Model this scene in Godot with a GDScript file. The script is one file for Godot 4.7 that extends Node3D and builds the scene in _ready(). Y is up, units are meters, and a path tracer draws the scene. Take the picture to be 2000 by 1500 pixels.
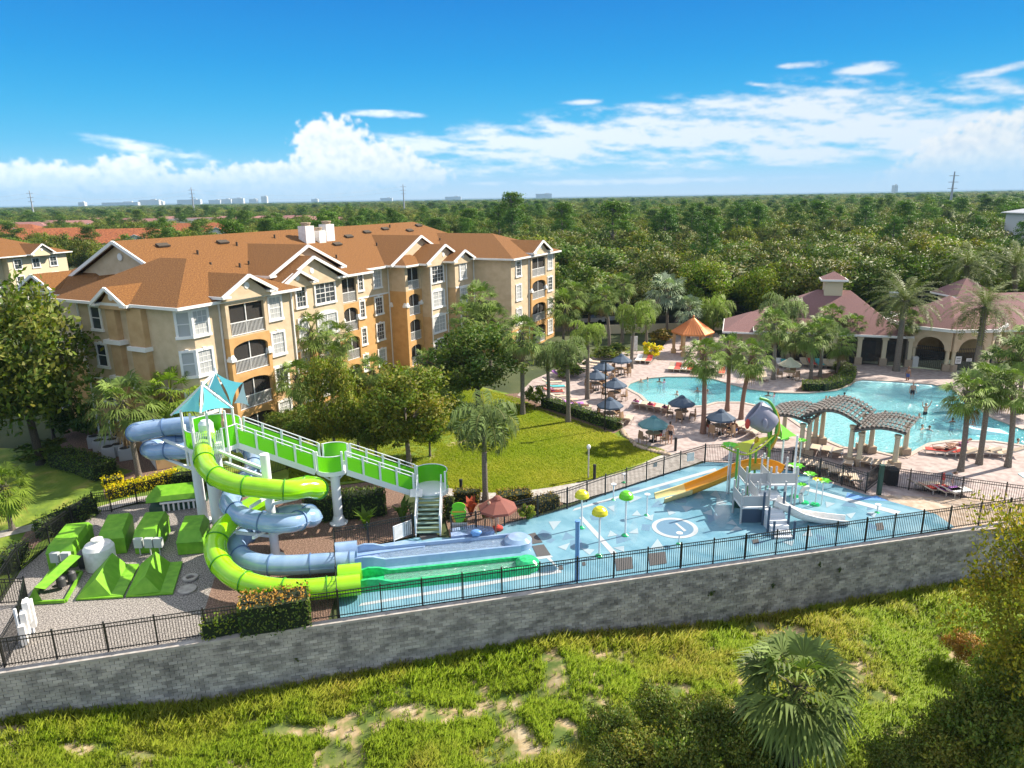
extends Node3D
# A resort seen from a drone: water slides, splash pad, pool, apartment block, forest.

const FOCAL := 1360.0          # focal length in pixels of a 2000 x 1500 picture
const PITCH := 14.95
const ROLL := 0.95
const EYE := 18.0              # metres above the pool deck
var cam_r: Vector3
var cam_u: Vector3
var cam_f: Vector3
var M := {}
var taken := {}
var rng := RandomNumberGenerator.new()

# ---------------------------------------------------------------- pixels of the photograph to places
func ray(px: float, py: float) -> Vector3:
	return cam_r * ((px - 1000.0) / FOCAL) + cam_u * ((750.0 - py) / FOCAL) + cam_f

func P(px: float, py: float, h := 0.0) -> Vector3:
	var d := ray(px, py)
	return Vector3(0, EYE, 0) + d * ((h - EYE) / d.y)

func row_of(p: Vector3) -> float:
	var v := p - Vector3(0, EYE, 0)
	return 750.0 - FOCAL * v.dot(cam_u) / v.dot(cam_f)

func HT(base: Vector3, py: float) -> float:     # height at which the plumb line over base crosses that row
	var lo := -20.0
	var hi := 80.0
	for i in 40:
		var m := (lo + hi) * 0.5
		if row_of(Vector3(base.x, m, base.z)) > py: lo = m
		else: hi = m
	return lo

func PA(a: Array, h := 0.0) -> Array:
	var out := []
	for q in a: out.append(P(q[0], q[1], h))
	return out

# ---------------------------------------------------------------- mesh builder
class MB:
	var v := PackedVector3Array()
	var n := PackedVector3Array()
	var c := PackedColorArray()
	var col := Color(1, 1, 1)

	func tri_n(a: Vector3, b: Vector3, d: Vector3, na: Vector3, nb: Vector3, nd: Vector3) -> void:
		if (d - a).cross(b - a).dot(na + nb + nd) < 0.0:
			v.append(a); v.append(d); v.append(b)
			n.append(na); n.append(nd); n.append(nb)
		else:
			v.append(a); v.append(b); v.append(d)
			n.append(na); n.append(nb); n.append(nd)
		c.append(col); c.append(col); c.append(col)

	func tri(a: Vector3, b: Vector3, d: Vector3) -> void:    # clockwise seen from the front
		var m := (d - a).cross(b - a).normalized()
		tri_n(a, b, d, m, m, m)

	func quad(a: Vector3, b: Vector3, d: Vector3, e: Vector3) -> void:
		var m := (d - a).cross(b - a).normalized()
		if m.length_squared() < 0.5: m = (e - a).cross(d - a).normalized()
		tri_n(a, b, d, m, m, m)
		tri_n(a, d, e, m, m, m)

	func quad_n(a: Vector3, b: Vector3, d: Vector3, e: Vector3, na: Vector3, nb: Vector3, nd: Vector3, ne: Vector3) -> void:
		tri_n(a, b, d, na, nb, nd)
		tri_n(a, d, e, na, nd, ne)

	func hexa(q: Array) -> void:     # bottom 0 1 2 3 (counter-clockwise from above), top 4 5 6 7
		quad(q[4], q[7], q[6], q[5])
		quad(q[0], q[1], q[2], q[3])
		for i in 4:
			var j := (i + 1) % 4
			quad(q[i], q[i + 4], q[j + 4], q[j])

	func box(center: Vector3, size: Vector3, b := Basis()) -> void:
		var h := size * 0.5
		var q := []
		for y in [-h.y, h.y]:
			for k in [[-1, 1], [1, 1], [1, -1], [-1, -1]]:
				q.append(center + b * Vector3(k[0] * h.x, y, k[1] * h.z))
		hexa(q)

	func bar(a: Vector3, b: Vector3, w: float, hgt: float, up := Vector3.UP) -> void:   # box beam from a to b
		var d := b - a
		var l := d.length()
		if l < 1e-5: return
		d /= l
		if absf(d.dot(up)) > 0.99: up = Vector3.RIGHT
		var s := d.cross(up).normalized()
		var u := s.cross(d).normalized()
		box((a + b) * 0.5, Vector3(l, hgt, w), Basis(d, u, s))

	func frame_at(d: Vector3) -> Basis:
		var up := Vector3.UP if absf(d.y) < 0.97 else Vector3.RIGHT
		var s := d.cross(up).normalized()
		return Basis(s, s.cross(d).normalized(), d)

	func tube(path: Array, radii, sides := 8, caps := true, a0 := 0.0, a1 := TAU) -> void:
		var rings := []
		var norms := []
		var closed := absf(a1 - a0 - TAU) < 0.001
		var cnt := sides if closed else sides + 1
		for i in path.size():
			var d: Vector3
			if i == 0: d = path[1] - path[0]
			elif i == path.size() - 1: d = path[i] - path[i - 1]
			else: d = path[i + 1] - path[i - 1]
			var f := frame_at(d.normalized())
			var r: float = radii if radii is float else radii[i]
			var ring := []
			var nr := []
			for k in cnt:
				var a := a0 + (a1 - a0) * k / float(sides)
				var o := f.x * cos(a) + f.y * sin(a)
				ring.append(path[i] + o * r)
				nr.append(o)
			rings.append(ring)
			norms.append(nr)
		for i in path.size() - 1:
			for k in sides:
				var j := (k + 1) % cnt
				quad_n(rings[i][k], rings[i + 1][k], rings[i + 1][j], rings[i][j], norms[i][k], norms[i + 1][k], norms[i + 1][j], norms[i][j])
		if caps and closed:
			for k in sides:
				var j := (k + 1) % sides
				tri(path[0], rings[0][k], rings[0][j])
				var e := path.size() - 1
				tri(path[e], rings[e][j], rings[e][k])

	func lathe(center: Vector3, profile: Array, sides := 16, smooth := true, a0 := 0.0, a1 := TAU, b := Basis()) -> void:   # profile of Vector2(radius, height)
		for i in profile.size() - 1:
			var p: Vector2 = profile[i]
			var q: Vector2 = profile[i + 1]
			var t := q - p
			var nn := Vector2(t.y, -t.x).normalized()
			for k in sides:
				var a := a0 + (a1 - a0) * k / float(sides)
				var e := a0 + (a1 - a0) * (k + 1) / float(sides)
				var da := Vector3(cos(a), 0, sin(a))
				var de := Vector3(cos(e), 0, sin(e))
				var w := [b * (da * p.x + Vector3.UP * p.y) + center, b * (da * q.x + Vector3.UP * q.y) + center, b * (de * q.x + Vector3.UP * q.y) + center, b * (de * p.x + Vector3.UP * p.y) + center]
				if smooth:
					var na := b * (da * nn.x + Vector3.UP * nn.y)
					var ne := b * (de * nn.x + Vector3.UP * nn.y)
					quad_n(w[0], w[1], w[2], w[3], na, na, ne, ne)
				else:
					quad(w[0], w[1], w[2], w[3])

	func sheet(poly: Array, y := INF) -> void:    # flat polygon (x, z), triangulated
		var p2 := PackedVector2Array()
		for p in poly: p2.append(Vector2(p.x, p.z))
		if Geometry2D.is_polygon_clockwise(p2): p2.reverse()
		var yy: float = poly[0].y if y == INF else y
		var idx := Geometry2D.triangulate_polygon(p2)
		for i in range(0, idx.size(), 3):
			var a := Vector3(p2[idx[i]].x, yy, p2[idx[i]].y)
			var b := Vector3(p2[idx[i + 1]].x, yy, p2[idx[i + 1]].y)
			var d := Vector3(p2[idx[i + 2]].x, yy, p2[idx[i + 2]].y)
			if (d - a).cross(b - a).y < 0: tri(a, d, b)
			else: tri(a, b, d)

	func slab(poly: Array, y0: float, y1: float) -> void:    # upright prism over a polygon
		sheet(poly, y1)
		var p2 := PackedVector2Array()
		for p in poly: p2.append(Vector2(p.x, p.z))
		var cw := Geometry2D.is_polygon_clockwise(p2)
		for i in poly.size():
			var a: Vector3 = poly[i]
			var b: Vector3 = poly[(i + 1) % poly.size()]
			if not cw:
				var t := a
				a = b
				b = t
			quad(Vector3(a.x, y0, a.z), Vector3(a.x, y1, a.z), Vector3(b.x, y1, b.z), Vector3(b.x, y0, b.z))

	func face(poly: Array, o: Vector3, ex: Vector3, ey: Vector3, thick: float) -> void:   # 2D outline in the plane o + x ex + y ey, with thickness along ex cross ey
		var nz := ex.cross(ey).normalized()
		var p2 := PackedVector2Array(poly)
		if Geometry2D.is_polygon_clockwise(p2): p2.reverse()
		var idx := Geometry2D.triangulate_polygon(p2)
		var at := func(q: Vector2, z: float) -> Vector3: return o + ex * q.x + ey * q.y + nz * z
		for i in range(0, idx.size(), 3):
			var t := [p2[idx[i]], p2[idx[i + 1]], p2[idx[i + 2]]]
			for side in [0.0, thick]:
				var m := nz if side > 0.0 else -nz
				var q := [at.call(t[0], side), at.call(t[1], side), at.call(t[2], side)]
				if (q[2] - q[0]).cross(q[1] - q[0]).dot(m) < 0: tri_n(q[0], q[2], q[1], m, m, m)
				else: tri_n(q[0], q[1], q[2], m, m, m)
		for i in p2.size():
			var a := p2[i]
			var b := p2[(i + 1) % p2.size()]
			quad(at.call(a, 0.0), at.call(a, thick), at.call(b, thick), at.call(b, 0.0))

	func ball(center: Vector3, r: Vector3, seg := 10, rings := 6, from := 0.0) -> void:
		for i in rings:
			var p := lerpf(PI * 0.5, -PI * 0.5 * (1.0 - from), i / float(rings))
			var q := lerpf(PI * 0.5, -PI * 0.5 * (1.0 - from), (i + 1) / float(rings))
			for k in seg:
				var a := TAU * k / seg
				var b := TAU * (k + 1) / seg
				var w := []
				for e in [[a, p], [b, p], [b, q], [a, q]]:
					w.append(Vector3(cos(e[1]) * cos(e[0]), sin(e[1]), cos(e[1]) * sin(e[0])))
				var nn := []
				for x in w: nn.append((x / r).normalized())
				quad_n(center + w[0] * r, center + w[1] * r, center + w[2] * r, center + w[3] * r, nn[0], nn[1], nn[2], nn[3])

	func mesh() -> ArrayMesh:
		var m := ArrayMesh.new()
		if v.is_empty(): return m
		var a := []
		a.resize(Mesh.ARRAY_MAX)
		a[Mesh.ARRAY_VERTEX] = v
		a[Mesh.ARRAY_NORMAL] = n
		a[Mesh.ARRAY_COLOR] = c
		m.add_surface_from_arrays(Mesh.PRIMITIVE_TRIANGLES, a)
		return m

# ---------------------------------------------------------------- nodes
func numbered(called: String) -> String:
	if not taken.has(called):
		taken[called] = 0
		return called
	taken[called] += 1
	return "%s_%03d" % [called, taken[called]]

func put(mb, called: String, mat, parent: Node = null) -> MeshInstance3D:
	var o := MeshInstance3D.new()
	o.mesh = mb.mesh() if mb is MB else mb
	if mat is String: mat = M[mat]
	o.material_override = mat
	if parent == null:
		o.name = numbered(called)
		add_child(o)
	else:
		o.name = called
		parent.add_child(o, true)
	return o

func tag(o: Node, label: String, category: String, group := "") -> Node:
	o.set_meta("label", label)
	o.set_meta("category", category)
	if group: o.set_meta("group", group)
	return o

func thing(called: String, at: Vector3, label: String, category: String, group := "") -> Node3D:
	var o := Node3D.new()
	o.name = numbered(called)
	add_child(o)
	o.position = at
	tag(o, label, category, group)
	return o

func ground_piece(mb, called: String, mat) -> MeshInstance3D:
	var o := put(mb, called, mat)
	o.set_meta("kind", "structure")
	return o

func stuff(o: Node) -> Node:
	o.set_meta("kind", "stuff")
	return o

func again(o: Node3D, at: Vector3, turn := 0.0, label := "", group := "") -> Node3D:
	var stem: String = o.get_meta("stem") if o.has_meta("stem") else String(o.name)
	var r: Node3D = o.duplicate()
	r.name = numbered(stem)
	add_child(r)
	r.position = at
	r.rotation.y = turn
	if label: r.set_meta("label", label)
	if group: r.set_meta("group", group)
	return r

func rel(a: Array, o: Vector3) -> Array:
	var out := []
	for p in a: out.append(p - o)
	return out

func spline(pts: Array, per := 6) -> Array:
	var out := []
	for i in pts.size() - 1:
		var a: Vector3 = pts[maxi(i - 1, 0)]
		var b: Vector3 = pts[i]
		var c: Vector3 = pts[i + 1]
		var d: Vector3 = pts[mini(i + 2, pts.size() - 1)]
		for k in per: out.append(b.cubic_interpolate(c, a, d, k / float(per)))
	out.append(pts[-1])
	return out

# ---------------------------------------------------------------- materials (colours are linear reflectances)
func lin(r: float, g: float, b: float) -> Color:
	return Color(r, g, b).linear_to_srgb()

func plain(r: float, g: float, b: float, rough := 0.8, metal := 0.0, spec := 0.5) -> StandardMaterial3D:
	var m := StandardMaterial3D.new()
	m.albedo_color = lin(r, g, b)
	m.roughness = rough
	m.metallic = metal
	m.metallic_specular = spec
	return m

func noise_tex(freq: float, seed_: int, stops: Array, size := 512, octaves := 4, kind := FastNoiseLite.TYPE_SIMPLEX_SMOOTH, bump := 0.0) -> NoiseTexture2D:
	var t := NoiseTexture2D.new()
	var f := FastNoiseLite.new()
	f.seed = seed_
	f.frequency = freq
	f.noise_type = kind
	f.fractal_octaves = octaves
	t.noise = f
	t.width = size
	t.height = size
	t.seamless = true
	if bump > 0.0:
		t.as_normal_map = true
		t.bump_strength = bump
	elif stops:
		var g := Gradient.new()
		g.offsets = PackedFloat32Array()
		g.colors = PackedColorArray()
		var off := PackedFloat32Array()
		var cols := PackedColorArray()
		for s in stops:
			off.append(s[0])
			cols.append(lin(s[1], s[2], s[3]))
		g.offsets = off
		g.colors = cols
		t.color_ramp = g
	return t

func mottled(stops: Array, freq: float, metres: float, rough := 0.9, seed_ := 1, bump := 0.0, octaves := 5, stretch := Vector3.ONE, kind := FastNoiseLite.TYPE_SIMPLEX_SMOOTH) -> StandardMaterial3D:
	var m := StandardMaterial3D.new()
	m.albedo_texture = noise_tex(freq, seed_, stops, 512, octaves, kind)
	m.uv1_triplanar = true
	m.uv1_world_triplanar = true
	m.uv1_scale = Vector3.ONE / metres * stretch
	m.roughness = rough
	if bump > 0.0:
		m.normal_enabled = true
		m.normal_texture = noise_tex(freq * 2.0, seed_ + 7, [], 512, octaves, kind, bump)
	return m

func leafy(r: float, g: float, b: float, thin := 0.7) -> StandardMaterial3D:
	var m := plain(r, g, b, 0.55, 0.0, 0.35)
	m.vertex_color_use_as_albedo = true
	m.backlight_enabled = true
	m.backlight = lin(0.75 * thin, 0.95 * thin, 0.3 * thin)
	m.cull_mode = BaseMaterial3D.CULL_DISABLED
	return m

# ---------------------------------------------------------------- camera, sky, sun
func build_view() -> void:
	var p := deg_to_rad(PITCH)
	var r := deg_to_rad(ROLL)
	cam_f = Vector3(0, -sin(p), -cos(p))
	var right := Vector3.RIGHT
	var up := right.cross(cam_f)
	cam_r = right * cos(r) - up * sin(r)
	cam_u = right * sin(r) + up * cos(r)
	var cam := Camera3D.new()
	cam.name = "camera"
	cam.transform = Transform3D(Basis(cam_r, cam_u, -cam_f), Vector3(0, EYE, 0))
	cam.fov = rad_to_deg(2.0 * atan(750.0 / FOCAL))
	cam.near = 0.2
	cam.far = 20000.0
	add_child(cam)
	cam.current = true
	var sun := DirectionalLight3D.new()
	sun.name = "sun"
	sun.light_energy = 1.6
	sun.light_color = Color(1.0, 0.955, 0.89)
	sun.light_angular_distance = 0.5
	sun.shadow_enabled = true
	sun.basis = Basis.looking_at(-sun_way(), Vector3.UP)
	add_child(sun)
	var e := Environment.new()
	e.background_mode = Environment.BG_SKY
	var s := Sky.new()
	var pm := PanoramaSkyMaterial.new()
	pm.panorama = ImageTexture.create_from_image(sky_picture())
	s.sky_material = pm
	e.sky = s
	e.background_energy_multiplier = 0.58
	e.tonemap_mode = Environment.TONE_MAPPER_LINEAR
	e.tonemap_exposure = EXPOSURE
	e.sdfgi_enabled = true
	e.ssao_enabled = true
	e.ssil_enabled = true
	e.volumetric_fog_enabled = true
	e.volumetric_fog_density = 0.0
	e.fog_enabled = true
	e.fog_density = 0.00009
	e.fog_light_color = Color(0.62, 0.80, 0.94)
	var w := WorldEnvironment.new()
	w.name = "world"
	w.environment = e
	add_child(w)

const SUN_HEIGHT := 39.0
const SUN_SIDE := 66.0
const EXPOSURE := 1.95

func air(el: float) -> Color:        # colour of the clear sky at a height in degrees
	var k := [[0.0, Color(0.83, 0.88, 0.92)], [1.2, Color(0.73, 0.86, 0.94)], [2.6, Color(0.50, 0.80, 0.93)], [4.2, Color(0.33, 0.74, 0.92)], [6.5, Color(0.19, 0.68, 0.90)], [10.0, Color(0.03, 0.59, 0.87)], [14.0, Color(0.0, 0.51, 0.83)], [35.0, Color(0.02, 0.44, 0.76)], [90.0, Color(0.05, 0.38, 0.70)]]
	for i in k.size() - 1:
		if el <= k[i + 1][0]:
			return k[i][1].lerp(k[i + 1][1], clampf((el - k[i][0]) / (k[i + 1][0] - k[i][0]), 0, 1))
	return k[-1][1]

func sun_way() -> Vector3:
	var el := deg_to_rad(SUN_HEIGHT)
	var az := deg_to_rad(SUN_SIDE)            # to the right of straight ahead
	return Vector3(sin(az) * cos(el), sin(el), -cos(az) * cos(el))

func cloud_light(cosine: float) -> float:      # clouds across from the sun painted brighter, for fill from behind the view
	return 0.88 + 1.0 * pow(clampf(0.5 - 0.5 * cosine, 0.0, 1.0), 1.5)

func sky_picture() -> Image:
	var W := 4096
	var H := 2048
	var im := Image.create(W, H, false, Image.FORMAT_RGBF)
	im.fill(Color(0.15, 0.17, 0.12))
	for y in H / 2:
		im.fill_rect(Rect2i(0, y, W, 1), air(90.0 - (y + 0.5) * 180.0 / H).srgb_to_linear())
	var big := FastNoiseLite.new()
	big.seed = 11
	big.frequency = 0.09
	big.fractal_octaves = 5
	var puff := FastNoiseLite.new()
	puff.seed = 5
	puff.noise_type = FastNoiseLite.TYPE_SIMPLEX_SMOOTH
	puff.frequency = 0.42
	puff.fractal_octaves = 5
	puff.fractal_gain = 0.55
	var streak := FastNoiseLite.new()
	streak.seed = 23
	streak.frequency = 0.16
	streak.fractal_octaves = 6
	streak.fractal_gain = 0.62
	# clouds seen in the photograph: pixel of the centre, half width, half height, tilt, kind (0 heaped, 1 streaky)
	var to_sun := sun_way()
	var seen := []
	for q in [[650, 285, 72, 50, 0.0, 0], [700, 325, 130, 46, 0.0, 0], [790, 345, 90, 26, 0.0, 0], [560, 352, 200, 34, 0.0, 0], [255, 334, 66, 26, 0.0, 0], [60, 350, 130, 28, 0.0, 0], [330, 358, 240, 18, 0.0, 0], [1900, 300, 95, 52, -0.25, 0], [1820, 335, 110, 30, -0.3, 0], [1985, 310, 60, 56, 0.0, 0],
			[310, 294, 118, 15, 0.17, 1], [755, 224, 75, 8, 0.03, 1], [990, 285, 260, 30, -0.02, 1], [1180, 272, 330, 44, -0.06, 1], [1400, 252, 270, 52, -0.10, 1], [1560, 215, 160, 34, 0.02, 1], [1640, 255, 270, 40, -0.02, 1], [1870, 190, 130, 30, 0.08, 1], [1500, 298, 240, 18, 0.02, 1], [1690, 133, 56, 11, -0.03, 1], [1580, 126, 52, 6, 0.02, 1], [1140, 199, 50, 5, 0.0, 1], [1790, 265, 170, 30, -0.1, 1], [1250, 354, 260, 5, 0.0, 1], [1950, 137, 60, 7, -0.1, 1], [1480, 165, 30, 5, 0.2, 1]]:
		var d := ray(q[0], q[1]).normalized()
		seen.append([rad_to_deg(atan2(d.x, -d.z)), rad_to_deg(asin(d.y)), q[2] / 23.0, q[3] / 23.0, q[4], q[5]])
	var y1 := int((90.0 - 17.0) / 180.0 * H)
	for y in range(y1, H / 2):
		var el := 90.0 - (y + 0.5) * 180.0 / H
		var blue := air(el).srgb_to_linear()
		var ce := cos(deg_to_rad(el))
		for x in W:
			var az := (x + 0.5) * 360.0 / W
			if az > 180.0: az -= 360.0
			var heap := 0.0
			var thin := 0.0
			if absf(az) < 47.0:
				for q in seen:
					var dx: float = az - q[0]
					var dy: float = el - q[1]
					if absf(dx) > q[2] * 1.9 or absf(dy) > q[3] * 2.6 + absf(dx * q[4]): continue
					dy += dx * q[4]
					var e: float = 1.0 - sqrt((dx / q[2]) ** 2 + (dy / q[3]) ** 2)
					if q[5] == 0: heap = maxf(heap, e + 0.12)
					else: thin = maxf(thin, e + (0.45 if q[2] > 6.0 else 0.12))
			else:        # the same kinds of cloud all round
				heap = clampf((3.2 - el) * 0.12 + big.get_noise_2d(az * 0.55, el * 1.6) * 1.1 - 0.05, -1, 1)
				thin = clampf(0.5 + big.get_noise_2d(az * 0.4 + 500.0, el * 2.0) * 1.3 - absf(el - 7.0) * 0.05, -1, 1)
			if heap <= 0.0 and thin <= 0.0: continue
			var c := blue
			var front := cloud_light(Vector3(sin(deg_to_rad(az)) * ce, sin(deg_to_rad(el)), -cos(deg_to_rad(az)) * ce).dot(to_sun))
			if thin > 0.0:
				var s := streak.get_noise_2d(az * 0.9 + el * 1.6, el * 3.6)
				var t := streak.get_noise_2d(az * 2.6 + 90.0, el * 13.0)
				var a := clampf(thin * 0.95 + s * 1.25 + t * 0.5 - 0.12, 0.0, 1.0) * smoothstep(0.0, 0.35, thin)
				c = c.lerp(Color(0.93, 0.955, 0.98).srgb_to_linear() * front, clampf(pow(a, 1.25) * 1.05, 0.0, 0.95))
			if heap > 0.0:
				var s2 := puff.get_noise_2d(az * 2.0, el * 2.3)
				var s3 := puff.get_noise_2d(az * 5.0, el * 5.5 + 40.0)
				var a2 := smoothstep(0.04, 0.46, heap * 1.2 + s2 * 0.55 + s3 * 0.12)
				var body := clampf(0.62 + s2 * 1.1 + s3 * 0.5 + (el - 2.0) * 0.05, 0.0, 1.0)
				var cc := (Color(0.86, 0.895, 0.935).lerp(Color(0.99, 0.98, 0.96), body)).srgb_to_linear() * front
				c = c.lerp(cc, a2 * smoothstep(-0.4, 2.8, el) * 0.9)
			im.set_pixel(x, y, c)
	# unseen bright cloud cover added overhead for more fill light
	var far := FastNoiseLite.new()
	far.seed = 41
	far.frequency = 1.5
	far.fractal_octaves = 5
	for y in range(0, y1, 4):
		var el2 := deg_to_rad(90.0 - (y + 2.0) * 180.0 / H)
		var base := air(rad_to_deg(el2)).srgb_to_linear()
		var keep := smoothstep(17.0, 24.0, rad_to_deg(el2))
		for x in range(0, W, 8):
			var a3 := (x + 4.0) * TAU / W
			var d3 := Vector3(sin(a3) * cos(el2), sin(el2), -cos(a3) * cos(el2))
			var s3 := far.get_noise_3d(d3.x * 0.9, d3.y * 2.2, d3.z * 1.6)
			im.fill_rect(Rect2i(x, y, 8, 4), base.lerp(Color(0.96, 0.95, 0.94) * cloud_light(d3.dot(to_sun)), smoothstep(-0.4, 0.16, s3) * 0.95 * keep))
	return im

# ---------------------------------------------------------------- ground
var wall_pts := []
var wall_top := []      # the line of the retaining wall, deck level
const WALL_BASE := [[-60.0, -2.2], [-20.0, -2.3], [-13.0, -3.05], [-8.0, -2.95], [2.0, -2.55], [7.4, -3.2], [15.0, -3.4], [24.0, -3.3], [60.0, -3.3]]

func wall_foot(x: float) -> float:
	for i in WALL_BASE.size() - 1:
		if x <= WALL_BASE[i + 1][0]:
			return lerpf(WALL_BASE[i][1], WALL_BASE[i + 1][1], clampf((x - WALL_BASE[i][0]) / (WALL_BASE[i + 1][0] - WALL_BASE[i][0]), 0, 1))
	return -3.3

func wall_z(x: float) -> float:
	for i in wall_top.size() - 1:
		if x <= wall_top[i + 1].x:
			return lerpf(wall_top[i].z, wall_top[i + 1].z, clampf((x - wall_top[i].x) / (wall_top[i + 1].x - wall_top[i].x), 0, 1))
	return wall_top[-1].z

var bumps := FastNoiseLite.new()
func field_h(x: float, z: float) -> float:
	var out_ := z - wall_z(x)
	return wall_foot(x) - 0.035 * maxf(out_, 0.0) + bumps.get_noise_2d(x, z) * 0.55 * clampf(out_ * 0.5, 0, 1)

const DECK_BACK := [[1010, 772], [1040, 742], [1085, 722], [1150, 700], [1200, 688], [1290, 684], [1310, 655], [1400, 650], [1440, 690], [1520, 702], [1660, 704], [1750, 716], [1870, 726], [1990, 738], [2250, 760]]
const DECK_FRONT := [[1010, 772], [1060, 790], [1120, 805], [1175, 828], [1218, 838], [1236, 862], [1270, 876], [1308, 884], [1340, 886], [1376, 902], [1440, 903], [1546, 918], [1690, 968], [1760, 985], [1830, 1006], [1868, 1032], [2260, 985]]
const POOL_BACK := [[1222, 757], [1228, 749], [1242, 744], [1266, 738], [1300, 735], [1350, 735], [1390, 738], [1426, 749], [1460, 759], [1520, 766], [1580, 767], [1630, 762], [1658, 752], [1668, 744], [1682, 741], [1740, 744], [1820, 750], [1860, 758], [1910, 794], [1940, 816], [2000, 838], [2250, 858]]
const POOL_FRONT := [[1222, 757], [1236, 765], [1250, 772], [1262, 784], [1300, 792], [1330, 795], [1375, 793], [1400, 786], [1448, 786], [1500, 797], [1540, 816], [1575, 840], [1608, 858], [1646, 874], [1698, 879], [1740, 889], [1768, 894], [1780, 887], [1816, 867], [1860, 861], [1940, 862], [2000, 871], [2250, 890]]

func build_ground() -> void:
	wall_top.append(Vector3(-20.7, 0, -23.98))
	for q in [[396, 1254], [1200, 1136], [1860, 1040]]: wall_top.append(P(q[0], q[1]))
	var a: Vector3 = wall_top[0]
	wall_top.push_front(a + (a - wall_top[1]).normalized() * 40.0)
	var b: Vector3 = wall_top[-1]
	wall_top.append(b + (b - wall_top[-2]).normalized() * 40.0)
	wall_pts = wall_top.duplicate()
	bumps.seed = 3
	bumps.frequency = 0.11
	bumps.fractal_octaves = 3
	# land behind the wall, left open where the pool lies
	var g := MB.new()
	g.sheet([Vector3(-9000, -0.1, -9000), Vector3(9000, -0.1, -9000), Vector3(9000, -0.1, -75), Vector3(-9000, -0.1, -75)])
	var left := [Vector3(10, -0.1, -75), Vector3(-9000, -0.1, -75), Vector3(-9000, -0.1, wall_top[0].z)]
	for p in wall_top:
		if p.x < 10: left.append(Vector3(p.x, -0.1, p.z))
	left.append(Vector3(10, -0.1, wall_z(10)))
	g.sheet(left)
	var rightp := [Vector3(10, -0.1, -47), Vector3(10, -0.1, wall_z(10))]
	for p in wall_top:
		if p.x > 10: rightp.append(Vector3(p.x, -0.1, p.z))
	rightp.append(Vector3(9000, -0.1, wall_top[-1].z))
	rightp.append(Vector3(9000, -0.1, -47))
	g.sheet(rightp)
	g.sheet([Vector3(74, -0.1, -75), Vector3(9000, -0.1, -75), Vector3(9000, -0.1, -47), Vector3(74, -0.1, -47)])
	ground_piece(g, "ground", "earth")
	# rough field below the wall
	var f := MB.new()
	var nx := 150
	var nz := 44
	var grid := []
	for i in nx + 1:
		var x := lerpf(-75.0, 75.0, i / float(nx))
		var z0 := wall_z(x) - 0.3
		var line := []
		for k in nz + 1:
			var z := z0 + pow(k / float(nz), 1.6) * 70.0
			line.append(Vector3(x, field_h(x, z), z))
		grid.append(line)
	for i in nx:
		for k in nz:
			f.quad(grid[i][k], grid[i + 1][k], grid[i + 1][k + 1], grid[i][k + 1])
	ground_piece(f, "field", "field")
	# lawns
	var l := MB.new()
	l.sheet(PA([[40, 985], [100, 880], [330, 900], [560, 860], [700, 745], [850, 735], [1010, 772], [1060, 790], [1120, 805], [1175, 828], [1218, 838], [1236, 862], [1270, 876], [1305, 880], [1280, 895], [1230, 920], [1160, 938], [1080, 953], [1000, 964], [930, 964], [860, 952], [800, 930], [560, 960], [420, 968], [250, 975], [180, 993], [70, 1022]], -0.05))
	ground_piece(l, "lawn", "lawn")
	var l2 := MB.new()
	l2.sheet(PA([[-700, 960], [-300, 860], [100, 880], [40, 985], [70, 1022], [0, 1038], [-160, 1075], [-700, 1200]], -0.046))
	l2.sheet(PA([[-160, 1092], [0, 1050], [75, 1034], [120, 1040], [40, 1115], [0, 1165], [-200, 1310]], -0.042))
	ground_piece(l2, "lawn", "lawn")
	var bs := MB.new()
	var soil := spline(PA([[835, 900], [870, 868], [930, 858], [975, 868], [960, 888], [905, 905], [880, 925], [845, 920], [835, 900]], -0.044), 4)
	bs.sheet(soil.slice(0, soil.size() - 1))
	ground_piece(bs, "bare_soil", "soil")
	# planting beds with bark mulch
	for bed in [[[420, 968], [560, 960], [780, 935], [800, 1000], [812, 1046], [700, 1070], [655, 1078], [660, 1150], [640, 1215], [400, 1252], [392, 1205], [420, 1110], [410, 1040], [380, 990]],
			[[860, 955], [930, 967], [1000, 968], [1080, 957], [1100, 985], [985, 1026], [880, 1052], [866, 1000]], [[1010, 768], [1050, 776], [1120, 800], [1180, 824], [1222, 834], [1200, 846], [1160, 843], [1110, 826], [1060, 806], [1010, 790], [985, 770]],
			[[130, 838], [250, 845], [340, 905], [330, 940], [205, 975], [200, 945], [260, 920], [180, 900], [110, 890]], [[1550, 768], [1580, 737], [1640, 722], [1668, 738], [1660, 751], [1630, 761], [1590, 766]], [[60, 1025], [180, 996], [190, 1004], [75, 1060], [30, 1110], [10, 1100]],
			[[1880, 770], [2050, 760], [2250, 800], [2250, 850], [2000, 832], [1945, 812], [1915, 790]]]:
		var m := MB.new()
		m.sheet(PA(bed, -0.034 if bed[0][0] != 1550 else 0.012))
		ground_piece(m, "planting_bed", "mulch")
	# paths
	for path in [[[-400, 1135], [0, 1037], [70, 1022], [180, 993], [250, 973], [330, 962], [334, 970], [250, 985], [185, 1005], [75, 1033], [0, 1050], [-400, 1150]],
			[[862, 951], [930, 962], [1000, 962], [1080, 951], [1160, 936], [1230, 918], [1280, 893], [1308, 884], [1340, 888], [1372, 900], [1340, 912], [1262, 938], [1182, 962], [1108, 983], [1080, 977], [1000, 977], [930, 978], [866, 966]],
			[[680, 860], [735, 815], [748, 818], [700, 872]]]:
		var m2 := MB.new()
		m2.sheet(PA(path, -0.026))
		ground_piece(m2, "path", "concrete")
	# gravel yard of the pump boxes
	var y := MB.new()
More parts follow.
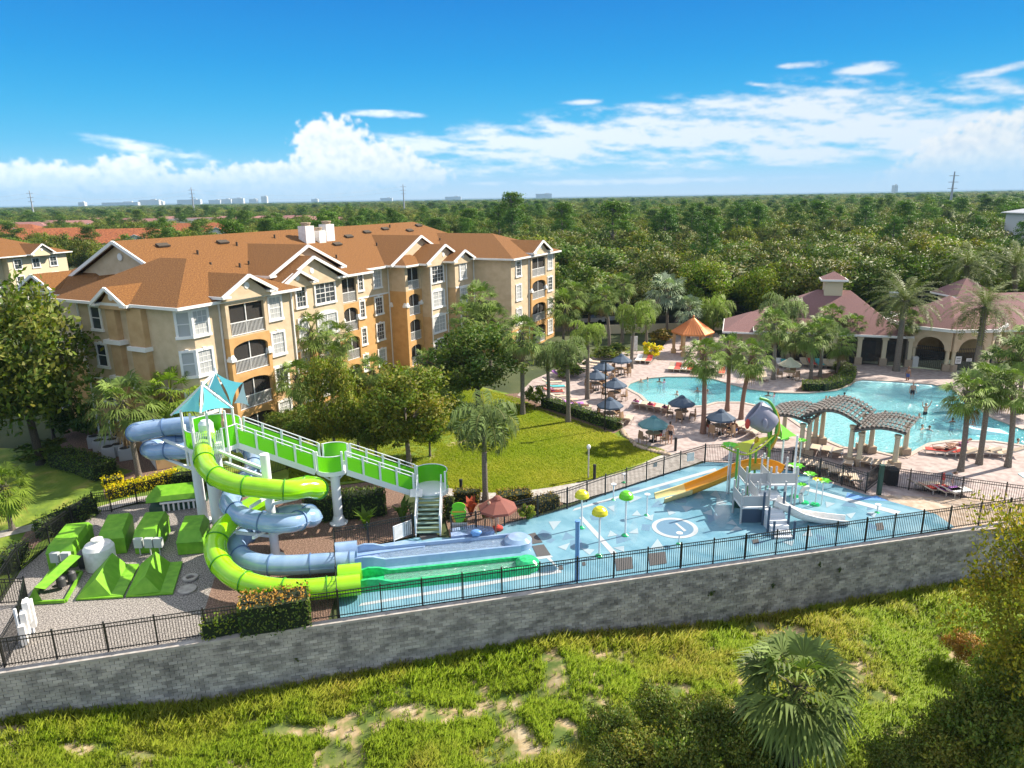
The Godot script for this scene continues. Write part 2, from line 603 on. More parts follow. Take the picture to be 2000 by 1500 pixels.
	y.sheet(PA([[0, 1180], [40, 1115], [100, 1065], [185, 1003], [270, 985], [420, 975], [440, 1000], [425, 1110], [400, 1190], [396, 1252]], -0.03) + [Vector3(-20.7, -0.03, -24.1), Vector3(-26, -0.03, -23.0)])
	ground_piece(y, "gravel_yard", "gravel")
	# pool deck round the pool
	var d := MB.new()
	var up := PA(DECK_BACK, -0.02)
	var pb := PA(POOL_BACK, -0.02)
	pb.reverse()
	d.sheet(up + pb)
	var lo := PA(POOL_FRONT, -0.02)
	var df := PA(DECK_FRONT, -0.02)
	df.reverse()
	d.sheet(lo + df)
	ground_piece(d, "pool_deck", "pavers")
	# gravel-coloured strip between splash pad and pool fence, on the right
	var r := MB.new()
	r.sheet(PA([[1700, 966], [1870, 972], [2260, 985], [2260, 1000], [1868, 1040], [1820, 1002]], -0.014))
	ground_piece(r, "pavement", "pavers_tan")
	# basin, coping and water
	var basin := MB.new()
	var ring := PA(POOL_BACK, -0.02)
	var low := PA(POOL_FRONT, -0.02)
	low.reverse()
	var loop := ring + low.slice(0, low.size() - 1)
	basin.sheet(loop, -1.15)
	for i in loop.size():
		var p0: Vector3 = loop[i]
		var p1: Vector3 = loop[(i + 1) % loop.size()]
		basin.quad(Vector3(p0.x, -1.15, p0.z), Vector3(p1.x, -1.15, p1.z), Vector3(p1.x, -0.02, p1.z), Vector3(p0.x, -0.02, p0.z))
	# sloping beach entry
	var beach := PA([[1668, 744], [1682, 741], [1740, 744], [1820, 750], [1860, 758]], -0.03)
	var beach2 := PA([[1640, 785], [1690, 800], [1750, 802], [1820, 805], [1890, 800]], -0.9)
	for i in 4:
		basin.quad(beach[i], beach[i + 1], beach2[i + 1], beach2[i])
	ground_piece(basin, "pool_basin", "plaster")
	var wtr := MB.new()
	wtr.sheet(loop, -0.1)
	ground_piece(wtr, "pool_water", "water")
	var cop := MB.new()
	for edge in [PA(POOL_BACK, 0.0), PA(POOL_FRONT, 0.0)]:
		for i in edge.size() - 1:
			cop.bar(edge[i], edge[i + 1], 0.34, 0.07)
	ground_piece(cop, "pool_coping", "coping")
	# blue splash pad
	var s := MB.new()
	s.sheet(PA([[655, 1078], [720, 1068], [812, 1050], [880, 1050], [985, 1024], [1050, 1008], [1108, 992], [1182, 965], [1262, 940], [1328, 918], [1376, 903], [1440, 904], [1546, 920], [1600, 936], [1690, 966], [1760, 985], [1828, 1004], [1866, 1030], [1560, 1079], [1200, 1129], [970, 1160], [664, 1206]], 0.0))
	ground_piece(s, "splash_pad", "pad_blue")
	var band := MB.new()     # concrete kerb on top of the wall
	for i in range(0, wall_top.size() - 1):
		var p2: Vector3 = wall_top[i]
		var p3: Vector3 = wall_top[i + 1]
		band.bar(p2 + Vector3(0, -0.04, -0.1), p3 + Vector3(0, -0.04, -0.1), 0.34, 0.12)
	ground_piece(band, "wall_kerb", "concrete")

func build_materials() -> void:
	M.earth = mottled([[0.0, 0.03, 0.045, 0.015], [0.5, 0.05, 0.07, 0.02], [1.0, 0.09, 0.1, 0.04]], 0.01, 40.0, 1.0, 4)
	M.field = mottled([[0.25, 0.07, 0.12, 0.015], [0.45, 0.14, 0.17, 0.04], [0.62, 0.34, 0.25, 0.13], [0.85, 0.46, 0.37, 0.24]], 0.012, 9.0, 1.0, 8, 2.0)
	M.lawn = mottled([[0.2, 0.10, 0.17, 0.012], [0.5, 0.145, 0.22, 0.016], [0.72, 0.20, 0.255, 0.025], [0.95, 0.31, 0.28, 0.07]], 0.012, 14.0, 0.95, 21, 3.0, 6)
	M.soil = mottled([[0.3, 0.16, 0.2, 0.02], [0.5, 0.3, 0.27, 0.1], [0.75, 0.48, 0.38, 0.24]], 0.03, 5.0, 1.0, 29, 3.0)
	M.mulch = mottled([[0.2, 0.09, 0.05, 0.035], [0.5, 0.2, 0.125, 0.09], [0.8, 0.36, 0.24, 0.18]], 0.06, 3.0, 1.0, 31, 4.0)
	M.concrete = mottled([[0.2, 0.33, 0.30, 0.27], [0.6, 0.42, 0.39, 0.355], [0.9, 0.49, 0.46, 0.42]], 0.02, 5.0, 0.9, 41)
	M.gravel = mottled([[0.25, 0.13, 0.115, 0.105], [0.5, 0.30, 0.275, 0.25], [0.75, 0.47, 0.43, 0.39]], 0.05, 2.5, 1.0, 51, 5.0, 5)
	M.pavers = mottled([[0.2, 0.33, 0.255, 0.235], [0.5, 0.40, 0.33, 0.305], [0.8, 0.46, 0.39, 0.365]], 0.02, 7.0, 0.85, 61, 0.6)
	M.pavers_tan = mottled([[0.2, 0.36, 0.27, 0.19], [0.5, 0.43, 0.33, 0.245], [0.8, 0.49, 0.41, 0.335]], 0.02, 6.0, 0.85, 66)
	M.coping = mottled([[0.2, 0.40, 0.30, 0.25], [0.8, 0.52, 0.43, 0.37]], 0.03, 2.0, 0.8, 62)
	M.plaster = mottled([[0.2, 0.42, 0.80, 0.82], [0.5, 0.55, 0.88, 0.89], [0.8, 0.68, 0.93, 0.93]], 0.03, 4.0, 0.8, 71)
	var w := plain(0.16, 0.60, 0.66, 0.08)
	w.albedo_color.a = 0.5
	w.transparency = BaseMaterial3D.TRANSPARENCY_ALPHA
	w.normal_enabled = true
	w.normal_texture = noise_tex(0.03, 77, [], 512, 4, FastNoiseLite.TYPE_SIMPLEX_SMOOTH, 16.0)
	w.uv1_triplanar = true
	w.uv1_world_triplanar = true
	w.uv1_scale = Vector3.ONE / 5.0
	M.water = w
	var pb := mottled([[0.2, 0.12, 0.275, 0.36], [0.5, 0.15, 0.315, 0.40], [0.8, 0.18, 0.35, 0.43]], 0.012, 9.0, 0.4, 81)
	pb.roughness = 1.0
	pb.roughness_texture = noise_tex(0.008, 88, [[0.35, 0.02, 0.02, 0.02], [0.6, 0.3, 0.3, 0.3]], 512, 3)
	M.pad_blue = pb
	var thinw := plain(0.5, 0.7, 0.8, 0.08)
	thinw.albedo_color.a = 0.14
	thinw.transparency = BaseMaterial3D.TRANSPARENCY_ALPHA
	thinw.normal_enabled = true
	thinw.normal_texture = w.normal_texture
	thinw.uv1_triplanar = true
	thinw.uv1_world_triplanar = true
	thinw.uv1_scale = Vector3.ONE / 2.5
	M.thin_water = thinw
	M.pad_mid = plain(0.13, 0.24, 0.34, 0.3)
	M.pad_deep = plain(0.13, 0.30, 0.62, 0.4)
	M.pad_white = plain(0.42, 0.46, 0.48, 0.5)
	M.pad_pale = plain(0.32, 0.41, 0.46, 0.4)
	M.pad_cream = plain(0.70, 0.64, 0.56, 0.6)
	M.grate = mottled([[0.3, 0.05, 0.05, 0.055], [0.7, 0.12, 0.115, 0.11]], 0.1, 1.0, 0.7, 83)
	var wb := mottled([[0.2, 0.45, 0.44, 0.43], [0.4, 0.7, 0.69, 0.67], [0.6, 0.9, 0.88, 0.84], [0.85, 1.0, 0.97, 0.92]], 0.010, 7.0, 0.95, 91, 2.5, 6, Vector3(1, 1.6, 1))
	wb.vertex_color_use_as_albedo = true
	M.block = wb
	M.wall_joint = plain(0.035, 0.034, 0.03, 1.0)
	M.black_metal = plain(0.012, 0.013, 0.014, 0.4, 0.0, 0.5)
	M.green_metal = plain(0.02, 0.07, 0.05, 0.45)
	M.steel = plain(0.5, 0.52, 0.54, 0.35, 0.8)
	M.white_metal = plain(0.72, 0.75, 0.78, 0.4)
	M.grey_panel = plain(0.45, 0.47, 0.48, 0.6)
	M.black_plastic = plain(0.06, 0.06, 0.065, 0.5)
	M.dark = plain(0.015, 0.015, 0.016, 0.7)
	var lp := mottled([[0.25, 0.30, 0.70, 0.004], [0.7, 0.40, 0.82, 0.008]], 0.012, 6.0, 0.16, 181, 0.0, 4)
	lp.clearcoat_enabled = true
	lp.clearcoat = 0.6
	lp.clearcoat_roughness = 0.08
	lp.backlight_enabled = true
	lp.backlight = lin(0.2, 0.3, 0.01)
	M.lime = lp
	var bp := mottled([[0.25, 0.21, 0.33, 0.52], [0.7, 0.29, 0.42, 0.61]], 0.012, 6.0, 0.18, 182, 0.0, 4)
	bp.clearcoat_enabled = true
	bp.clearcoat = 0.6
	bp.clearcoat_roughness = 0.1
	M.blue_tube = bp
	M.lime_seam = plain(0.05, 0.27, 0.01, 0.3)
	M.blue_seam = plain(0.09, 0.17, 0.33, 0.3)
	M.blue_flume = mottled([[0.3, 0.17, 0.24, 0.40], [0.7, 0.30, 0.40, 0.60]], 0.02, 3.0, 0.25, 84)
	M.green_flume = mottled([[0.3, 0.015, 0.36, 0.12], [0.7, 0.03, 0.52, 0.20]], 0.02, 3.0, 0.2, 85)
	var gp := plain(0.10, 0.50, 0.02, 0.25)
	gp.backlight_enabled = true
	gp.backlight = lin(0.5, 0.9, 0.1)
	M.green_panel = gp
	M.tread = plain(0.22, 0.32, 0.27, 0.5)
	var shade := func(r: float, g: float, b: float) -> StandardMaterial3D:
		var m := plain(r, g, b, 0.8)
		m.backlight_enabled = true
		m.backlight = lin(0.35, 0.6, 0.6)
		return m
	M.sail_teal = shade.call(0.08, 0.52, 0.62)
	M.sail_green = shade.call(0.22, 0.55, 0.08)
	M.sail_lilac = shade.call(0.4, 0.45, 0.66)
	M.box_green = mottled([[0.2, 0.12, 0.33, 0.012], [0.5, 0.16, 0.41, 0.016], [0.85, 0.21, 0.46, 0.03]], 0.015, 4.0, 0.55, 86)
	M.white_paint = mottled([[0.2, 0.66, 0.65, 0.62], [0.7, 0.80, 0.79, 0.77]], 0.02, 4.0, 0.7, 87)
	M.trim = plain(0.78, 0.77, 0.74, 0.7)
	M.beige = mottled([[0.2, 0.52, 0.40, 0.255], [0.5, 0.58, 0.455, 0.30], [0.85, 0.63, 0.50, 0.34]], 0.014, 7.0, 0.95, 101, 0.8)
	M.tan = mottled([[0.2, 0.47, 0.30, 0.145], [0.5, 0.53, 0.35, 0.18], [0.85, 0.58, 0.39, 0.21]], 0.014, 7.0, 0.95, 102, 0.8)
	M.ochre = mottled([[0.2, 0.50, 0.28, 0.10], [0.5, 0.57, 0.33, 0.125], [0.85, 0.62, 0.37, 0.15]], 0.014, 7.0, 0.95, 103, 0.8)
	M.shingle = mottled([[0.2, 0.09, 0.034, 0.006], [0.42, 0.165, 0.066, 0.013], [0.6, 0.225, 0.095, 0.02], [0.82, 0.315, 0.148, 0.038]], 0.05, 3.0, 0.95, 111, 5.0, 5, Vector3(0.8, 3.0, 0.8))
	M.shingle_red = mottled([[0.2, 0.17, 0.088, 0.083], [0.5, 0.225, 0.118, 0.112], [0.8, 0.28, 0.155, 0.148]], 0.05, 4.0, 0.95, 112, 2.0, 5, Vector3(1, 2.6, 1))
	M.tile_orange = mottled([[0.2, 0.12, 0.03, 0.012], [0.5, 0.27, 0.075, 0.016], [0.8, 0.36, 0.13, 0.04]], 0.02, 9.0, 0.9, 113)
	M.roof_pink = mottled([[0.2, 0.22, 0.1, 0.09], [0.8, 0.34, 0.17, 0.15]], 0.02, 9.0, 0.9, 114)
	M.roof_grey = plain(0.16, 0.15, 0.15, 0.9)
	M.glass = plain(0.05, 0.06, 0.07, 0.06, 0.0, 0.8)
	M.blind = plain(0.42, 0.43, 0.42, 0.5)
	var sc := plain(0.05, 0.045, 0.04, 0.9)
	sc.albedo_color.a = 0.55
	sc.transparency = BaseMaterial3D.TRANSPARENCY_ALPHA
	M.screen = sc
	M.sliding_glass = plain(0.09, 0.10, 0.11, 0.08, 0.0, 0.7)
	M.gazebo_copper = plain(0.62, 0.23, 0.075, 0.4, 0.3)
	M.timber_grey = mottled([[0.3, 0.09, 0.085, 0.08], [0.7, 0.22, 0.20, 0.18]], 0.05, 1.5, 0.9, 121)
	M.clay_tile = mottled([[0.35, 0.05, 0.045, 0.042], [0.55, 0.13, 0.115, 0.105], [0.75, 0.36, 0.33, 0.31]], 0.07, 1.2, 0.9, 122)
	M.canvas_blue = shade.call(0.06, 0.095, 0.145)
	M.canvas_blue.backlight = lin(0.1, 0.14, 0.2)
	M.canvas_teal = shade.call(0.07, 0.21, 0.26)
	M.canvas_rust = shade.call(0.24, 0.08, 0.06)
	M.canvas_rust.backlight = lin(0.3, 0.12, 0.08)
	M.canvas_cream = shade.call(0.66, 0.58, 0.42)
	M.wicker = plain(0.30, 0.19, 0.11, 0.8)
	M.sling = plain(0.56, 0.45, 0.33, 0.8)
	M.aluminium = plain(0.55, 0.53, 0.5, 0.4, 0.5)
	M.towel_red = plain(0.55, 0.07, 0.05, 0.95)
	M.towel_violet = plain(0.40, 0.16, 0.48, 0.95)
	M.towel_white = plain(0.75, 0.75, 0.75, 0.95)
	M.towel_teal = plain(0.08, 0.42, 0.45, 0.95)
	M.orange_slide = plain(0.72, 0.36, 0.035, 0.25)
	M.yellow_slide = plain(0.74, 0.62, 0.28, 0.3)
	M.cup_green = plain(0.14, 0.60, 0.02, 0.3)
	M.cup_yellow = plain(0.62, 0.58, 0.02, 0.3)
	M.pole_green = plain(0.10, 0.34, 0.04, 0.4)
	var lf := plain(0.38, 0.44, 0.03, 0.4)
	lf.backlight_enabled = true
	lf.backlight = lin(0.6, 0.7, 0.05)
	M.leaf_canopy = lf
	M.bucket = plain(0.24, 0.24, 0.31, 0.45)
	M.leaf_roof = plain(0.12, 0.5, 0.02, 0.85)
	M.gold = plain(0.55, 0.33, 0.03, 0.4)
	M.bark = mottled([[0.2, 0.10, 0.08, 0.06], [0.6, 0.22, 0.19, 0.155], [0.9, 0.33, 0.29, 0.24]], 0.05, 2.0, 1.0, 141, 4.0)
	M.bark_dark = mottled([[0.2, 0.035, 0.028, 0.02], [0.8, 0.12, 0.095, 0.07]], 0.05, 2.0, 1.0, 142)
	M.bark_red = mottled([[0.2, 0.15, 0.085, 0.06], [0.8, 0.33, 0.2, 0.15]], 0.06, 1.2, 1.0, 143, 3.0)
	M.palm_green = leafy(1, 1, 1, 0.55)
	M.leaf_oak = leafy(1.0, 1.0, 0.85, 0.7)
	M.leaf_grey = leafy(0.98, 0.86, 1.15, 0.6)
	M.leaf_bright = leafy(1.25, 1.25, 0.7, 0.8)
	M.leaf_olive = leafy(1.3, 1.12, 0.8, 0.7)
	M.leaf_gold = leafy(2.1, 1.45, 0.8, 0.8)
	M.leaf_deep = leafy(0.75, 0.86, 0.8, 0.6)
	M.leaf_rust = leafy(1.7, 0.95, 0.75, 0.6)
	M.leaf_yellow = leafy(4.6, 2.9, 0.3, 0.8)
	M.leaf_silver = leafy(1.5, 1.35, 3.6, 0.4)
	M.leaf_red = leafy(3.6, 0.4, 0.9, 0.6)
	M.leaf_brown = leafy(2.4, 1.0, 0.8, 0.3)
	M.grass = leafy(1, 1, 1, 0.8)
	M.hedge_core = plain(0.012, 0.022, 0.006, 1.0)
	M.skin = plain(1, 1, 1, 0.6)
	M.skin.vertex_color_use_as_albedo = true
	M.car_white = plain(0.75, 0.76, 0.78, 0.25)
	M.car_dark = plain(0.03, 0.035, 0.04, 0.25)
	M.rubber = plain(0.015, 0.015, 0.015, 0.9)
	M.far_white = plain(0.62, 0.61, 0.58, 0.9)
	M.far_grey = plain(0.4, 0.42, 0.45, 0.9)
	M.cream_wall = plain(0.60, 0.52, 0.36, 0.95)
	M.stone_base = mottled([[0.3, 0.30, 0.22, 0.15], [0.7, 0.5, 0.40, 0.29]], 0.04, 1.2, 0.95, 151)
	M.asphalt = mottled([[0.3, 0.05, 0.05, 0.05], [0.7, 0.09, 0.09, 0.085]], 0.03, 6.0, 0.95, 152)
	M.rust_red = plain(0.5, 0.06, 0.03, 0.5)

# ---------------------------------------------------------------- retaining wall of concrete blocks
func build_wall() -> void:
	var t := thing("retaining_wall", wall_top[1], "weathered grey concrete block retaining wall below the black fence", "wall")
	var o := t.position
	rng.seed = 71
	var line := []
	for p in wall_top: line.append(p)
	# courses run level along the line
	var core := MB.new()
	for i in line.size() - 1:
		var a: Vector3 = line[i] - o
		var b: Vector3 = line[i + 1] - o
		core.hexa([Vector3(a.x, -4.4, a.z - 0.02), Vector3(b.x, -4.4, b.z - 0.02), Vector3(b.x, -4.4, b.z - 0.4), Vector3(a.x, -4.4, a.z - 0.4), Vector3(a.x, -0.12, a.z - 0.02), Vector3(b.x, -0.12, b.z - 0.02), Vector3(b.x, -0.12, b.z - 0.4), Vector3(a.x, -0.12, a.z - 0.4)])
	put(core, "backing", "wall_joint", t)
	var tones := [0.30, 0.28, 0.26, 0.23, 0.27, 0.29, 0.20, 0.34]
	var metres := 0.36
	var rise := 0.15
	var shapes := []
	for k in tones.size():
		var m := MB.new()
		var g: float = tones[k]
		m.col = Color(g * 1.7, g * 1.6, g * 1.5)
		var w := metres - 0.016
		var hh := rise - 0.013
		m.hexa([Vector3(-w / 2, -hh / 2, 0.03), Vector3(w / 2, -hh / 2, 0.03), Vector3(w / 2, -hh / 2, -0.08), Vector3(-w / 2, -hh / 2, -0.08), Vector3(-w / 2, hh / 2, 0.022), Vector3(w / 2, hh / 2, 0.022), Vector3(w / 2, hh / 2, -0.08), Vector3(-w / 2, hh / 2, -0.08)])
		shapes.append(m.mesh())
	var spots := []
	for i in line.size() - 1:
		var a: Vector3 = line[i]
		var b: Vector3 = line[i + 1]
		if b.x < -27 or a.x > 40: continue
		var l := a.distance_to(b)
		var d := (b - a) / l
		var basis_ := Basis(d, Vector3.UP, d.cross(Vector3.UP))
		var cnt := int(round(l / metres))
		var step := l / cnt
		for c in 24:
			var y := -0.1 - rise * (c + 0.5)
			for k in cnt:
				var s := (k + 0.5 + (0.5 if c % 2 else 0.0)) * step
				if s > l: continue
				var p := a + d * s
				if p.x < -25.5 or p.x > 34: continue
				if y + 0.1 < wall_foot(p.x) - 0.25: continue
				spots.append([Transform3D(basis_, p + Vector3(0, y, 0) + basis_.z * rng.randf_range(-0.012, 0.014) - o), p.distance_to(Vector3(0, EYE, 0)) + (40.0 if p.x < -19.5 else 0.0), rng.randi() % tones.size()])
	spots.sort_custom(func(x, y): return x[1] < y[1])
	var rest := MB.new()
	var arrays := []
	for s in shapes: arrays.append([s.surface_get_arrays(0)[Mesh.ARRAY_VERTEX], s.surface_get_arrays(0)[Mesh.ARRAY_NORMAL], s.surface_get_arrays(0)[Mesh.ARRAY_COLOR]])
	for i in spots.size():
		var s: Array = spots[i]
		if i < 300:
			var b := put(shapes[s[2]], "block", "block", t)
			b.transform = s[0]
		else:
			var x: Transform3D = s[0]
			var va: PackedVector3Array = arrays[s[2]][0]
			var na: PackedVector3Array = arrays[s[2]][1]
			rest.v.append_array(x * va)
			rest.n.append_array(Transform3D(x.basis, Vector3.ZERO) * na)
			rest.c.append_array(arrays[s[2]][2])
	stuff(put(rest, "block_courses", "block", t))

# ---------------------------------------------------------------- fences
func fence(pts: Array, label: String, height := 1.35, mat := "black_metal", group := "black metal picket fences", step := 1.83, gap := 0.115) -> Node3D:
	var o: Vector3 = pts[0]
	var t := thing("picket_fence", o, label, "fence", group)
	var pk := MB.new()
	for i in pts.size() - 1:
		var a: Vector3 = pts[i] - o
		var b: Vector3 = pts[i + 1] - o
		var l := a.distance_to(b)
		var d := (b - a) / l
		for y in [0.12, height - 0.2, height - 0.04]:
			var rail := MB.new()
			rail.bar(a + Vector3.UP * y, b + Vector3.UP * y, 0.032, 0.036)
			put(rail, "rail", mat, t)
		var cnt := maxi(1, int(round(l / step)))
		for k in cnt + (1 if i == pts.size() - 2 else 0):
			var m := MB.new()
			m.box(Vector3(0, (height + 0.06) / 2, 0), Vector3(0.06, height + 0.06, 0.06), Basis(d, Vector3.UP, d.cross(Vector3.UP)))
			m.lathe(Vector3(0, height + 0.06, 0), [Vector2(0.05, 0.0), Vector2(0.0, 0.04)], 4, false)
			var p := put(m, "post", mat, t)
			p.position = a + d * (l * k / cnt)
		var np := int(l / gap)
		for k in np:
			var c := a + d * (gap * (k + 0.5))
			pk.bar(c + Vector3(0, 0.05, 0), c + Vector3(0, height - 0.02, 0), 0.02, 0.02, d)
	stuff(put(pk, "pickets", mat, t))
	return t

func build_fences() -> void:
	var front := []
	for i in range(1, wall_pts.size() - 1): front.append(wall_pts[i] + Vector3(0, 0.0, -0.36))
	front.append(wall_pts[-1].lerp(wall_pts[-2], 0.75) + Vector3(0, 0, -0.36))
	front.push_front(wall_pts[0].lerp(wall_pts[1], 0.8) + Vector3(0, 0, -0.36))
	fence(front, "long black picket fence along the top of the block wall")
	fence(PA([[882, 1052], [930, 1043], [985, 1027], [1050, 1010], [1108, 994], [1182, 967], [1262, 941], [1328, 919], [1376, 904]]), "black picket fence curving between splash pad and lawn")
	fence(PA([[1376, 904], [1440, 902], [1546, 917], [1600, 934], [1690, 963]]), "black picket fence between splash pad and the sun loungers")
	fence(PA([[1718, 948], [1774, 957], [1834, 965], [1876, 973], [1960, 985], [2080, 1003]]), "black picket fence beyond the gate beside the trash bin")
	fence(PA([[655, 1077], [662, 1206]]), "short black picket fence crossed by the slide tubes")
	fence(PA([[655, 1077], [720, 1067], [806, 1049]]), "black picket fence between mulch bed and slide runout")
	fence(PA([[0, 1178], [40, 1113], [98, 1067], [185, 1003], [218, 1000], [268, 985]]), "black picket fence along the hedge by the green pump boxes", 1.35)
	fence(PA([[-60, 1185], [56, 1178], [44, 1240], [12, 1300]]), "black picket fence corner beside the white electrical panels")
	fence(PA([[268, 985], [330, 966], [430, 948], [520, 930], [600, 905]]), "black picket fence running behind the slide tower")
	# gate standing open between splash pad and pool deck
	var g := thing("gate", P(1690, 963), "open black picket gate between splash pad and pool deck", "gate")
	var a := Vector3.ZERO
	var b := P(1716, 942) - P(1690, 963)
	var m := MB.new()
	for y in [0.1, 1.15, 1.31]:
		m = MB.new()
		m.bar(a + Vector3.UP * y, b + Vector3.UP * y, 0.04, 0.04)
		put(m, "rail", "black_metal", g)
	var pk := MB.new()
	for k in 14: pk.bar(b * (k / 13.0) + Vector3.UP * 0.06, b * (k / 13.0) + Vector3.UP * 1.33, 0.022, 0.022)
	stuff(put(pk, "pickets", "black_metal", g))
	var panel := MB.new()
	panel.bar(a.lerp(b, 0.05) + Vector3.UP * 0.7, a.lerp(b, 0.95) + Vector3.UP * 0.7, 0.01, 0.9)
	put(panel, "mesh_panel", "screen", g)
	var gp := MB.new()
	gp.box(Vector3(0, 0.95, 0), Vector3(0.22, 1.9, 0.22))
	gp.box(Vector3(0, 1.93, 0), Vector3(0.27, 0.06, 0.27))
	var post := put(gp, "gate_post", "green_metal")
	post.position = P(1716, 966)
	tag(post, "thick dark green square post beside the open gate", "post")

# ---------------------------------------------------------------- marks on the splash pad
func flat(pix: Array, h: float, called: String, mat: String, parent: Node) -> void:
	var m := MB.new()
	m.sheet(PA(pix, h))
	put(m, called, mat, parent)

func build_pad_marks() -> void:
	var pad: Node = get_node("splash_pad")
	for q in [[[1118, 998], [1122, 993], [1397, 914], [1400, 919]], [[1131, 1011], [1138, 1008], [1206, 1081], [1196, 1084]], [[700, 1184], [706, 1178], [1092, 1112], [1098, 1118]], [[1092, 1112], [1098, 1118], [1070, 1083], [1062, 1085]],
			[[1574, 958], [1582, 954], [1760, 999], [1752, 1005]], [[1030, 1090], [1036, 1095], [1080, 1088], [1076, 1084]]]:
		flat(q, 0.008, "white_stripe", "pad_white", pad)
	rng.seed = 5
	for q in [[1085, 1025, 17], [1103, 1066, 14], [1147, 1075, 15], [1196, 993, 11], [1195, 1043, 12], [1236, 972, 18], [1238, 1037, 12], [1270, 1010, 12], [1243, 1003, 11], [1310, 1000, 11], [1342, 992, 13], [1281, 1064, 20], [1210, 1072, 13], [1430, 1022, 12], [1437, 1034, 13], [1384, 1001, 12], [1364, 968, 14], [1405, 978, 16], [1577, 1040, 15], [1663, 1006, 12], [1620, 985, 12], [1400, 966, 14], [1705, 1003, 13], [1540, 1060, 13], [1345, 960, 10]]:
		var a := rng.randf() * TAU
		var tri := []
		for k in 3:
			var e := a + TAU * k / 3.0 + rng.randf_range(-0.4, 0.4)
			tri.append([q[0] + cos(e) * q[2], q[1] + sin(e) * q[2] * 0.62])
		flat(tri, 0.012, "painted_triangle", "pad_pale", pad)
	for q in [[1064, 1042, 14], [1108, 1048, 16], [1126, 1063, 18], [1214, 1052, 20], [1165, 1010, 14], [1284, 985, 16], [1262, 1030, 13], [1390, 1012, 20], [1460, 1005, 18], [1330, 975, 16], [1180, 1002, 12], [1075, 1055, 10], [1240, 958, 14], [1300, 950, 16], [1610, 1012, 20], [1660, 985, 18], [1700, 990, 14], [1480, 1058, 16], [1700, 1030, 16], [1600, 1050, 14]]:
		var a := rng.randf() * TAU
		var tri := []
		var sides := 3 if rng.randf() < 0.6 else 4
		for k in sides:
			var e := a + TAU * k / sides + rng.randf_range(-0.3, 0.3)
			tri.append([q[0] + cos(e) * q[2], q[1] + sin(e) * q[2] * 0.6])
		flat(tri, 0.004, "paint_and_shadow_patch", "pad_mid", pad)  # pattern patches, two of them painted shadows of the mushroom caps
	flat([[1655, 962], [1690, 971], [1712, 968], [1735, 978], [1650, 975]], 0.004, "paint_and_shadow_patch", "pad_deep", pad)
	# ring
	var c := P(1318, 1031)
	var m := MB.new()
	var disc := MB.new()
	for k in 48:
		var a0 := TAU * k / 48.0
		var a1 := TAU * (k + 1) / 48.0
		var r0 := 1.02
		var r1 := 1.27
		m.quad(c + Vector3(cos(a0) * r0, 0.014, sin(a0) * r0), c + Vector3(cos(a0) * r1, 0.014, sin(a0) * r1), c + Vector3(cos(a1) * r1, 0.014, sin(a1) * r1), c + Vector3(cos(a1) * r0, 0.014, sin(a1) * r0))
		disc.tri(c + Vector3(0, 0.01, 0), c + Vector3(cos(a0) * r0, 0.01, sin(a0) * r0), c + Vector3(cos(a1) * r0, 0.01, sin(a1) * r0))
	put(m, "white_ring", "pad_white", pad)
	put(disc, "ring_floor", "pad_mid", pad)
	flat([[1318, 1022], [1322, 1021], [1341, 1036], [1336, 1038]], 0.018, "white_stripe", "pad_white", pad)
	for q in [[[1024, 1045], [1045, 1040], [1060, 1059], [1036, 1063]], [[1039, 1066], [1062, 1063], [1076, 1084], [1049, 1087]], [[818, 1044], [850, 1038], [857, 1048], [824, 1055]], [[825, 1060], [850, 1056], [857, 1066], [829, 1070]],
			[[1201, 1091], [1234, 1087], [1237, 1110], [1204, 1115]], [[1266, 1081], [1300, 1077], [1302, 1100], [1269, 1105]], [[1469, 1054], [1481, 1052], [1482, 1060], [1470, 1062]], [[1710, 1022], [1724, 1020], [1727, 1034], [1713, 1036]], [[1540, 1042], [1546, 1041], [1549, 1049], [1543, 1050]], [[1090, 1104], [1098, 1103], [1100, 1112], [1092, 1113]], [[1137, 1098], [1143, 1097], [1144, 1104], [1138, 1105]]]:
		flat(q, 0.02, "rubber_mat" if q[0][0] < 1100 else "drain_grate", "grate", pad)

# ---------------------------------------------------------------- apartment block
var shape_cache := {}

func part_node(called: String, parent: Node, at: Vector3, basis_ := Basis()) -> Node3D:
	var n := Node3D.new()
	n.name = called
	parent.add_child(n, true)
	n.transform = Transform3D(basis_, at)
	return n

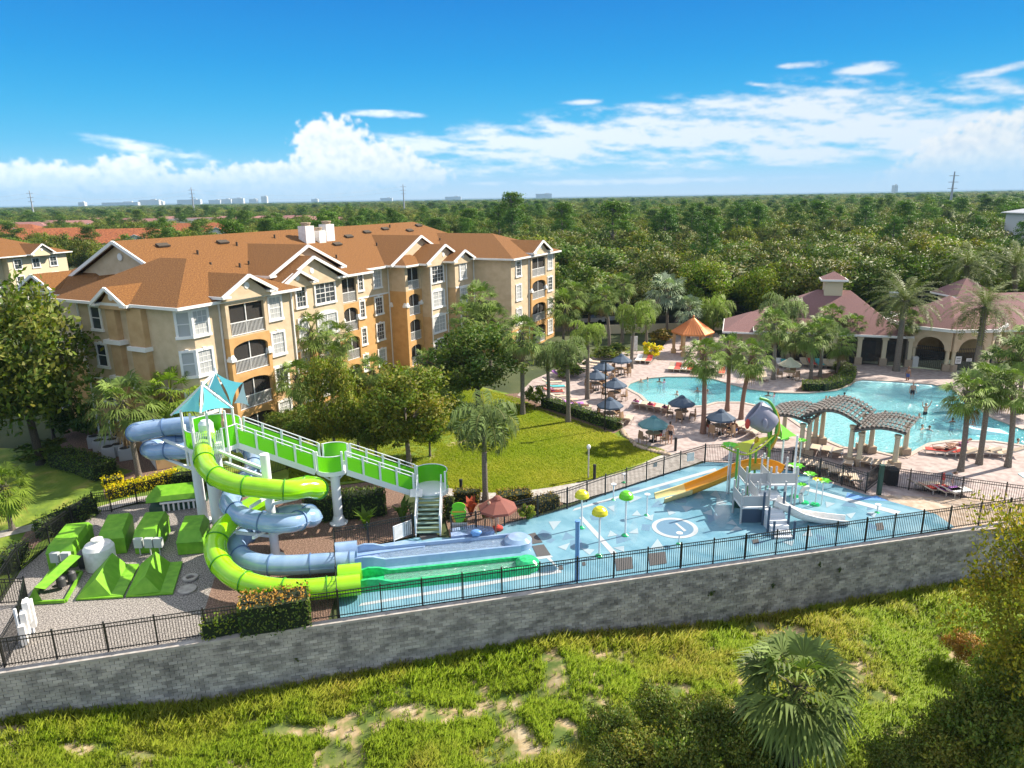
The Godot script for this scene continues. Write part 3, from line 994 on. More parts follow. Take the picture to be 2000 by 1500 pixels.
# a window with its white surround: c is the middle of the opening on the wall face, ex runs along the wall
func window(b: Node, c: Vector3, ex: Vector3, w: float, h: float, cols := 3, rows := 4, arched := false) -> void:
	var key := "w%.2f_%.2f_%d_%d_%s" % [w, h, cols, rows, arched]
	if not shape_cache.has(key):
		var f := MB.new()
		var t := 0.17
		f.box(Vector3(0, -h / 2 - t * 0.6, 0.06), Vector3(w + 2 * t + 0.12, t * 1.2, 0.16))
		f.box(Vector3(-w / 2 - t / 2, 0, 0.045), Vector3(t, h, 0.11))
		f.box(Vector3(w / 2 + t / 2, 0, 0.045), Vector3(t, h, 0.11))
		if arched:
			var arc := []
			for k in 9:
				var a := PI * k / 8.0
				arc.append(Vector2(cos(a) * (w / 2 + t), h / 2 + sin(a) * 0.36))
			f.face(arc, Vector3.ZERO, Vector3.RIGHT, Vector3.UP, 0.1)
		else:
			f.box(Vector3(0, h / 2 + t / 2, 0.05), Vector3(w + 2 * t, t, 0.12))
			f.box(Vector3(0, h / 2 + t * 0.9, 0.06), Vector3(0.24, t * 1.2, 0.15))
		var g := MB.new()
		g.box(Vector3(0, 0, 0.012), Vector3(w, h, 0.012))
		var m := MB.new()
		m.box(Vector3(0, 0, 0.03), Vector3(w, 0.06, 0.04))
		if w > 1.8: m.box(Vector3(0, 0, 0.034), Vector3(0.09, h, 0.045))
		for k in range(1, cols): m.box(Vector3(-w / 2 + w * k / cols, 0, 0.026), Vector3(0.028, h, 0.024))
		for k in range(1, rows):
			if k * 2 != rows: m.box(Vector3(0, -h / 2 + h * k / rows, 0.024), Vector3(w, 0.028, 0.022))
		var bl := MB.new()
		bl.box(Vector3(0, h * 0.16, 0.008), Vector3(w * 0.98, h * 0.64, 0.012))
		shape_cache[key] = [f.mesh(), g.mesh(), m.mesh(), bl.mesh()]
	var s: Array = shape_cache[key]
	var n := part_node("window", b, c, Basis(ex, Vector3.UP, ex.cross(Vector3.UP)))
	put(s[0], "surround", "trim", n)
	put(s[1], "pane", "blind" if rng.randf() < 0.35 else "glass", n)
	put(s[2], "muntins", "trim", n)

# recessed balconies, one over the other; o is the lower corner of the bay on the wall face
func balconies(b: Node, o: Vector3, ex: Vector3, w: float, floors: Array, depth := 1.3, pier := 0.3, wall_high := "beige", wall_low := "ochre") -> void:
	var nz := ex.cross(Vector3.UP)
	for q in floors:          # [floor height, storey height, arched]
		var n := part_node("balcony", b, o + Vector3(0, q[0], 0), Basis(ex, Vector3.UP, nz))
		var sh: float = q[1]
		var arched: bool = q[2]
		var mat: String = wall_low if arched else wall_high
		var iw := w - 2 * pier
		var head := sh - 0.42
		var slab := MB.new()
		slab.box(Vector3(w / 2, 0.02, -depth / 2 - 0.15), Vector3(w - 0.04, 0.16, depth - 0.34))
		put(slab, "floor_slab", "trim", n)
		var fr := MB.new()
		for x in [pier / 2, w - pier / 2]: fr.box(Vector3(x, sh / 2, -0.16), Vector3(pier, sh, 0.32))
		if arched:
			var poly := [Vector2(pier, sh), Vector2(pier, head - 0.5)]
			for k in 11:
				var a := PI - PI * k / 10.0
				poly.append(Vector2(w / 2 + cos(a) * iw / 2, head - 0.5 + sin(a) * 0.5))
			poly.append(Vector2(w - pier, sh))
			fr.face(poly, Vector3(0, 0, -0.32), Vector3.RIGHT, Vector3.UP, 0.316)
		else:
			fr.box(Vector3(w / 2, (head + sh) / 2, -0.16), Vector3(iw, sh - head, 0.316))
		fr.box(Vector3(w / 2, -0.06, -0.15), Vector3(iw, 0.24, 0.29))
		for x in [0.06, w - 0.06]: fr.box(Vector3(x, sh / 2, -0.32 - (depth - 0.32) / 2), Vector3(0.12, sh, depth - 0.33))
		put(fr, "balcony_front", mat, n)
		var back := MB.new()
		back.box(Vector3(w / 2, sh / 2, -depth + 0.03), Vector3(w - 0.26, sh, 0.06))
		put(back, "back_wall", "beige", n)
		var dr := MB.new()
		dr.box(Vector3(w * 0.42, 1.05, -depth + 0.08), Vector3(iw * 0.6, 2.1, 0.03))
		put(dr, "sliding_door", "sliding_glass", n)
		var r := MB.new()
		for y in [0.14, 1.05]: r.bar(Vector3(pier, y, -0.12), Vector3(w - pier, y, -0.12), 0.05, 0.06)
		var k := 0.06
		while k < iw:
			r.bar(Vector3(pier + k, 0.15, -0.12), Vector3(pier + k, 1.05, -0.12), 0.028, 0.028, Vector3.RIGHT)
			k += 0.13
		put(r, "railing", "trim", n)
		var ml := MB.new()
		ml.box(Vector3(w / 2, head / 2, -0.18), Vector3(0.07, head, 0.05))
		put(ml, "mullion", "trim", n)
		var s := MB.new()
		s.box(Vector3(w / 2, head / 2, -0.23), Vector3(iw, head, 0.008))
		put(s, "screen", "screen", n)
		if arched and q.size() > 3:
			for x in [pier / 2, w - pier / 2]:
				var cap := MB.new()
				cap.box(Vector3(x, 1.2, -0.12), Vector3(pier + 0.16, 0.22, 0.52))
				cap.lathe(Vector3(x, 1.31, -0.12), [Vector2(0.3, 0), Vector2(0.16, 0.3)], 4, false, PI / 4, PI / 4 + TAU)
				put(cap, "pier_cap", "trim", n)

func hip_roof(b: Node, u0: float, u1: float, v0: float, v1: float, eave: float, top: float, along_u: bool, r0: float, r1: float, mat := "shingle", trim := true) -> void:   # ridge from r0 to r1 along its axis
	var m := MB.new()
	var a := Vector3(u0, eave, v1)
	var c := Vector3(u1, eave, v1)
	var d := Vector3(u1, eave, v0)
	var e := Vector3(u0, eave, v0)
	if along_u:
		var p := Vector3(r0, top, (v0 + v1) / 2)
		var q := Vector3(r1, top, (v0 + v1) / 2)
		m.quad(a, p, q, c)
		m.quad(d, q, p, e)
		m.tri(c, q, d)
		m.tri(e, p, a)
	else:
		var p := Vector3((u0 + u1) / 2, top, r0)     # r0 is the back end, r1 the front end
		var q := Vector3((u0 + u1) / 2, top, r1)
		m.tri(a, q, c)
		m.quad(c, q, p, d)
		m.tri(d, p, e)
		m.quad(e, p, q, a)
	m.quad(a, c, d, e)
	put(m, "roof", mat, b)
	if trim:
		var t := MB.new()
		for s in [[a, c], [c, d], [d, e], [e, a]]:
			t.bar(s[0] + Vector3(0, -0.09, 0), s[1] + Vector3(0, -0.09, 0), 0.12, 0.2)
		put(t, "eaves_trim", "trim", b)

# gabled roof whose gable looks along +v (or -u when turned); ridge at u, from vf back to vb
func gable_roof(b: Node, u: float, half: float, vf: float, vb: float, eave: float, top: float, wall := "beige", turned := false, mat := "shingle") -> void:
	var at := func(x: float, y: float, z: float) -> Vector3: return Vector3(-z, y, x) if turned else Vector3(x, y, z)
	var m := MB.new()
	var L0: Vector3 = at.call(u - half, eave, vf)
	var L1: Vector3 = at.call(u - half, eave, vb)
	var R0: Vector3 = at.call(u + half, eave, vf)
	var R1: Vector3 = at.call(u + half, eave, vb)
	var T0: Vector3 = at.call(u, top, vf)
	var T1: Vector3 = at.call(u, top, vb)
	m.quad(L0, L1, T1, T0)
	m.quad(R0, T0, T1, R1)
	put(m, "roof", mat, b)
	var w := MB.new()
	var k := (half - 0.25) / half
	var lo := eave - 0.42
	var poly := [Vector2(-half * k, lo), Vector2(half * k, lo), Vector2(0, top - 0.12)]
	var ex: Vector3 = at.call(1, 0, 0) - at.call(0, 0, 0)
	var o: Vector3 = at.call(u, 0, vf - 0.5)
	w.face(poly, o, ex, Vector3.UP, 0.2)
	put(w, "gable_wall", wall, b)
	var t := MB.new()
	var out_: Vector3 = at.call(0, 0, 0.06) - at.call(0, 0, 0)
	t.bar(L0 + out_ + Vector3.DOWN * 0.1, T0 + out_ + Vector3.DOWN * 0.1, 0.14, 0.24)
	t.bar(R0 + out_ + Vector3.DOWN * 0.1, T0 + out_ + Vector3.DOWN * 0.1, 0.136, 0.236)
	t.bar(L0 + Vector3.DOWN * 0.1, L1 + Vector3.DOWN * 0.1, 0.12, 0.2)
	t.bar(R0 + Vector3.DOWN * 0.1, R1 + Vector3.DOWN * 0.1, 0.12, 0.2)
	var ret := minf(half * 0.3, 0.8)
	for s in [-1.0, 1.0]:
		var p: Vector3 = at.call(u + s * half, eave - 0.1, vf - 0.15)
		t.bar(p, p - ex * s * ret, 0.5, 0.16)
	put(t, "gable_trim", "trim", b)
	if top - eave > 1.0:
		var v := MB.new()
		var c2: Vector3 = at.call(u, eave + (top - eave) * 0.38, vf - 0.31)
		var nz := ex.cross(Vector3.UP)
		v.lathe(c2, [Vector2(0.0, 0.06), Vector2(0.24, 0.05), Vector2(0.27, 0.0)], 14, true, 0, TAU, Basis(ex, nz, ex.cross(nz)))
		put(v, "gable_medallion", "trim", b)

func block(b: Node, poly: Array, bands: Array) -> void:      # bands: [from, to, material]
	var pts := []
	for p in poly: pts.append(Vector3(p[0], 0, p[1]))
	for q in bands:
		var m := MB.new()
		m.slab(pts, q[0], q[1])
		put(m, "wall", q[2], b)

func downspout(b: Node, at: Vector3, hgt := 11.0) -> void:
	var m := MB.new()
	m.bar(at, at + Vector3.UP * hgt, 0.1, 0.1)
	put(m, "downspout", "trim", b)

func build_apartments() -> void:
	rng.seed = 9
	var o := P(335, 600, 11.2)
	o.y = 0
	var ang := deg_to_rad(27.0)
	var du := Vector3(sin(ang), 0, -cos(ang))
	var b := thing("apartment_building", o, "four storey beige and ochre apartment block with orange shingle roof beside the slides", "building")
	b.basis = Basis(du, Vector3.UP, du.cross(Vector3.UP))
	var X := Vector3.RIGHT
	var lv := [0.0, 2.82, 5.64, 8.46]
	var F := 8.46
	# walls
	block(b, [[0, -10.6], [0, 0], [0.9, 0.7], [3.3, 0.7], [3.3, 0.12], [7.2, 0.12], [7.2, 0.7], [10.4, 0.7], [10.4, -10.6]], [[-0.1, 5.3, "tan"], [5.3, 11.3, "beige"]])
	block(b, [[10.4, -10.6], [10.4, -1.9], [19.7, -1.9], [19.7, -3.4], [22.3, -3.4], [22.3, -10.6]], [[-0.1, 5.3, "ochre"], [5.3, 11.3, "beige"]])
	block(b, [[22.3, -10.6], [22.3, -4.2], [30.0, -4.2], [30.0, -10.6]], [[-0.1, 8.3, "ochre"], [8.3, 11.3, "beige"]])
	block(b, [[30.0, -10.6], [30.0, -4.0], [33.0, -4.0], [33.0, -0.9], [36.6, -0.9], [36.6, -10.6]], [[-0.1, 5.3, "tan"], [5.3, 11.3, "beige"]])
	block(b, [[36.6, -10.6], [36.6, 0.2], [40.8, 0.2], [40.8, -10.6]], [[-0.1, 8.2, "tan"], [8.2, 11.3, "beige"]])
	block(b, [[40.8, -10.6], [40.8, 5.2], [45.6, 5.2], [45.6, 4.0], [50.3, 4.0], [50.3, 5.2], [53.6, 5.2], [53.6, -10.6]], [[-0.1, 2.8, "ochre"], [2.8, 11.3, "beige"]])
	block(b, [[5.2, -20.0], [5.2, -10.6], [52.0, -10.6], [52.0, -20.0]], [[-0.1, 11.35, "beige"]])
	block(b, [[3.0, -22.0], [3.0, -15.3], [5.1, -15.3], [5.1, -13.0], [14.0, -13.0], [14.0, -22.0]], [[-0.1, 5.3, "ochre"], [5.3, 11.2, "beige"]])
	# white bands
	var bd := MB.new()
	for q in [[[22.3, -4.2], [30.0, -4.2], 8.3], [[36.6, 0.2], [40.8, 0.2], 8.2], [[33.0, -0.9], [36.6, -0.9], 5.3], [[7.2, 0.7], [10.4, 0.7], 5.3], [[0.9, 0.7], [3.3, 0.7], 5.3], [[10.4, -1.9], [19.7, -1.9], 5.3]]:
		bd = MB.new()
		bd.bar(Vector3(q[0][0], q[2], q[0][1] + 0.03), Vector3(q[1][0], q[2], q[1][1] + 0.03), 0.08, 0.16)
		put(bd, "band", "trim", b)
	bd = MB.new()
	bd.bar(Vector3(-0.03, 5.3, -10.6), Vector3(-0.03, 5.3, 0.0), 0.08, 0.16)
	put(bd, "band", "trim", b)
	# windows
	for f in lv:
		var y: float = f + 1.5
		window(b, Vector3(1.55, y, 0.7), X, 1.15, 1.65)
		window(b, Vector3(8.55, y, 0.7), X, 1.2, 1.65)
		window(b, Vector3(14.2, y, -1.9), X, 1.05, 1.65)
		window(b, Vector3(17.3, y, -1.9), X, 2.5, 1.7, 4, 4, f > 5.0)
		window(b, Vector3(25.2, y, -4.2), X, 0.65, 1.6, 2, 4)
		window(b, Vector3(28.0, y, -4.2), X, 1.15, 1.65)
		window(b, Vector3(34.6, y, -0.9), X, 2.3, 1.7, 4, 4, f < 8.0)
		window(b, Vector3(38.3, y, 0.2), X, 1.25, 1.65)
		window(b, Vector3(42.7, y, 5.2), X, 1.2, 1.65)
		window(b, Vector3(51.9, y, 5.2), X, 1.3, 1.65)
		window(b, Vector3(0.45, y, 0.35), Vector3(0.9, 0, 0.7).normalized(), 0.75, 1.65, 1, 2)
		# end wall, looking along -u: ex runs along +v
		window(b, Vector3(0, y, -8.4), Vector3(0, 0, 1), 1.0, 1.6, 1, 2)
		if f < 8.0: window(b, Vector3(0, y - 0.2, -4.1), Vector3(0, 0, 1), 0.5, 1.2, 1, 2)
		window(b, Vector3(3.0, y, -19.5), Vector3(0, 0, 1), 1.0, 1.6, 2, 4)
	# stepped pilasters on the end wall, with a small gable over them
	var pil := MB.new()
	for q in [[-6.6, -5.6, 0.45], [-4.3, -2.7, 0.45]]:
		pil = MB.new()
		pil.box(Vector3(-q[2] / 2, 5.5, (q[0] + q[1]) / 2), Vector3(q[2], 11.0, q[1] - q[0]))
		put(pil, "pilaster", "tan", b)
	var led := MB.new()
	for q in [[-6.1, 8.4], [-3.5, 8.1], [-6.1, 5.7], [-3.5, 5.3]]:
		led = MB.new()
		led.box(Vector3(-0.3, q[1], q[0]), Vector3(0.75, 0.3, 1.9))
		put(led, "pilaster_ledge", "trim", b)
	gable_roof(b, -5.4, 1.9, 0.95, -5.0, 11.25, 12.45, "tan", true)
	# balconies
	var four := [[lv[0], 2.82, true], [lv[1], 2.82, true], [lv[2], 2.82, true, true], [lv[3], 2.8, false]]
	balconies(b, Vector3(3.3, 0, 1.3), X, 3.9, four, 1.2)
	balconies(b, Vector3(19.75, 0, -2.15), X, 2.5, four, 1.25, 0.2)
	balconies(b, Vector3(30.0, 0, -2.0), X, 3.0, four, 2.0, 0.35)
	balconies(b, Vector3(45.65, 0, 5.5), X, 4.6, four, 1.5, 0.32)
	balconies(b, Vector3(29.95, 0, -4.15), Vector3(0, 0, 1), 2.1, four, 0.6, 0.28)
	balconies(b, Vector3(2.95, 0, -15.2), Vector3(0, 0, 1), 2.2, four, 1.5, 0.25)
	balconies(b, Vector3(1.9, 0, -12.9), Vector3(0, 0, 1), 2.3, four, 1.5, 0.3)
	for q in [[3.2, 0.78], [10.35, 0.78], [22.4, -4.12], [29.85, -4.12], [33.1, -0.82], [36.4, -0.82], [40.7, 0.3], [45.5, 5.28], [-0.08, -10.4]]:
		downspout(b, Vector3(q[0], 0, q[1]))
	# roofs
	var E := 11.28
	var m := MB.new()
	m.quad(Vector3(4.6, E, -3.55), Vector3(4.6, 15.2, -12), Vector3(46.5, 15.2, -12), Vector3(54.0, E, -3.55))
	m.quad(Vector3(54.0, E, -20.45), Vector3(46.5, 15.2, -12), Vector3(4.6, 15.2, -12), Vector3(4.6, E, -20.45))
	m.tri(Vector3(54.0, E, -3.55), Vector3(46.5, 15.2, -12), Vector3(54.0, E, -20.45))
	put(m, "roof", "shingle", b)
	var gw := MB.new()
	gw.face([Vector2(-19.9, E), Vector2(-4.1, E), Vector2(-12, 14.95)], Vector3(5.25, 0, 0), Vector3(0, 0, 1), Vector3.UP, 0.2)
	put(gw, "gable_wall", "beige", b)
	var tr := MB.new()
	tr.bar(Vector3(4.55, E - 0.1, -3.55), Vector3(4.55, 15.1, -12), 0.16, 0.26)
	tr.bar(Vector3(4.55, E - 0.1, -20.45), Vector3(4.55, 15.1, -12), 0.158, 0.258)
	tr.bar(Vector3(20, E - 0.1, -3.5), Vector3(54, E - 0.1, -3.5), 0.12, 0.2)
	put(tr, "eaves_trim", "trim", b)
	var med := MB.new()
	med.lathe(Vector3(5.0, 13.9, -12), [Vector2(0, 0.06), Vector2(0.28, 0.05), Vector2(0.32, 0)], 14, true, 0, TAU, Basis(Vector3(0, 0, 1), Vector3(-1, 0, 0), Vector3(0, -1, 0)))
	put(med, "gable_medallion", "trim", b)
	hip_roof(b, -0.6, 11.0, -12.6, 1.3, E, 13.95, false, -7.4, -4.4)
	gable_roof(b, 5.25, 2.6, 1.85, -3.2, 11.62, 12.98)
	gable_roof(b, 16.5, 4.9, -2.7, -10.5, 12.0, 14.3)
	gable_roof(b, 15.6, 4.4, -1.35, -9.5, 11.3, 13.4)
	gable_roof(b, 13.4, 2.1, -1.0, -6.0, 11.32, 12.4)
	hip_roof(b, 18.8, 24.0, -8.0, -1.5, E, 12.5, false, -5.4, -4.1)
	gable_roof(b, 34.7, 5.9, -2.9, -11.0, 11.34, 14.15)
	hip_roof(b, 29.3, 34.6, -7.0, -1.35, E, 12.55, false, -4.3, -4.0)
	gable_roof(b, 35.7, 3.9, -0.4, -8.0, 11.31, 13.15)
	gable_roof(b, 38.0, 2.5, 0.75, -6.0, 11.29, 12.4)
	hip_roof(b, 40.2, 54.2, -16.0, 5.85, E, 13.75, false, -9.0, -0.6)
	gable_roof(b, 47.95, 2.8, 6.05, -0.5, 11.6, 12.95)
	hip_roof(b, 2.3, 14.6, -22.6, -12.6, 11.2, 13.4, true, 7.0, 9.8)
	gable_roof(b, -19.2, 2.6, -2.0, -8.0, 11.3, 12.6, "beige", true)
	hip_roof(b, 1.2, 8.0, -16.0, -10.2, 11.22, 12.5, true, 3.6, 5.6)
	# roof vents and pipes
	for q in [[8.0, -10.6], [14.0, -10.4], [18.0, -8.6], [30.5, -9.6], [34.5, -10.2], [38.5, -10.6], [42.5, -9.8], [46.0, -10.8], [27.0, -8.3]]:
		var vt := MB.new()
		var yy: float = 15.2 - 0.463 * (-12.0 - q[1]) * -1.0
		vt.box(Vector3(q[0], yy + 0.14, q[1]), Vector3(1.1, 0.14, 0.5), Basis(Vector3.RIGHT, 0.43))
		put(vt, "roof_vent", "bark_dark", b)
	for q in [[10.0, -9.0], [15.0, -9.8], [9.5, -7.0], [12.0, -6.4], [13.2, -6.6], [20.5, -10.6], [29.0, -11.0], [32.5, -7.4], [24.0, -6.0], [45.0, -7.0], [40.0, -11.0]]:
		var pp := MB.new()
		var y2: float = 15.2 - 0.463 * (q[1] + 12.0)
		pp.tube([Vector3(q[0], y2 - 0.1, q[1]), Vector3(q[0], y2 + 0.35, q[1])], 0.09, 8)
		put(pp, "vent_pipe", "bark_dark", b)
	for q in [[23.9, -9.6, 1.5, 1.25], [25.6, -9.5, 1.0, 1.0], [27.1, -9.7, 1.5, 1.25]]:
		var ch := MB.new()
		var y3: float = 15.2 - 0.463 * (q[1] + 12.0)
		ch.box(Vector3(q[0], y3 + q[2] / 2 - 0.4, q[1]), Vector3(q[3], q[2] + 0.8, 1.0))
		var chim := put(ch, "chimney", "white_paint", b)
		var cap := MB.new()
		cap.lathe(Vector3(q[0], y3 + q[2], q[1]), [Vector2(q[3] * 0.36, 0), Vector2(q[3] * 0.36, 0.2), Vector2(q[3] * 0.42, 0.22), Vector2(q[3] * 0.42, 0.34), Vector2(0, 0.36)], 12, false)
		put(cap, "chimney_cap", "stone_base", chim)

# ---------------------------------------------------------------- slide tower
func PZ(px: float, py: float, z: float) -> Vector3:      # point seen at that pixel, z metres ahead
	var d := ray(px, py)
	return Vector3(0, EYE, 0) + d * (z / d.z)

func curved_panel(m: MB, c: Vector3, r: float, a0: float, a1: float, y0: float, y1: float, thick := 0.03, seg := 14) -> void:
	for k in seg:
		var a := a0 + (a1 - a0) * k / seg
		var b := a0 + (a1 - a0) * (k + 1) / seg
		var da := Vector3(cos(a), 0, sin(a))
		var db := Vector3(cos(b), 0, sin(b))
		for rr in [r, r - thick]:
			var s := 1.0 if rr == r else -1.0
			m.quad_n(c + da * rr + Vector3.UP * y0, c + da * rr + Vector3.UP * y1, c + db * rr + Vector3.UP * y1, c + db * rr + Vector3.UP * y0, da * s, da * s, db * s, db * s)
		m.quad(c + da * r + Vector3.UP * y1, c + da * (r - thick) + Vector3.UP * y1, c + db * (r - thick) + Vector3.UP * y1, c + db * r + Vector3.UP * y1)

func sail(m: MB, A: Vector3, B: Vector3, C: Vector3, pull := 0.35, n := 10) -> void:
	var G := (A + B + C) / 3.0
	var at := func(i: int, j: int) -> Vector3:
		var wa := i / float(n)
		var wb := j / float(n)
		var wc := 1.0 - wa - wb
		var p := A * wa + B * wb + C * wc
		p += (G - (A + B) / 2) * (4 * wa * wb * pull) + (G - (B + C) / 2) * (4 * wb * wc * pull) + (G - (A + C) / 2) * (4 * wa * wc * pull)
		return p
	for i in n:
		for j in n - i:
			m.tri(at.call(i, j), at.call(i + 1, j), at.call(i, j + 1))
			if i + j < n - 1: m.tri(at.call(i + 1, j), at.call(i + 1, j + 1), at.call(i, j + 1))

func slide_tube(called: String, label: String, path: Array, mat: String, seam: String) -> Node3D:
	var t := thing(called, path[0], label, "water slide")
	var pts := rel(spline(path, 8), path[0])
	# even out the spacing
	var even := [pts[0]]
	var carry := 0.0
	for i in pts.size() - 1:
		var l: float = pts[i].distance_to(pts[i + 1])
		var s := 0.16 - carry
		while s < l:
			even.append(pts[i].lerp(pts[i + 1], s / l))
			s += 0.16
		carry = l - (s - 0.16)
	even.append(pts[-1])
	var lens := 12
	var i := 0
	while i < even.size() - 2:
		var seg := even.slice(i, mini(i + lens + 1, even.size()))
		if seg.size() < 2: break
		var m := MB.new()
		m.tube(seg, 0.50, 28, false)
		m.tube(seg, 0.475, 20, false)
		var tube_ := put(m, "tube_section", mat, t)
		# lengthwise joint flange at mid height, on both sides
		for s in [-1.0, 1.0]:
			var fl := MB.new()
			var rail := []
			for k in seg.size():
				var d: Vector3 = (seg[mini(k + 1, seg.size() - 1)] - seg[maxi(k - 1, 0)]).normalized()
				rail.append(seg[k] + d.cross(Vector3.UP).normalized() * s * 0.505 + Vector3(0, -0.04, 0))
			for k in rail.size() - 1: fl.bar(rail[k], rail[k + 1], 0.05, 0.035)
			put(fl, "flange", mat, tube_)
		if i > 0:
			var ring := MB.new()
			var d2: Vector3 = (seg[1] - seg[0]).normalized()
			ring.tube([seg[0] - d2 * 0.025, seg[0] + d2 * 0.025], 0.55, 28, true)
			put(ring, "joint_ring", seam, t)
		i += lens
	return t

func run_stairs(t: Node, a: Vector3, b: Vector3, width: float, posts: int, panels := true) -> void:    # from the upper end a down to b
	var d := b - a
	var flatd := Vector3(d.x, 0, d.z).normalized()
	var side := flatd.cross(Vector3.UP)
	var rise := a.y - b.y
	var n := int(rise / 0.18)
	for k in n:
		var p := a.lerp(b, (k + 0.5) / n) + Vector3.UP * 0.02
		var m := MB.new()
		m.box(p, Vector3(Vector2(d.x, d.z).length() / n + 0.02, 0.05, width - 0.08), Basis(flatd, Vector3.UP, flatd.cross(Vector3.UP)))
		put(m, "tread", "tread", t)
	for s in [-1.0, 1.0]:
		var o: Vector3 = side * s * width * 0.5
		var st := MB.new()
		st.bar(a + o + Vector3.UP * -0.08, b + o + Vector3.UP * -0.08, 0.06, 0.34)
		put(st, "stringer", "white_metal", t)
		for k in posts + 1:
			var p2 := a.lerp(b, k / float(posts)) + o
			var ps := MB.new()
			ps.box(p2 + Vector3.UP * 0.55, Vector3(0.12, 1.25, 0.08), Basis(flatd, Vector3.UP, flatd.cross(Vector3.UP)))
			put(ps, "post", "white_metal", t)
		for y in [0.98, 1.2]:
			var hr := MB.new()
			hr.tube([a + o + Vector3.UP * y, b + o + Vector3.UP * y], 0.03, 6)
			put(hr, "handrail", "white_metal", t)
		if panels:
			for k in posts:
				var q0 := a.lerp(b, (k + 0.06) / posts) + o
				var q1 := a.lerp(b, (k + 0.94) / posts) + o
				var pn := MB.new()
				var h := side * 0.012
				pn.hexa([q0 + Vector3.UP * 0.1 - h, q1 + Vector3.UP * 0.1 - h, q1 + Vector3.UP * 0.1 + h, q0 + Vector3.UP * 0.1 + h, q0 + Vector3.UP * 0.88 - h, q1 + Vector3.UP * 0.88 - h, q1 + Vector3.UP * 0.88 + h, q0 + Vector3.UP * 0.88 + h])
				put(pn, "side_panel", "green_panel", t)

func landing(t: Node, c: Vector3, r: float, arcs: Array) -> void:
	var fl := MB.new()
	fl.lathe(c, [Vector2(r * 0.55, -0.32), Vector2(r, -0.2), Vector2(r + 0.04, -0.2), Vector2(r + 0.04, 0.04), Vector2(0, 0.04)], 28, false)
	put(fl, "landing_floor", "white_metal", t)
	for q in arcs:
		var p := MB.new()
		curved_panel(p, c, r, q[0], q[1], 0.06, q[2])
		put(p, "curved_panel", "green_panel", t)
		var rl := MB.new()
		var path := []
		for k in 13:
			var a: float = lerpf(q[0], q[1], k / 12.0)
			path.append(c + Vector3(cos(a) * r, q[2] + 0.03, sin(a) * r))
		rl.tube(path, 0.03, 6)
		put(rl, "curved_rail", "white_metal", t)
		for a in [q[0], q[1]]:
			var ps := MB.new()
			ps.box(c + Vector3(cos(a) * r, 0.55, sin(a) * r), Vector3(0.1, 1.3, 0.1))
			put(ps, "post", "white_metal", t)

func column(t: Node, foot: Vector3, top: float, r: float, flare := false) -> void:
	var m := MB.new()
	var prof := [Vector2(r * 2.0, 0), Vector2(r * 2.0, 0.06), Vector2(r * (1.5 if flare else 1.05), 0.1), Vector2(r, 0.5), Vector2(r, top), Vector2(0, top)]
	m.lathe(foot, prof, 18)
	put(m, "column", "white_metal", t)

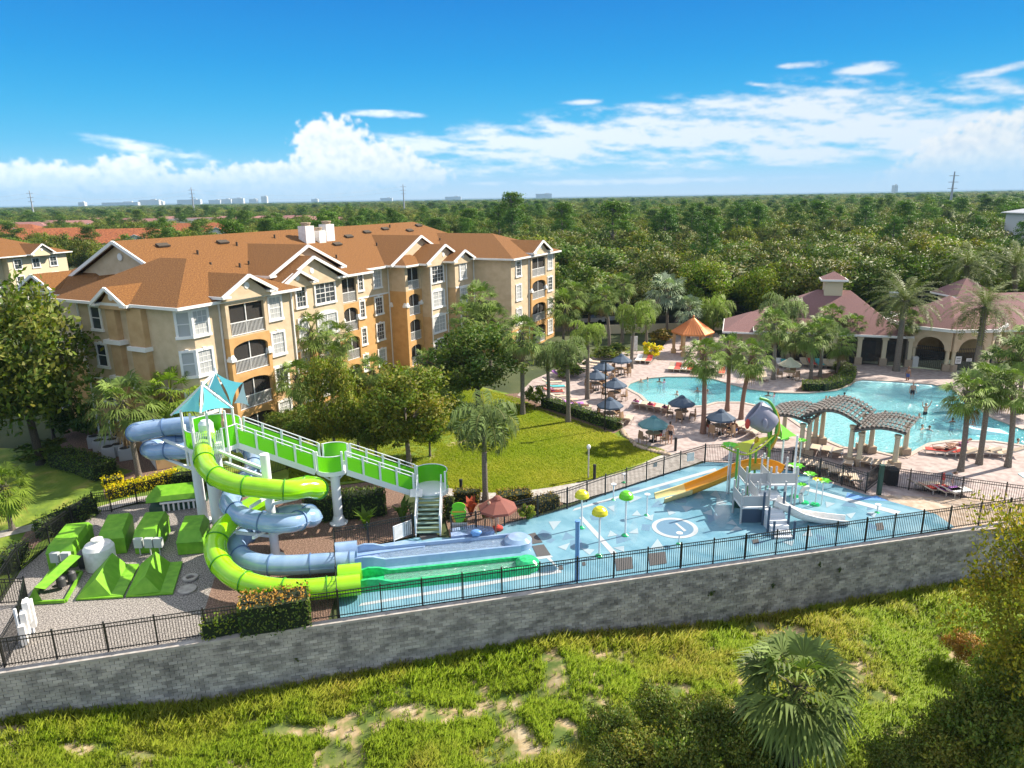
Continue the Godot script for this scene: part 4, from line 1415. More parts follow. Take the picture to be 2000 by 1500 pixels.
func build_slides() -> void:
	var C := Vector3(-16.75, 5.0, -37.05)
	var t := thing("slide_tower", Vector3(C.x, 0, C.z), "white slide tower with green panels, blue shade sails and long stairs", "slide tower")
	var o := t.position
	var c0 := C - o
	landing(t, c0, 1.45, [[deg_to_rad(200), deg_to_rad(335), 1.2], [deg_to_rad(110), deg_to_rad(165), 1.0], [deg_to_rad(15), deg_to_rad(50), 1.15]])
	# front of the platform: balusters
	var bal := MB.new()
	for k in 16:
		var a := deg_to_rad(52 + 58 * k / 15.0)
		var p := c0 + Vector3(cos(a) * 1.45, 0, sin(a) * 1.45)
		bal.bar(p + Vector3.UP * -0.5, p + Vector3.UP * 1.1, 0.03, 0.03)
	put(bal, "balusters", "white_metal", t)
	for a0 in [40, 75, 110, 150]:
		var a := deg_to_rad(a0)
		var ps := MB.new()
		ps.box(c0 + Vector3(cos(a) * 1.5, 0.55, sin(a) * 1.5), Vector3(0.1, 3.2, 0.1))
		put(ps, "post", "white_metal", t)
	column(t, P(398, 1018) - o, 4.9, 0.27)
	column(t, P(430, 1040) - o, 4.9, 0.34)
	column(t, P(441, 1015) - o, 4.9, 0.22)
	var c3 := P(539, 1088) - o
	column(t, c3, 5.75, 0.23)
	var c4 := P(662, 1021) - o
	column(t, c4, 3.0, 0.26, true)
	# arms from the outer column to the tubes
	for q in [[4.9, Vector3(-16.6, 4.9, -36.3)], [4.45, Vector3(-15.9, 4.2, -36.0)], [3.65, Vector3(-10.1, 3.65, -33.0)], [3.5, Vector3(-12.9, 3.6, -31.4)], [3.0, Vector3(-10.9, 3.5, -32.6)], [1.9, Vector3(-10.9, 1.95, -33.1)], [1.75, Vector3(-12.9, 2.0, -31.3)], [1.3, Vector3(-11.0, 1.85, -32.8)], [1.7, Vector3(-14.8, 1.9, -33.0)], [1.2, Vector3(-14.2, 1.75, -32.4)]]:
		var m := MB.new()
		m.bar(Vector3(c3.x, q[0], c3.z), q[1] - o, 0.12, 0.14)
		put(m, "arm", "white_metal", t)
	for q in [[Vector3(-18.2, 4.3, -37.4), Vector3(-20.4, 4.65, -38.6)], [Vector3(-18.2, 3.2, -37.4), Vector3(-20.6, 3.5, -38.7)], [Vector3(-18.2, 3.0, -37.4), Vector3(-20.2, 3.1, -40.6)], [Vector3(-16.7, 2.9, -36.0), Vector3(-15.3, 2.6, -36.4)]]:
		var m := MB.new()
		m.bar(q[0] - o, q[1] - o, 0.12, 0.14)
		put(m, "arm", "white_metal", t)
	# stairs and landings
	var L1 := Vector3(-10.35, 3.2, -37.55)
	var L2 := Vector3(-4.85, 1.7, -37.75)
	run_stairs(t, Vector3(-15.35, 5.0, -37.35) - o, Vector3(-11.25, 3.24, -37.55) - o, 1.3, 4)
	landing(t, L1 - o, 0.98, [[deg_to_rad(45), deg_to_rad(137), 0.95], [deg_to_rad(223), deg_to_rad(317), 1.15]])
	run_stairs(t, Vector3(-9.45, 3.2, -37.55) - o, Vector3(-5.75, 1.74, -37.7) - o, 1.3, 4)
	landing(t, L2 - o, 1.0, [[deg_to_rad(215), deg_to_rad(385), 1.1]])
	run_stairs(t, Vector3(-4.8, 1.7, -36.9) - o, Vector3(-4.78, 0.06, -35.15) - o, 1.35, 2, false)
	var sg := MB.new()
	sg.box(Vector3(-5.55, 1.85, -36.75) - o, Vector3(0.7, 0.5, 0.04), Basis(Vector3.RIGHT, -0.9))
	put(sg, "notice_board", "white_paint", t)
	for q in [[L1, c4]]:
		var m := MB.new()
		for a in [0.6, 2.5, 4.2]: m.bar(Vector3(q[1].x, 2.5, q[1].z), q[0] - o + Vector3(cos(a) * 0.8, -0.25, sin(a) * 0.8), 0.07, 0.07)
		put(m, "bracket", "white_metal", t)
	# shade sails on spars
	var apex := PZ(395, 752, -36.7) - o
	var lft := PZ(334, 811, -36.9) - o
	var rgt := PZ(455, 798, -36.0) - o
	var frt := PZ(392, 806, -34.9) - o
	var m1 := MB.new()
	sail(m1, apex, lft, frt, 0.25)
	sail(m1, apex, frt, rgt, 0.25)
	put(m1, "front_sail", "sail_teal", t)
	var ap2 := PZ(420, 727, -38.6) - o
	var r2 := PZ(475, 747, -38.2) - o
	var r3 := PZ(453, 795, -37.0) - o
	var r4 := PZ(408, 757, -38.0) - o
	var m2 := MB.new()
	sail(m2, ap2, r2, r3, 0.3)
	sail(m2, ap2, r3, r4, 0.12)
	put(m2, "rear_sail", "sail_teal", t)
	var m3 := MB.new()
	sail(m3, PZ(416, 728, -39.2) - o, PZ(345, 803, -38.4) - o, PZ(408, 752, -39.6) - o, 0.3)
	put(m3, "side_sail", "sail_green", t)
	var m4 := MB.new()
	sail(m4, r2, PZ(487, 793, -39.0) - o, PZ(457, 788, -38.4) - o, 0.2)
	put(m4, "small_sail", "sail_lilac", t)
	for q in [[apex, lft], [apex, rgt], [apex, frt + Vector3(0, -0.05, 0)], [apex, ap2], [ap2 + Vector3(0, 0.3, 0), Vector3(ap2.x, 4.4, ap2.z)], [apex + Vector3(0, 0.2, 0), Vector3(apex.x, 4.6, apex.z)], [ap2, r4], [r3, Vector3(r3.x, 4.4, r3.z)]]:
		var m := MB.new()
		m.bar(q[0], q[1], 0.1, 0.1)
		put(m, "spar", "white_metal", t)
	var h := MB.new()
	h.lathe(c0 + Vector3(-0.55, 0.1, -0.35), [Vector2(0.4, 0), Vector2(0.4, 0.9), Vector2(0.25, 1.1), Vector2(0, 1.12)], 14)
	put(h, "slide_start", "white_metal", t)
	# tubes
	slide_tube("green_slide", "bright lime green tube slide spiralling from tower to runout", [P(405, 846, 5.25), P(400, 868, 5.12), P(397, 893, 4.95), P(412, 922, 4.72), P(450, 943, 4.5), P(510, 953, 4.32), P(565, 957, 4.15), P(600, 953, 3.95), Vector3(-10.1, 3.65, -33.4), Vector3(-10.9, 3.3, -34.7), Vector3(-12.3, 3.0, -34.9), P(508, 980, 2.72), P(470, 1003, 2.45), P(437, 1032, 2.15), P(421, 1062, 1.75), P(428, 1097, 1.4), P(460, 1128, 1.12), P(515, 1147, 0.92), P(580, 1152, 0.78), P(640, 1148, 0.68), P(704, 1141, 0.62)], "lime", "lime_seam")
	slide_tube("blue_slide", "pale blue tube slide looping beside and around the tower", [P(385, 829, 5.45), P(350, 831, 5.4), P(315, 836, 5.3), P(285, 842, 5.18), Vector3(-22.0, 5.05, -38.7), Vector3(-22.5, 4.9, -39.7), Vector3(-21.7, 4.72, -40.8), Vector3(-20.2, 4.55, -41.1), Vector3(-18.7, 4.4, -40.6), Vector3(-18.1, 4.25, -39.6), P(365, 879, 4.1), P(330, 880, 3.98), Vector3(-21.2, 3.85, -38.8), Vector3(-21.9, 3.72, -39.8), Vector3(-21.2, 3.6, -41.0), Vector3(-19.6, 3.48, -41.6), P(455, 866, 3.3), P(484, 876, 3.18), P(498, 900, 3.05), P(487, 928, 2.95), P(463, 955, 2.85), P(448, 982, 2.75), P(470, 1006, 2.62), P(520, 1020, 2.48), P(568, 1021, 2.32), P(593, 1012, 2.15), Vector3(-10.6, 1.95, -33.6), Vector3(-11.4, 1.75, -34.6), Vector3(-12.8, 1.55, -34.6), P(486, 1040, 1.3), P(462, 1064, 1.12), P(470, 1086, 0.95), P(505, 1101, 0.82), P(560, 1104, 0.72), P(630, 1100, 0.65), P(694, 1096, 0.6)], "blue_tube", "blue_seam")
	# runout flumes
	runout("blue_runout", "long blue runout trough with flowing water on the splash pad", P(692, 1097, 0.0), P(1012, 1064, 0.0), 1.25, "blue_tube", "blue_flume")
	runout("green_runout", "long green runout trough beside the picket fence", P(700, 1143, 0.0), P(1030, 1108, 0.0), 0.95, "green_flume", "green_flume")
	var pl := MB.new()
	pl.slab(PA([[882, 1062], [942, 1054], [966, 1050], [962, 1042], [925, 1038], [880, 1046]]), 0.0, 0.42)
	tag(put(pl, "pump_bench", "blue_flume"), "low rounded blue bench between stairs and blue runout", "bench")
	var dk := thing("platform_deck", P(720, 1080), "pale blue raised deck strip behind the blue runout", "deck")
	var dm := MB.new()
	dm.slab(rel(PA([[664, 1082], [790, 1062], [840, 1066], [828, 1074], [700, 1092], [664, 1094]]), dk.position), 0.0, 0.2)
	put(dm, "deck_slab", "blue_tube", dk)

func runout(called: String, label: String, a: Vector3, b: Vector3, w: float, outside: String, inside: String) -> void:
	var t := thing(called, a, label, "slide runout")
	var d := (b - a).normalized()
	var s := d.cross(Vector3.UP)
	var e := b - a
	var wall := MB.new()
	for q in [-1.0, 1.0]:
		var path := [Vector3(0, 0.5, 0), d * 0.5 + Vector3(0, 0.6, 0), d * 1.0 + Vector3(0, 0.55, 0), d * 1.6 + Vector3(0, 0.36, 0), e + Vector3(0, 0.34, 0)]
		for i in path.size() - 1:
			var w0 := w * (0.44 if i == 0 else 0.5)
			var p0: Vector3 = path[i] + s * q * w0
			var p1: Vector3 = path[i + 1] + s * q * w * 0.5
			var th: Vector3 = s * q * 0.14
			var z0 := Vector3(p0.x, 0, p0.z)
			var z1 := Vector3(p1.x, 0, p1.z)
			if q > 0: wall.hexa([z0 + th * 2, z1 + th * 2, z1, z0, p0 + th, p1 + th, p1, p0])
			else: wall.hexa([z0, z1, z1 + th * 2, z0 + th * 2, p0, p1, p1 + th, p0 + th])
	put(wall, "trough_wall", outside, t)
	var fl := MB.new()
	fl.box(e / 2 + Vector3(0, 0.1, 0), Vector3(e.length(), 0.06, w), Basis(d, Vector3.UP, d.cross(Vector3.UP)))
	put(fl, "trough_floor", inside, t)
	var wt := MB.new()
	wt.box(e * 0.56 + Vector3(0, 0.16, 0), Vector3(e.length() * 0.82, 0.03, w - 0.02), Basis(d, Vector3.UP, d.cross(Vector3.UP)))
	put(wt, "flowing_water", "thin_water", t)
	var cap := MB.new()
	cap.lathe(e, [Vector2(w * 0.5 + 0.14, 0), Vector2(w * 0.5 + 0.12, 0.34), Vector2(w * 0.42, 0.5), Vector2(0, 0.52)], 20)
	put(cap, "end_cap", outside, t)
	var col := MB.new()
	col.tube([Vector3(0, 0.61, 0) - d * 0.9, Vector3(0, 0.61, 0) + d * 0.2], 0.53, 28)
	put(col, "tube_collar", "lime" if outside == "green_flume" else outside, t)

# ---------------------------------------------------------------- pump yard
func pump_box(label: String, fl: Vector3, fr: Vector3, bk: Vector3, h: float, inset: float, low := 0.5) -> Node3D:
	var t := thing("pump_cover", fl, label, "equipment cover", "green pump covers")
	var ex := fr - fl
	var dv := bk - fr
	var q := [Vector3.ZERO, ex, ex + dv, dv]
	var c := (ex + dv) / 2
	var up := []
	var top := []
	for p in q:
		up.append(p + Vector3.UP * h * low)
		top.append(p.lerp(c, inset) + Vector3.UP * h)
	var m := MB.new()
	m.hexa(q + up)
	put(m, "box", "box_green", t)
	var l := MB.new()
	var lo := []
	for p in q: lo.append(p + (p - c).normalized() * 0.05 + Vector3.UP * (h * low + 0.004))
	l.hexa(lo + top)
	put(l, "lid", "box_green", t)
	return t

func build_yard() -> void:
	var b1 := pump_box("green pump cover beside hedge with two grey boxes on it", P(96, 1113), P(150, 1107), P(186, 1056), 1.25, 0.14, 0.72)
	var b2 := pump_box("green pump cover directly behind the white tank", P(197, 1085), P(248, 1080), P(264, 1038), 1.25, 0.14, 0.72)
	var b3 := pump_box("green pump cover carrying three grey electrical boxes", P(265, 1082), P(312, 1079), P(334, 1036), 1.3, 0.16, 0.66)
	pump_box("green faceted pump cover beside the green slide", P(348, 1084), P(400, 1080), P(412, 1040), 1.25, 0.24, 0.55)
	for q in [[b1, 0.35], [b2, 0.5], [b3, 0.6]]:
		var hd := MB.new()
		hd.tube([Vector3(0.3, 0.75, 0.03), Vector3(0.3, 0.75, 0.09), Vector3(0.55, 0.75, 0.09), Vector3(0.55, 0.75, 0.03)], 0.015, 6)
		put(hd, "handle", "steel", q[0])
	for q in [[b1, P(116, 1112, 0.0), [0.0, 0.55]], [b3, P(277, 1083, 0.0), [0.0, 0.55, 1.05]]]:
		for k in q[2]:
			var m := MB.new()
			m.box(Vector3(0, 0.75, 0.12), Vector3(0.42, 0.52, 0.22))
			m.bar(Vector3(0, 0.0, 0.1), Vector3(0, 0.5, 0.1), 0.05, 0.05)
			var e := put(m, "electrical_box", "grey_panel")
			e.position = q[1] + Vector3(k, 0, 0)
			tag(e, "grey electrical box standing in front of a green pump cover", "electrical box", "grey electrical boxes")
	# open hatch
	var hatch := thing("hatch_cover", P(55, 1180), "green propped hatch lid over a dark open pit", "hatch")
	var h0 := Vector3.ZERO
	var h1 := P(128, 1176) - hatch.position
	var h2 := P(160, 1120) - hatch.position
	var h3 := P(100, 1118) - hatch.position
	var m2 := MB.new()
	var hc := [h0, h1, h2, h3]
	for k in 4: m2.bar(hc[k] + Vector3.UP * 0.06, hc[(k + 1) % 4] + Vector3.UP * 0.06, 0.12, 0.14)
	put(m2, "pit_frame", "box_green", hatch)
	var lid := MB.new()
	var r0 := h0.lerp(h1, 0.25) + Vector3.UP * 0.85
	var r1 := h3.lerp(h2, 0.75) + Vector3.UP * 1.05
	lid.quad(h0 + Vector3.UP * 0.13, h3 + Vector3.UP * 0.13, r1, r0)
	lid.quad(r0, r1, r1 + Vector3(0.55, -0.08, 0), r0 + Vector3(0.5, -0.1, 0))
	lid.tri(h0 + Vector3.UP * 0.13, r0, h0.lerp(h1, 0.4) + Vector3.UP * 0.13)
	put(lid, "lid", "box_green", hatch)
	for k in 2:
		var pm := MB.new()
		pm.lathe(h0.lerp(h2, 0.5 + 0.2 * k) + Vector3(0.3, 0.12, 0), [Vector2(0.2, 0), Vector2(0.2, 0.4), Vector2(0.1, 0.5), Vector2(0, 0.5)], 12)
		put(pm, "pump", "black_plastic", hatch)
	# two low peaked lids
	for q in [[P(148, 1173), P(240, 1168), P(272, 1104), P(196, 1104), "low peaked green lid with sunlit ridge, next to the open hatch"], [P(246, 1167), P(338, 1161), P(357, 1099), P(276, 1104), "low peaked green lid nearest the round well covers"]]:
		var o: Vector3 = q[0]
		var t := thing("peaked_lid", o, q[4], "equipment cover", "green pump covers")
		var a := Vector3.ZERO
		var b: Vector3 = q[1] - o
		var c: Vector3 = q[2] - o
		var d: Vector3 = q[3] - o
		var m := MB.new()
		var u := Vector3.UP
		m.hexa([a, b, c, d, a + u * 0.08, b + u * 0.08, c + u * 0.08, d + u * 0.08])
		put(m, "base_frame", "box_green", t)
		var f := MB.new()
		var p0 := a.lerp(b, 0.42) + (d - a) * 0.12 + u * 0.85
		var p1 := d.lerp(c, 0.42) - (d - a) * 0.08 + u * 0.85
		var e0 := a.lerp(b, 0.72) + (d - a) * 0.05 + u * 0.1
		var e1 := d.lerp(c, 0.72) - (d - a) * 0.03 + u * 0.1
		f.quad(a + u * 0.085, d + u * 0.085, p1, p0)
		f.quad(p0, p1, e1, e0)
		f.tri(a + u * 0.085, p0, e0)
		f.tri(d + u * 0.085, e1, p1)
		f.quad(e0, e1, c + u * 0.085, b + u * 0.085)
		put(f, "peaked_top", "box_green", t)
	# long green roof with dark machinery under it
	var lc := thing("filter_shelter", P(290, 1003), "long low green roof over dark filter machinery behind the covers", "shelter")
	var w := P(388, 992) - lc.position
	var dd := Vector3(0.1, 0, -1.1)
	var rf := MB.new()
	var u2 := Vector3.UP
	rf.hexa([u2 * 0.95, w + u2 * 0.95, w + dd + u2 * 1.25, dd + u2 * 1.25, u2 * 1.02, w + u2 * 1.02, w + dd + u2 * 1.33, dd + u2 * 1.33])
	rf.hexa([u2 * 0.7 + Vector3(0, 0, 0.1), w + u2 * 0.7 + Vector3(0, 0, 0.1), w + u2 * 0.95, u2 * 0.95, u2 * 0.72 + Vector3(0, 0, 0.12), w + u2 * 0.72 + Vector3(0, 0, 0.12), w + u2 * 1.02, u2 * 1.02])
	put(rf, "roof", "box_green", lc)
	var mc := MB.new()
	mc.hexa([dd * 0.1, w + dd * 0.1, w + dd, dd, dd * 0.1 + u2 * 0.3, w + dd * 0.1 + u2 * 0.3, w + dd + u2 * 0.95, dd + u2 * 0.95])
	put(mc, "machinery", "green_metal", lc)
	for k in 7:
		var pp := MB.new()
		var at := w * (0.3 + 0.1 * k) + dd * 0.05
		pp.tube([at, at + u2 * 0.55], 0.06, 8)
		put(pp, "pipe", "white_metal", lc)
	var hp := MB.new()
	hp.tube([w * 0.25 + u2 * 0.56, w * 0.95 + u2 * 0.56], 0.08, 8)
	put(hp, "header_pipe", "white_metal", lc)
	# white tank
	var tk := thing("water_tank", P(199, 1106), "round white plastic tank between the green pump covers", "tank")
	var tm := MB.new()
	tm.lathe(Vector3.ZERO, [Vector2(0.72, 0), Vector2(0.72, 1.1), Vector2(0.6, 1.28), Vector2(0.25, 1.42), Vector2(0.25, 1.5), Vector2(0, 1.5)], 24)
	put(tm, "tank_body", "white_paint", tk)
	var lidm := MB.new()
	lidm.lathe(Vector3(0, 1.5, 0), [Vector2(0.28, 0), Vector2(0.28, 0.06), Vector2(0, 0.08)], 16)
	put(lidm, "tank_lid", "white_paint", tk)
	var dr := MB.new()
	dr.lathe(Vector3.ZERO, [Vector2(0.3, 0), Vector2(0.3, 0.75), Vector2(0.12, 0.9), Vector2(0, 0.9)], 14)
	var dro := put(dr, "filter_drum", "black_plastic")
	dro.position = P(167, 1105)
	tag(dro, "small black filter drum beside the white tank", "drum")
	for q in [[372, 1130, 0.32, "pale ring shaped well cover on gravel"], [366, 1152, 0.42, "flat round concrete well cover on gravel"]]:
		var m := MB.new()
		if q[2] < 0.4: m.lathe(Vector3.ZERO, [Vector2(0.2, 0), Vector2(0.2, 0.1), Vector2(0.36, 0.1), Vector2(0.36, 0)], 20)
		else: m.lathe(Vector3.ZERO, [Vector2(0.42, 0), Vector2(0.42, 0.06), Vector2(0, 0.07)], 20)
		var w2 := put(m, "well_cover", "concrete")
		w2.position = P(q[0], q[1])
		tag(w2, q[3], "well cover")
	# electrical panels at the fence corner
	var ep := thing("electrical_panel_rack", P(50, 1258), "white electrical panels on posts at the fence corner", "electrical panel")
	var along := (P(72, 1235) - ep.position)
	for k in [[0.0, 0.5, 0.9], [0.3, 0.85, 1.1], [0.62, 1.25, 1.0], [0.9, 1.0, 1.2]]:
		var m := MB.new()
		m.box(along * k[0] + Vector3(0, k[1], 0), Vector3(0.22, k[2], 0.42), Basis(Vector3.UP, 0.5))
		put(m, "panel", "white_paint", ep)
	for k in [0.0, 1.0]:
		var m := MB.new()
		m.bar(along * k + Vector3(-0.14, 0, 0), along * k + Vector3(-0.14, 1.7, 0), 0.09, 0.09)
		put(m, "post", "white_metal", ep)
	# white pump house with ochre front
	var ph := thing("pump_house", P(307, 918), "small white and ochre pump house under the blue slide", "shed")
	var x0 := Vector3.ZERO
	var x1 := P(272, 868) - ph.position
	var x2 := P(347, 910) - ph.position
	var hm := MB.new()
	var q := [x0, x2, x2 + x1, x1]
	var up4 := []
	for p in q: up4.append(p + Vector3.UP * 1.9)
	hm.hexa(q + up4)
	put(hm, "walls", "tan", ph)
	var wh := MB.new()
	var off := Vector3(-0.02, 0, 0.012)
	wh.quad(x0 + off, x1 + off, x1 + off + Vector3.UP * 1.88, x0 + off + Vector3.UP * 1.88)
	put(wh, "white_side", "white_paint", ph)
	var rs := MB.new()
	var mid := x0.lerp(x1, 0.62) + off * 2.5 + Vector3.UP * 1.35
	var e1 := (x1 - x0).normalized()
	var e2 := Vector3.UP
	for k in 16:
		var a0 := TAU * k / 16.0
		var a1 := TAU * (k + 1) / 16.0
		rs.quad(mid + e1 * cos(a0) * 0.15 + e2 * sin(a0) * 0.15, mid + e1 * cos(a0) * 0.2 + e2 * sin(a0) * 0.2, mid + e1 * cos(a1) * 0.2 + e2 * sin(a1) * 0.2, mid + e1 * cos(a1) * 0.15 + e2 * sin(a1) * 0.15)
	rs.bar(mid - e1 * 0.12 - e2 * 0.12, mid + e1 * 0.12 + e2 * 0.12, 0.005, 0.05)
	put(rs, "prohibition_sign", "rust_red", ph)
	# air conditioning units by the hedge
	for q2 in [[196, 880], [214, 893], [186, 872], [232, 888], [247, 896], [222, 878], [208, 870]]:
		var a := thing("air_conditioner", P(q2[0], q2[1]), "grey louvred air conditioning unit in the hedged corner", "air conditioner", "air conditioning units")
		var m := MB.new()
		m.box(Vector3(0, 0.42, 0), Vector3(0.85, 0.84, 0.85), Basis(Vector3.UP, 0.45))
		put(m, "casing", "grey_panel", a)
		var fn := MB.new()
		fn.lathe(Vector3(0, 0.845, 0), [Vector2(0.34, 0.0), Vector2(0.34, 0.02), Vector2(0, 0.03)], 16)
		put(fn, "fan_grille", "dark", a)

# ---------------------------------------------------------------- plants
func leaf(m: MB, p: Vector3, out_: Vector3, size: float, wide := 0.5) -> void:
	var t := Vector3(rng.randf_range(-1, 1), rng.randf_range(-0.8, 1), rng.randf_range(-1, 1))
	var ax := (out_ * 0.6 + t).normalized()
	var sd := ax.cross(Vector3(rng.randf_range(-1, 1), rng.randf_range(-1, 1), rng.randf_range(-1, 1))).normalized() * size * wide * 0.5
	var a := p - ax * size * 0.5
	var b := p + ax * size * 0.5
	var nn := sd.cross(ax).normalized()
	if nn.dot(out_ + Vector3.UP * 0.6) < 0: nn = -nn
	nn = (nn + out_ * 1.1).normalized()
	m.tri_n(a, p + sd, b, nn, nn, nn)
	m.tri_n(a, b, p - sd, nn, nn, nn)

func green(r := 1.0) -> Color:
	var k := rng.randf_range(0.7, 1.35) * r
	return Color(0.135 * k * rng.randf_range(0.8, 1.3), 0.185 * k, 0.034 * k * rng.randf_range(0.7, 1.3))

# clumps of leaves filling an uneven crown; returns the mesh. size: half axes; base: bottom height of the crown
func crown(seed_: int, half: Vector3, centre_y: float, clumps: int, leaves: int, leaf_size: float, hollow := 0.35, tips := 0.0) -> ArrayMesh:
	rng.seed = seed_
	var m := MB.new()
	for k in clumps:
		var d := Vector3(rng.randfn(), rng.randfn() * 0.9 + 0.25, rng.randfn()).normalized()
		var r := pow(rng.randf_range(hollow, 1.0), 0.5)
		if d.y < -0.35: r *= 0.7
		var c := Vector3(d.x * half.x, d.y * half.y, d.z * half.z) * r * rng.randf_range(0.72, 1.06) + Vector3(0, centre_y, 0)
		var cr := (half.x + half.z) * 0.5 * rng.randf_range(0.2, 0.36)
		var tone := rng.randf_range(0.78, 1.25)
		var warm := rng.randf_range(0.85, 1.2)
		for i in leaves:
			var e := Vector3(rng.randfn(), rng.randfn(), rng.randfn()).normalized()
			var p := c + e * cr * Vector3(1, 0.75, 1) * pow(rng.randf(), 0.4)
			m.col = green(tone)
			m.col.r *= warm
			leaf(m, p, (e + d * 0.6).normalized(), leaf_size * rng.randf_range(0.7, 1.3))
	return m.mesh()

func trunk_mesh(seed_: int, h: float, r: float, limbs: int, reach: float) -> ArrayMesh:
	rng.seed = seed_
	var m := MB.new()
	var bend := Vector3(rng.randf_range(-0.3, 0.3), 0, rng.randf_range(-0.3, 0.3))
	m.tube([Vector3(0, -0.3, 0), Vector3(0, 0.25, 0), bend * 0.4 + Vector3(0, h * 0.5, 0), bend + Vector3(0, h, 0)], [r * 1.5, r, r * 0.8, r * 0.55], 9)
	for k in limbs:
		var a := TAU * k / limbs + rng.randf()
		var s := bend * 0.6 + Vector3(0, h * rng.randf_range(0.55, 0.98), 0)
		var e := s + Vector3(cos(a) * reach, reach * rng.randf_range(0.5, 1.1), sin(a) * reach)
		var mid := s.lerp(e, 0.5) + Vector3(0, reach * 0.1, 0)
		m.tube([s, mid, e], [r * 0.45, r * 0.3, r * 0.1], 6)
	return m.mesh()

var protos := {}
func make_protos() -> void:
	# [crown mesh, trunk mesh, height, width] at their natural size
	for k in 4:
		protos["oak%d" % k] = [crown(100 + k, Vector3(3.3, 3.5, 3.3), 4.2, 92, 105, 0.28), trunk_mesh(200 + k, 3.4, 0.2, 6, 2.0), 7.7, 5.7]
	for k in 4:
		protos["wild%d" % k] = [crown(120 + k, Vector3(3.8, 2.9, 3.8), 5.4, 50, 84, 0.40, 0.3), trunk_mesh(220 + k, 4.5, 0.2, 5, 2.2), 8.5, 7.0]
	for k in 3:
		rng.seed = 140 + k
		var m := MB.new()
		for j in 44:       # pine: flat tufts on a tall bare stem
			var y := rng.randf_range(8.5, 14.5)
			var a := rng.randf() * TAU
			var rr := rng.randf_range(0.2, 1.0) * ((15.4 - y) * 0.5 + 0.7)
			var c := Vector3(cos(a) * rr, y, sin(a) * rr)
			var tone := rng.randf_range(0.8, 1.2)
			for i in 84:
				var e := Vector3(rng.randfn(), rng.randfn() * 0.5, rng.randfn())
				m.col = green(tone)
				m.col.r *= 0.75
				leaf(m, c + e * 0.45, e.normalized(), 0.42, 0.3)
		protos["pine%d" % k] = [m.mesh(), trunk_mesh(240 + k, 13.5, 0.2, 7, 1.2), 15.0, 5.0]
	for k in 2:
		protos["near%d" % k] = [crown(170 + k, Vector3(3.0, 3.6, 3.0), 4.0, 120, 150, 0.15, 0.25), trunk_mesh(270 + k, 4.6, 0.16, 8, 1.9), 7.6, 5.6]
		protos["scrub%d" % k] = [crown(180 + k, Vector3(1.5, 1.0, 1.5), 0.9, 70, 110, 0.12, 0.2), null, 2.0, 2.9]
	for k in 3:
		protos["shrub%d" % k] = [crown(160 + k, Vector3(0.8, 0.62, 0.8), 0.55, 26, 46, 0.16, 0.2), null, 1.2, 1.7]

func tree(kind: String, mat: String, base: Vector3, height: float, width: float, label: String, group := "", called := "tree", category := "tree", bark := "bark") -> Node3D:
	var pr: Array = protos[kind]
	var t := thing(called, base, label, category, group)
	t.rotation.y = fmod(base.x * 7.3 + base.z * 3.1, TAU)
	t.scale = Vector3(width / pr[3], height / pr[2], width / pr[3])
	if pr[1] != null: put(pr[1], "trunk", bark, t)
	put(pr[0], "crown" if pr[1] != null else "foliage", mat, t)
	return t

func width_at(p: Vector3, px: float) -> float:      # metres across px pixels at that place
	return px * (p - Vector3(0, EYE, 0)).dot(cam_f) / FOCAL

# ---------------------------------------------------------------- palms
func fan_crown(seed_: int, leaves: int, stalk: float, blade: float, tone: float, hang: float) -> ArrayMesh:
	rng.seed = seed_
	var m := MB.new()
	for k in leaves:
		var a := k * 2.39996 + rng.randf_range(-0.2, 0.2)
		var up := lerpf(1.25, -0.75 - hang, pow(k / float(leaves), 0.9)) + rng.randf_range(-0.15, 0.15)
		var d := Vector3(cos(a) * cos(up), sin(up), sin(a) * cos(up)).normalized()
		var side := d.cross(Vector3.UP).normalized()
		var nrm := side.cross(d).normalized()
		var st := stalk * rng.randf_range(0.85, 1.15)
		var end := d * st + Vector3.DOWN * st * 0.12
		var t := tone * rng.randf_range(0.65, 1.4)
		var dry := k > leaves * 0.93
		m.col = Color(0.17, 0.19, 0.045) * t
		m.quad(Vector3.ZERO - side * 0.03, end - side * 0.02, end + side * 0.02, side * 0.03)
		var bl := blade * rng.randf_range(0.85, 1.1)
		var n := 18
		for j in n:
			var f := lerpf(-1.75, 1.75, j / float(n - 1))
			var dd := (d * cos(f) + side * sin(f)).normalized()
			var l := bl * (1.0 - 0.16 * absf(f))
			var c := Color(0.145, 0.205, 0.05) * (t * rng.randf_range(0.8, 1.25))
			if dry: c = Color(0.25, 0.17, 0.08) * t
			m.col = c
			var w := dd.cross(nrm).normalized() * bl * 0.05
			var mid := end + dd * l * 0.5 + nrm * rng.randf_range(-0.06, 0.12) * bl
			var tip := end + dd * l * 0.98 + Vector3.DOWN * l * rng.randf_range(0.25, 0.5)
			var nn := (nrm + Vector3.UP * 0.3).normalized()
			m.tri_n(end, mid + w, mid - w, nn, nn, nn)
			m.tri_n(mid - w, mid + w, tip, nn, nn, nn)
	return m.mesh()

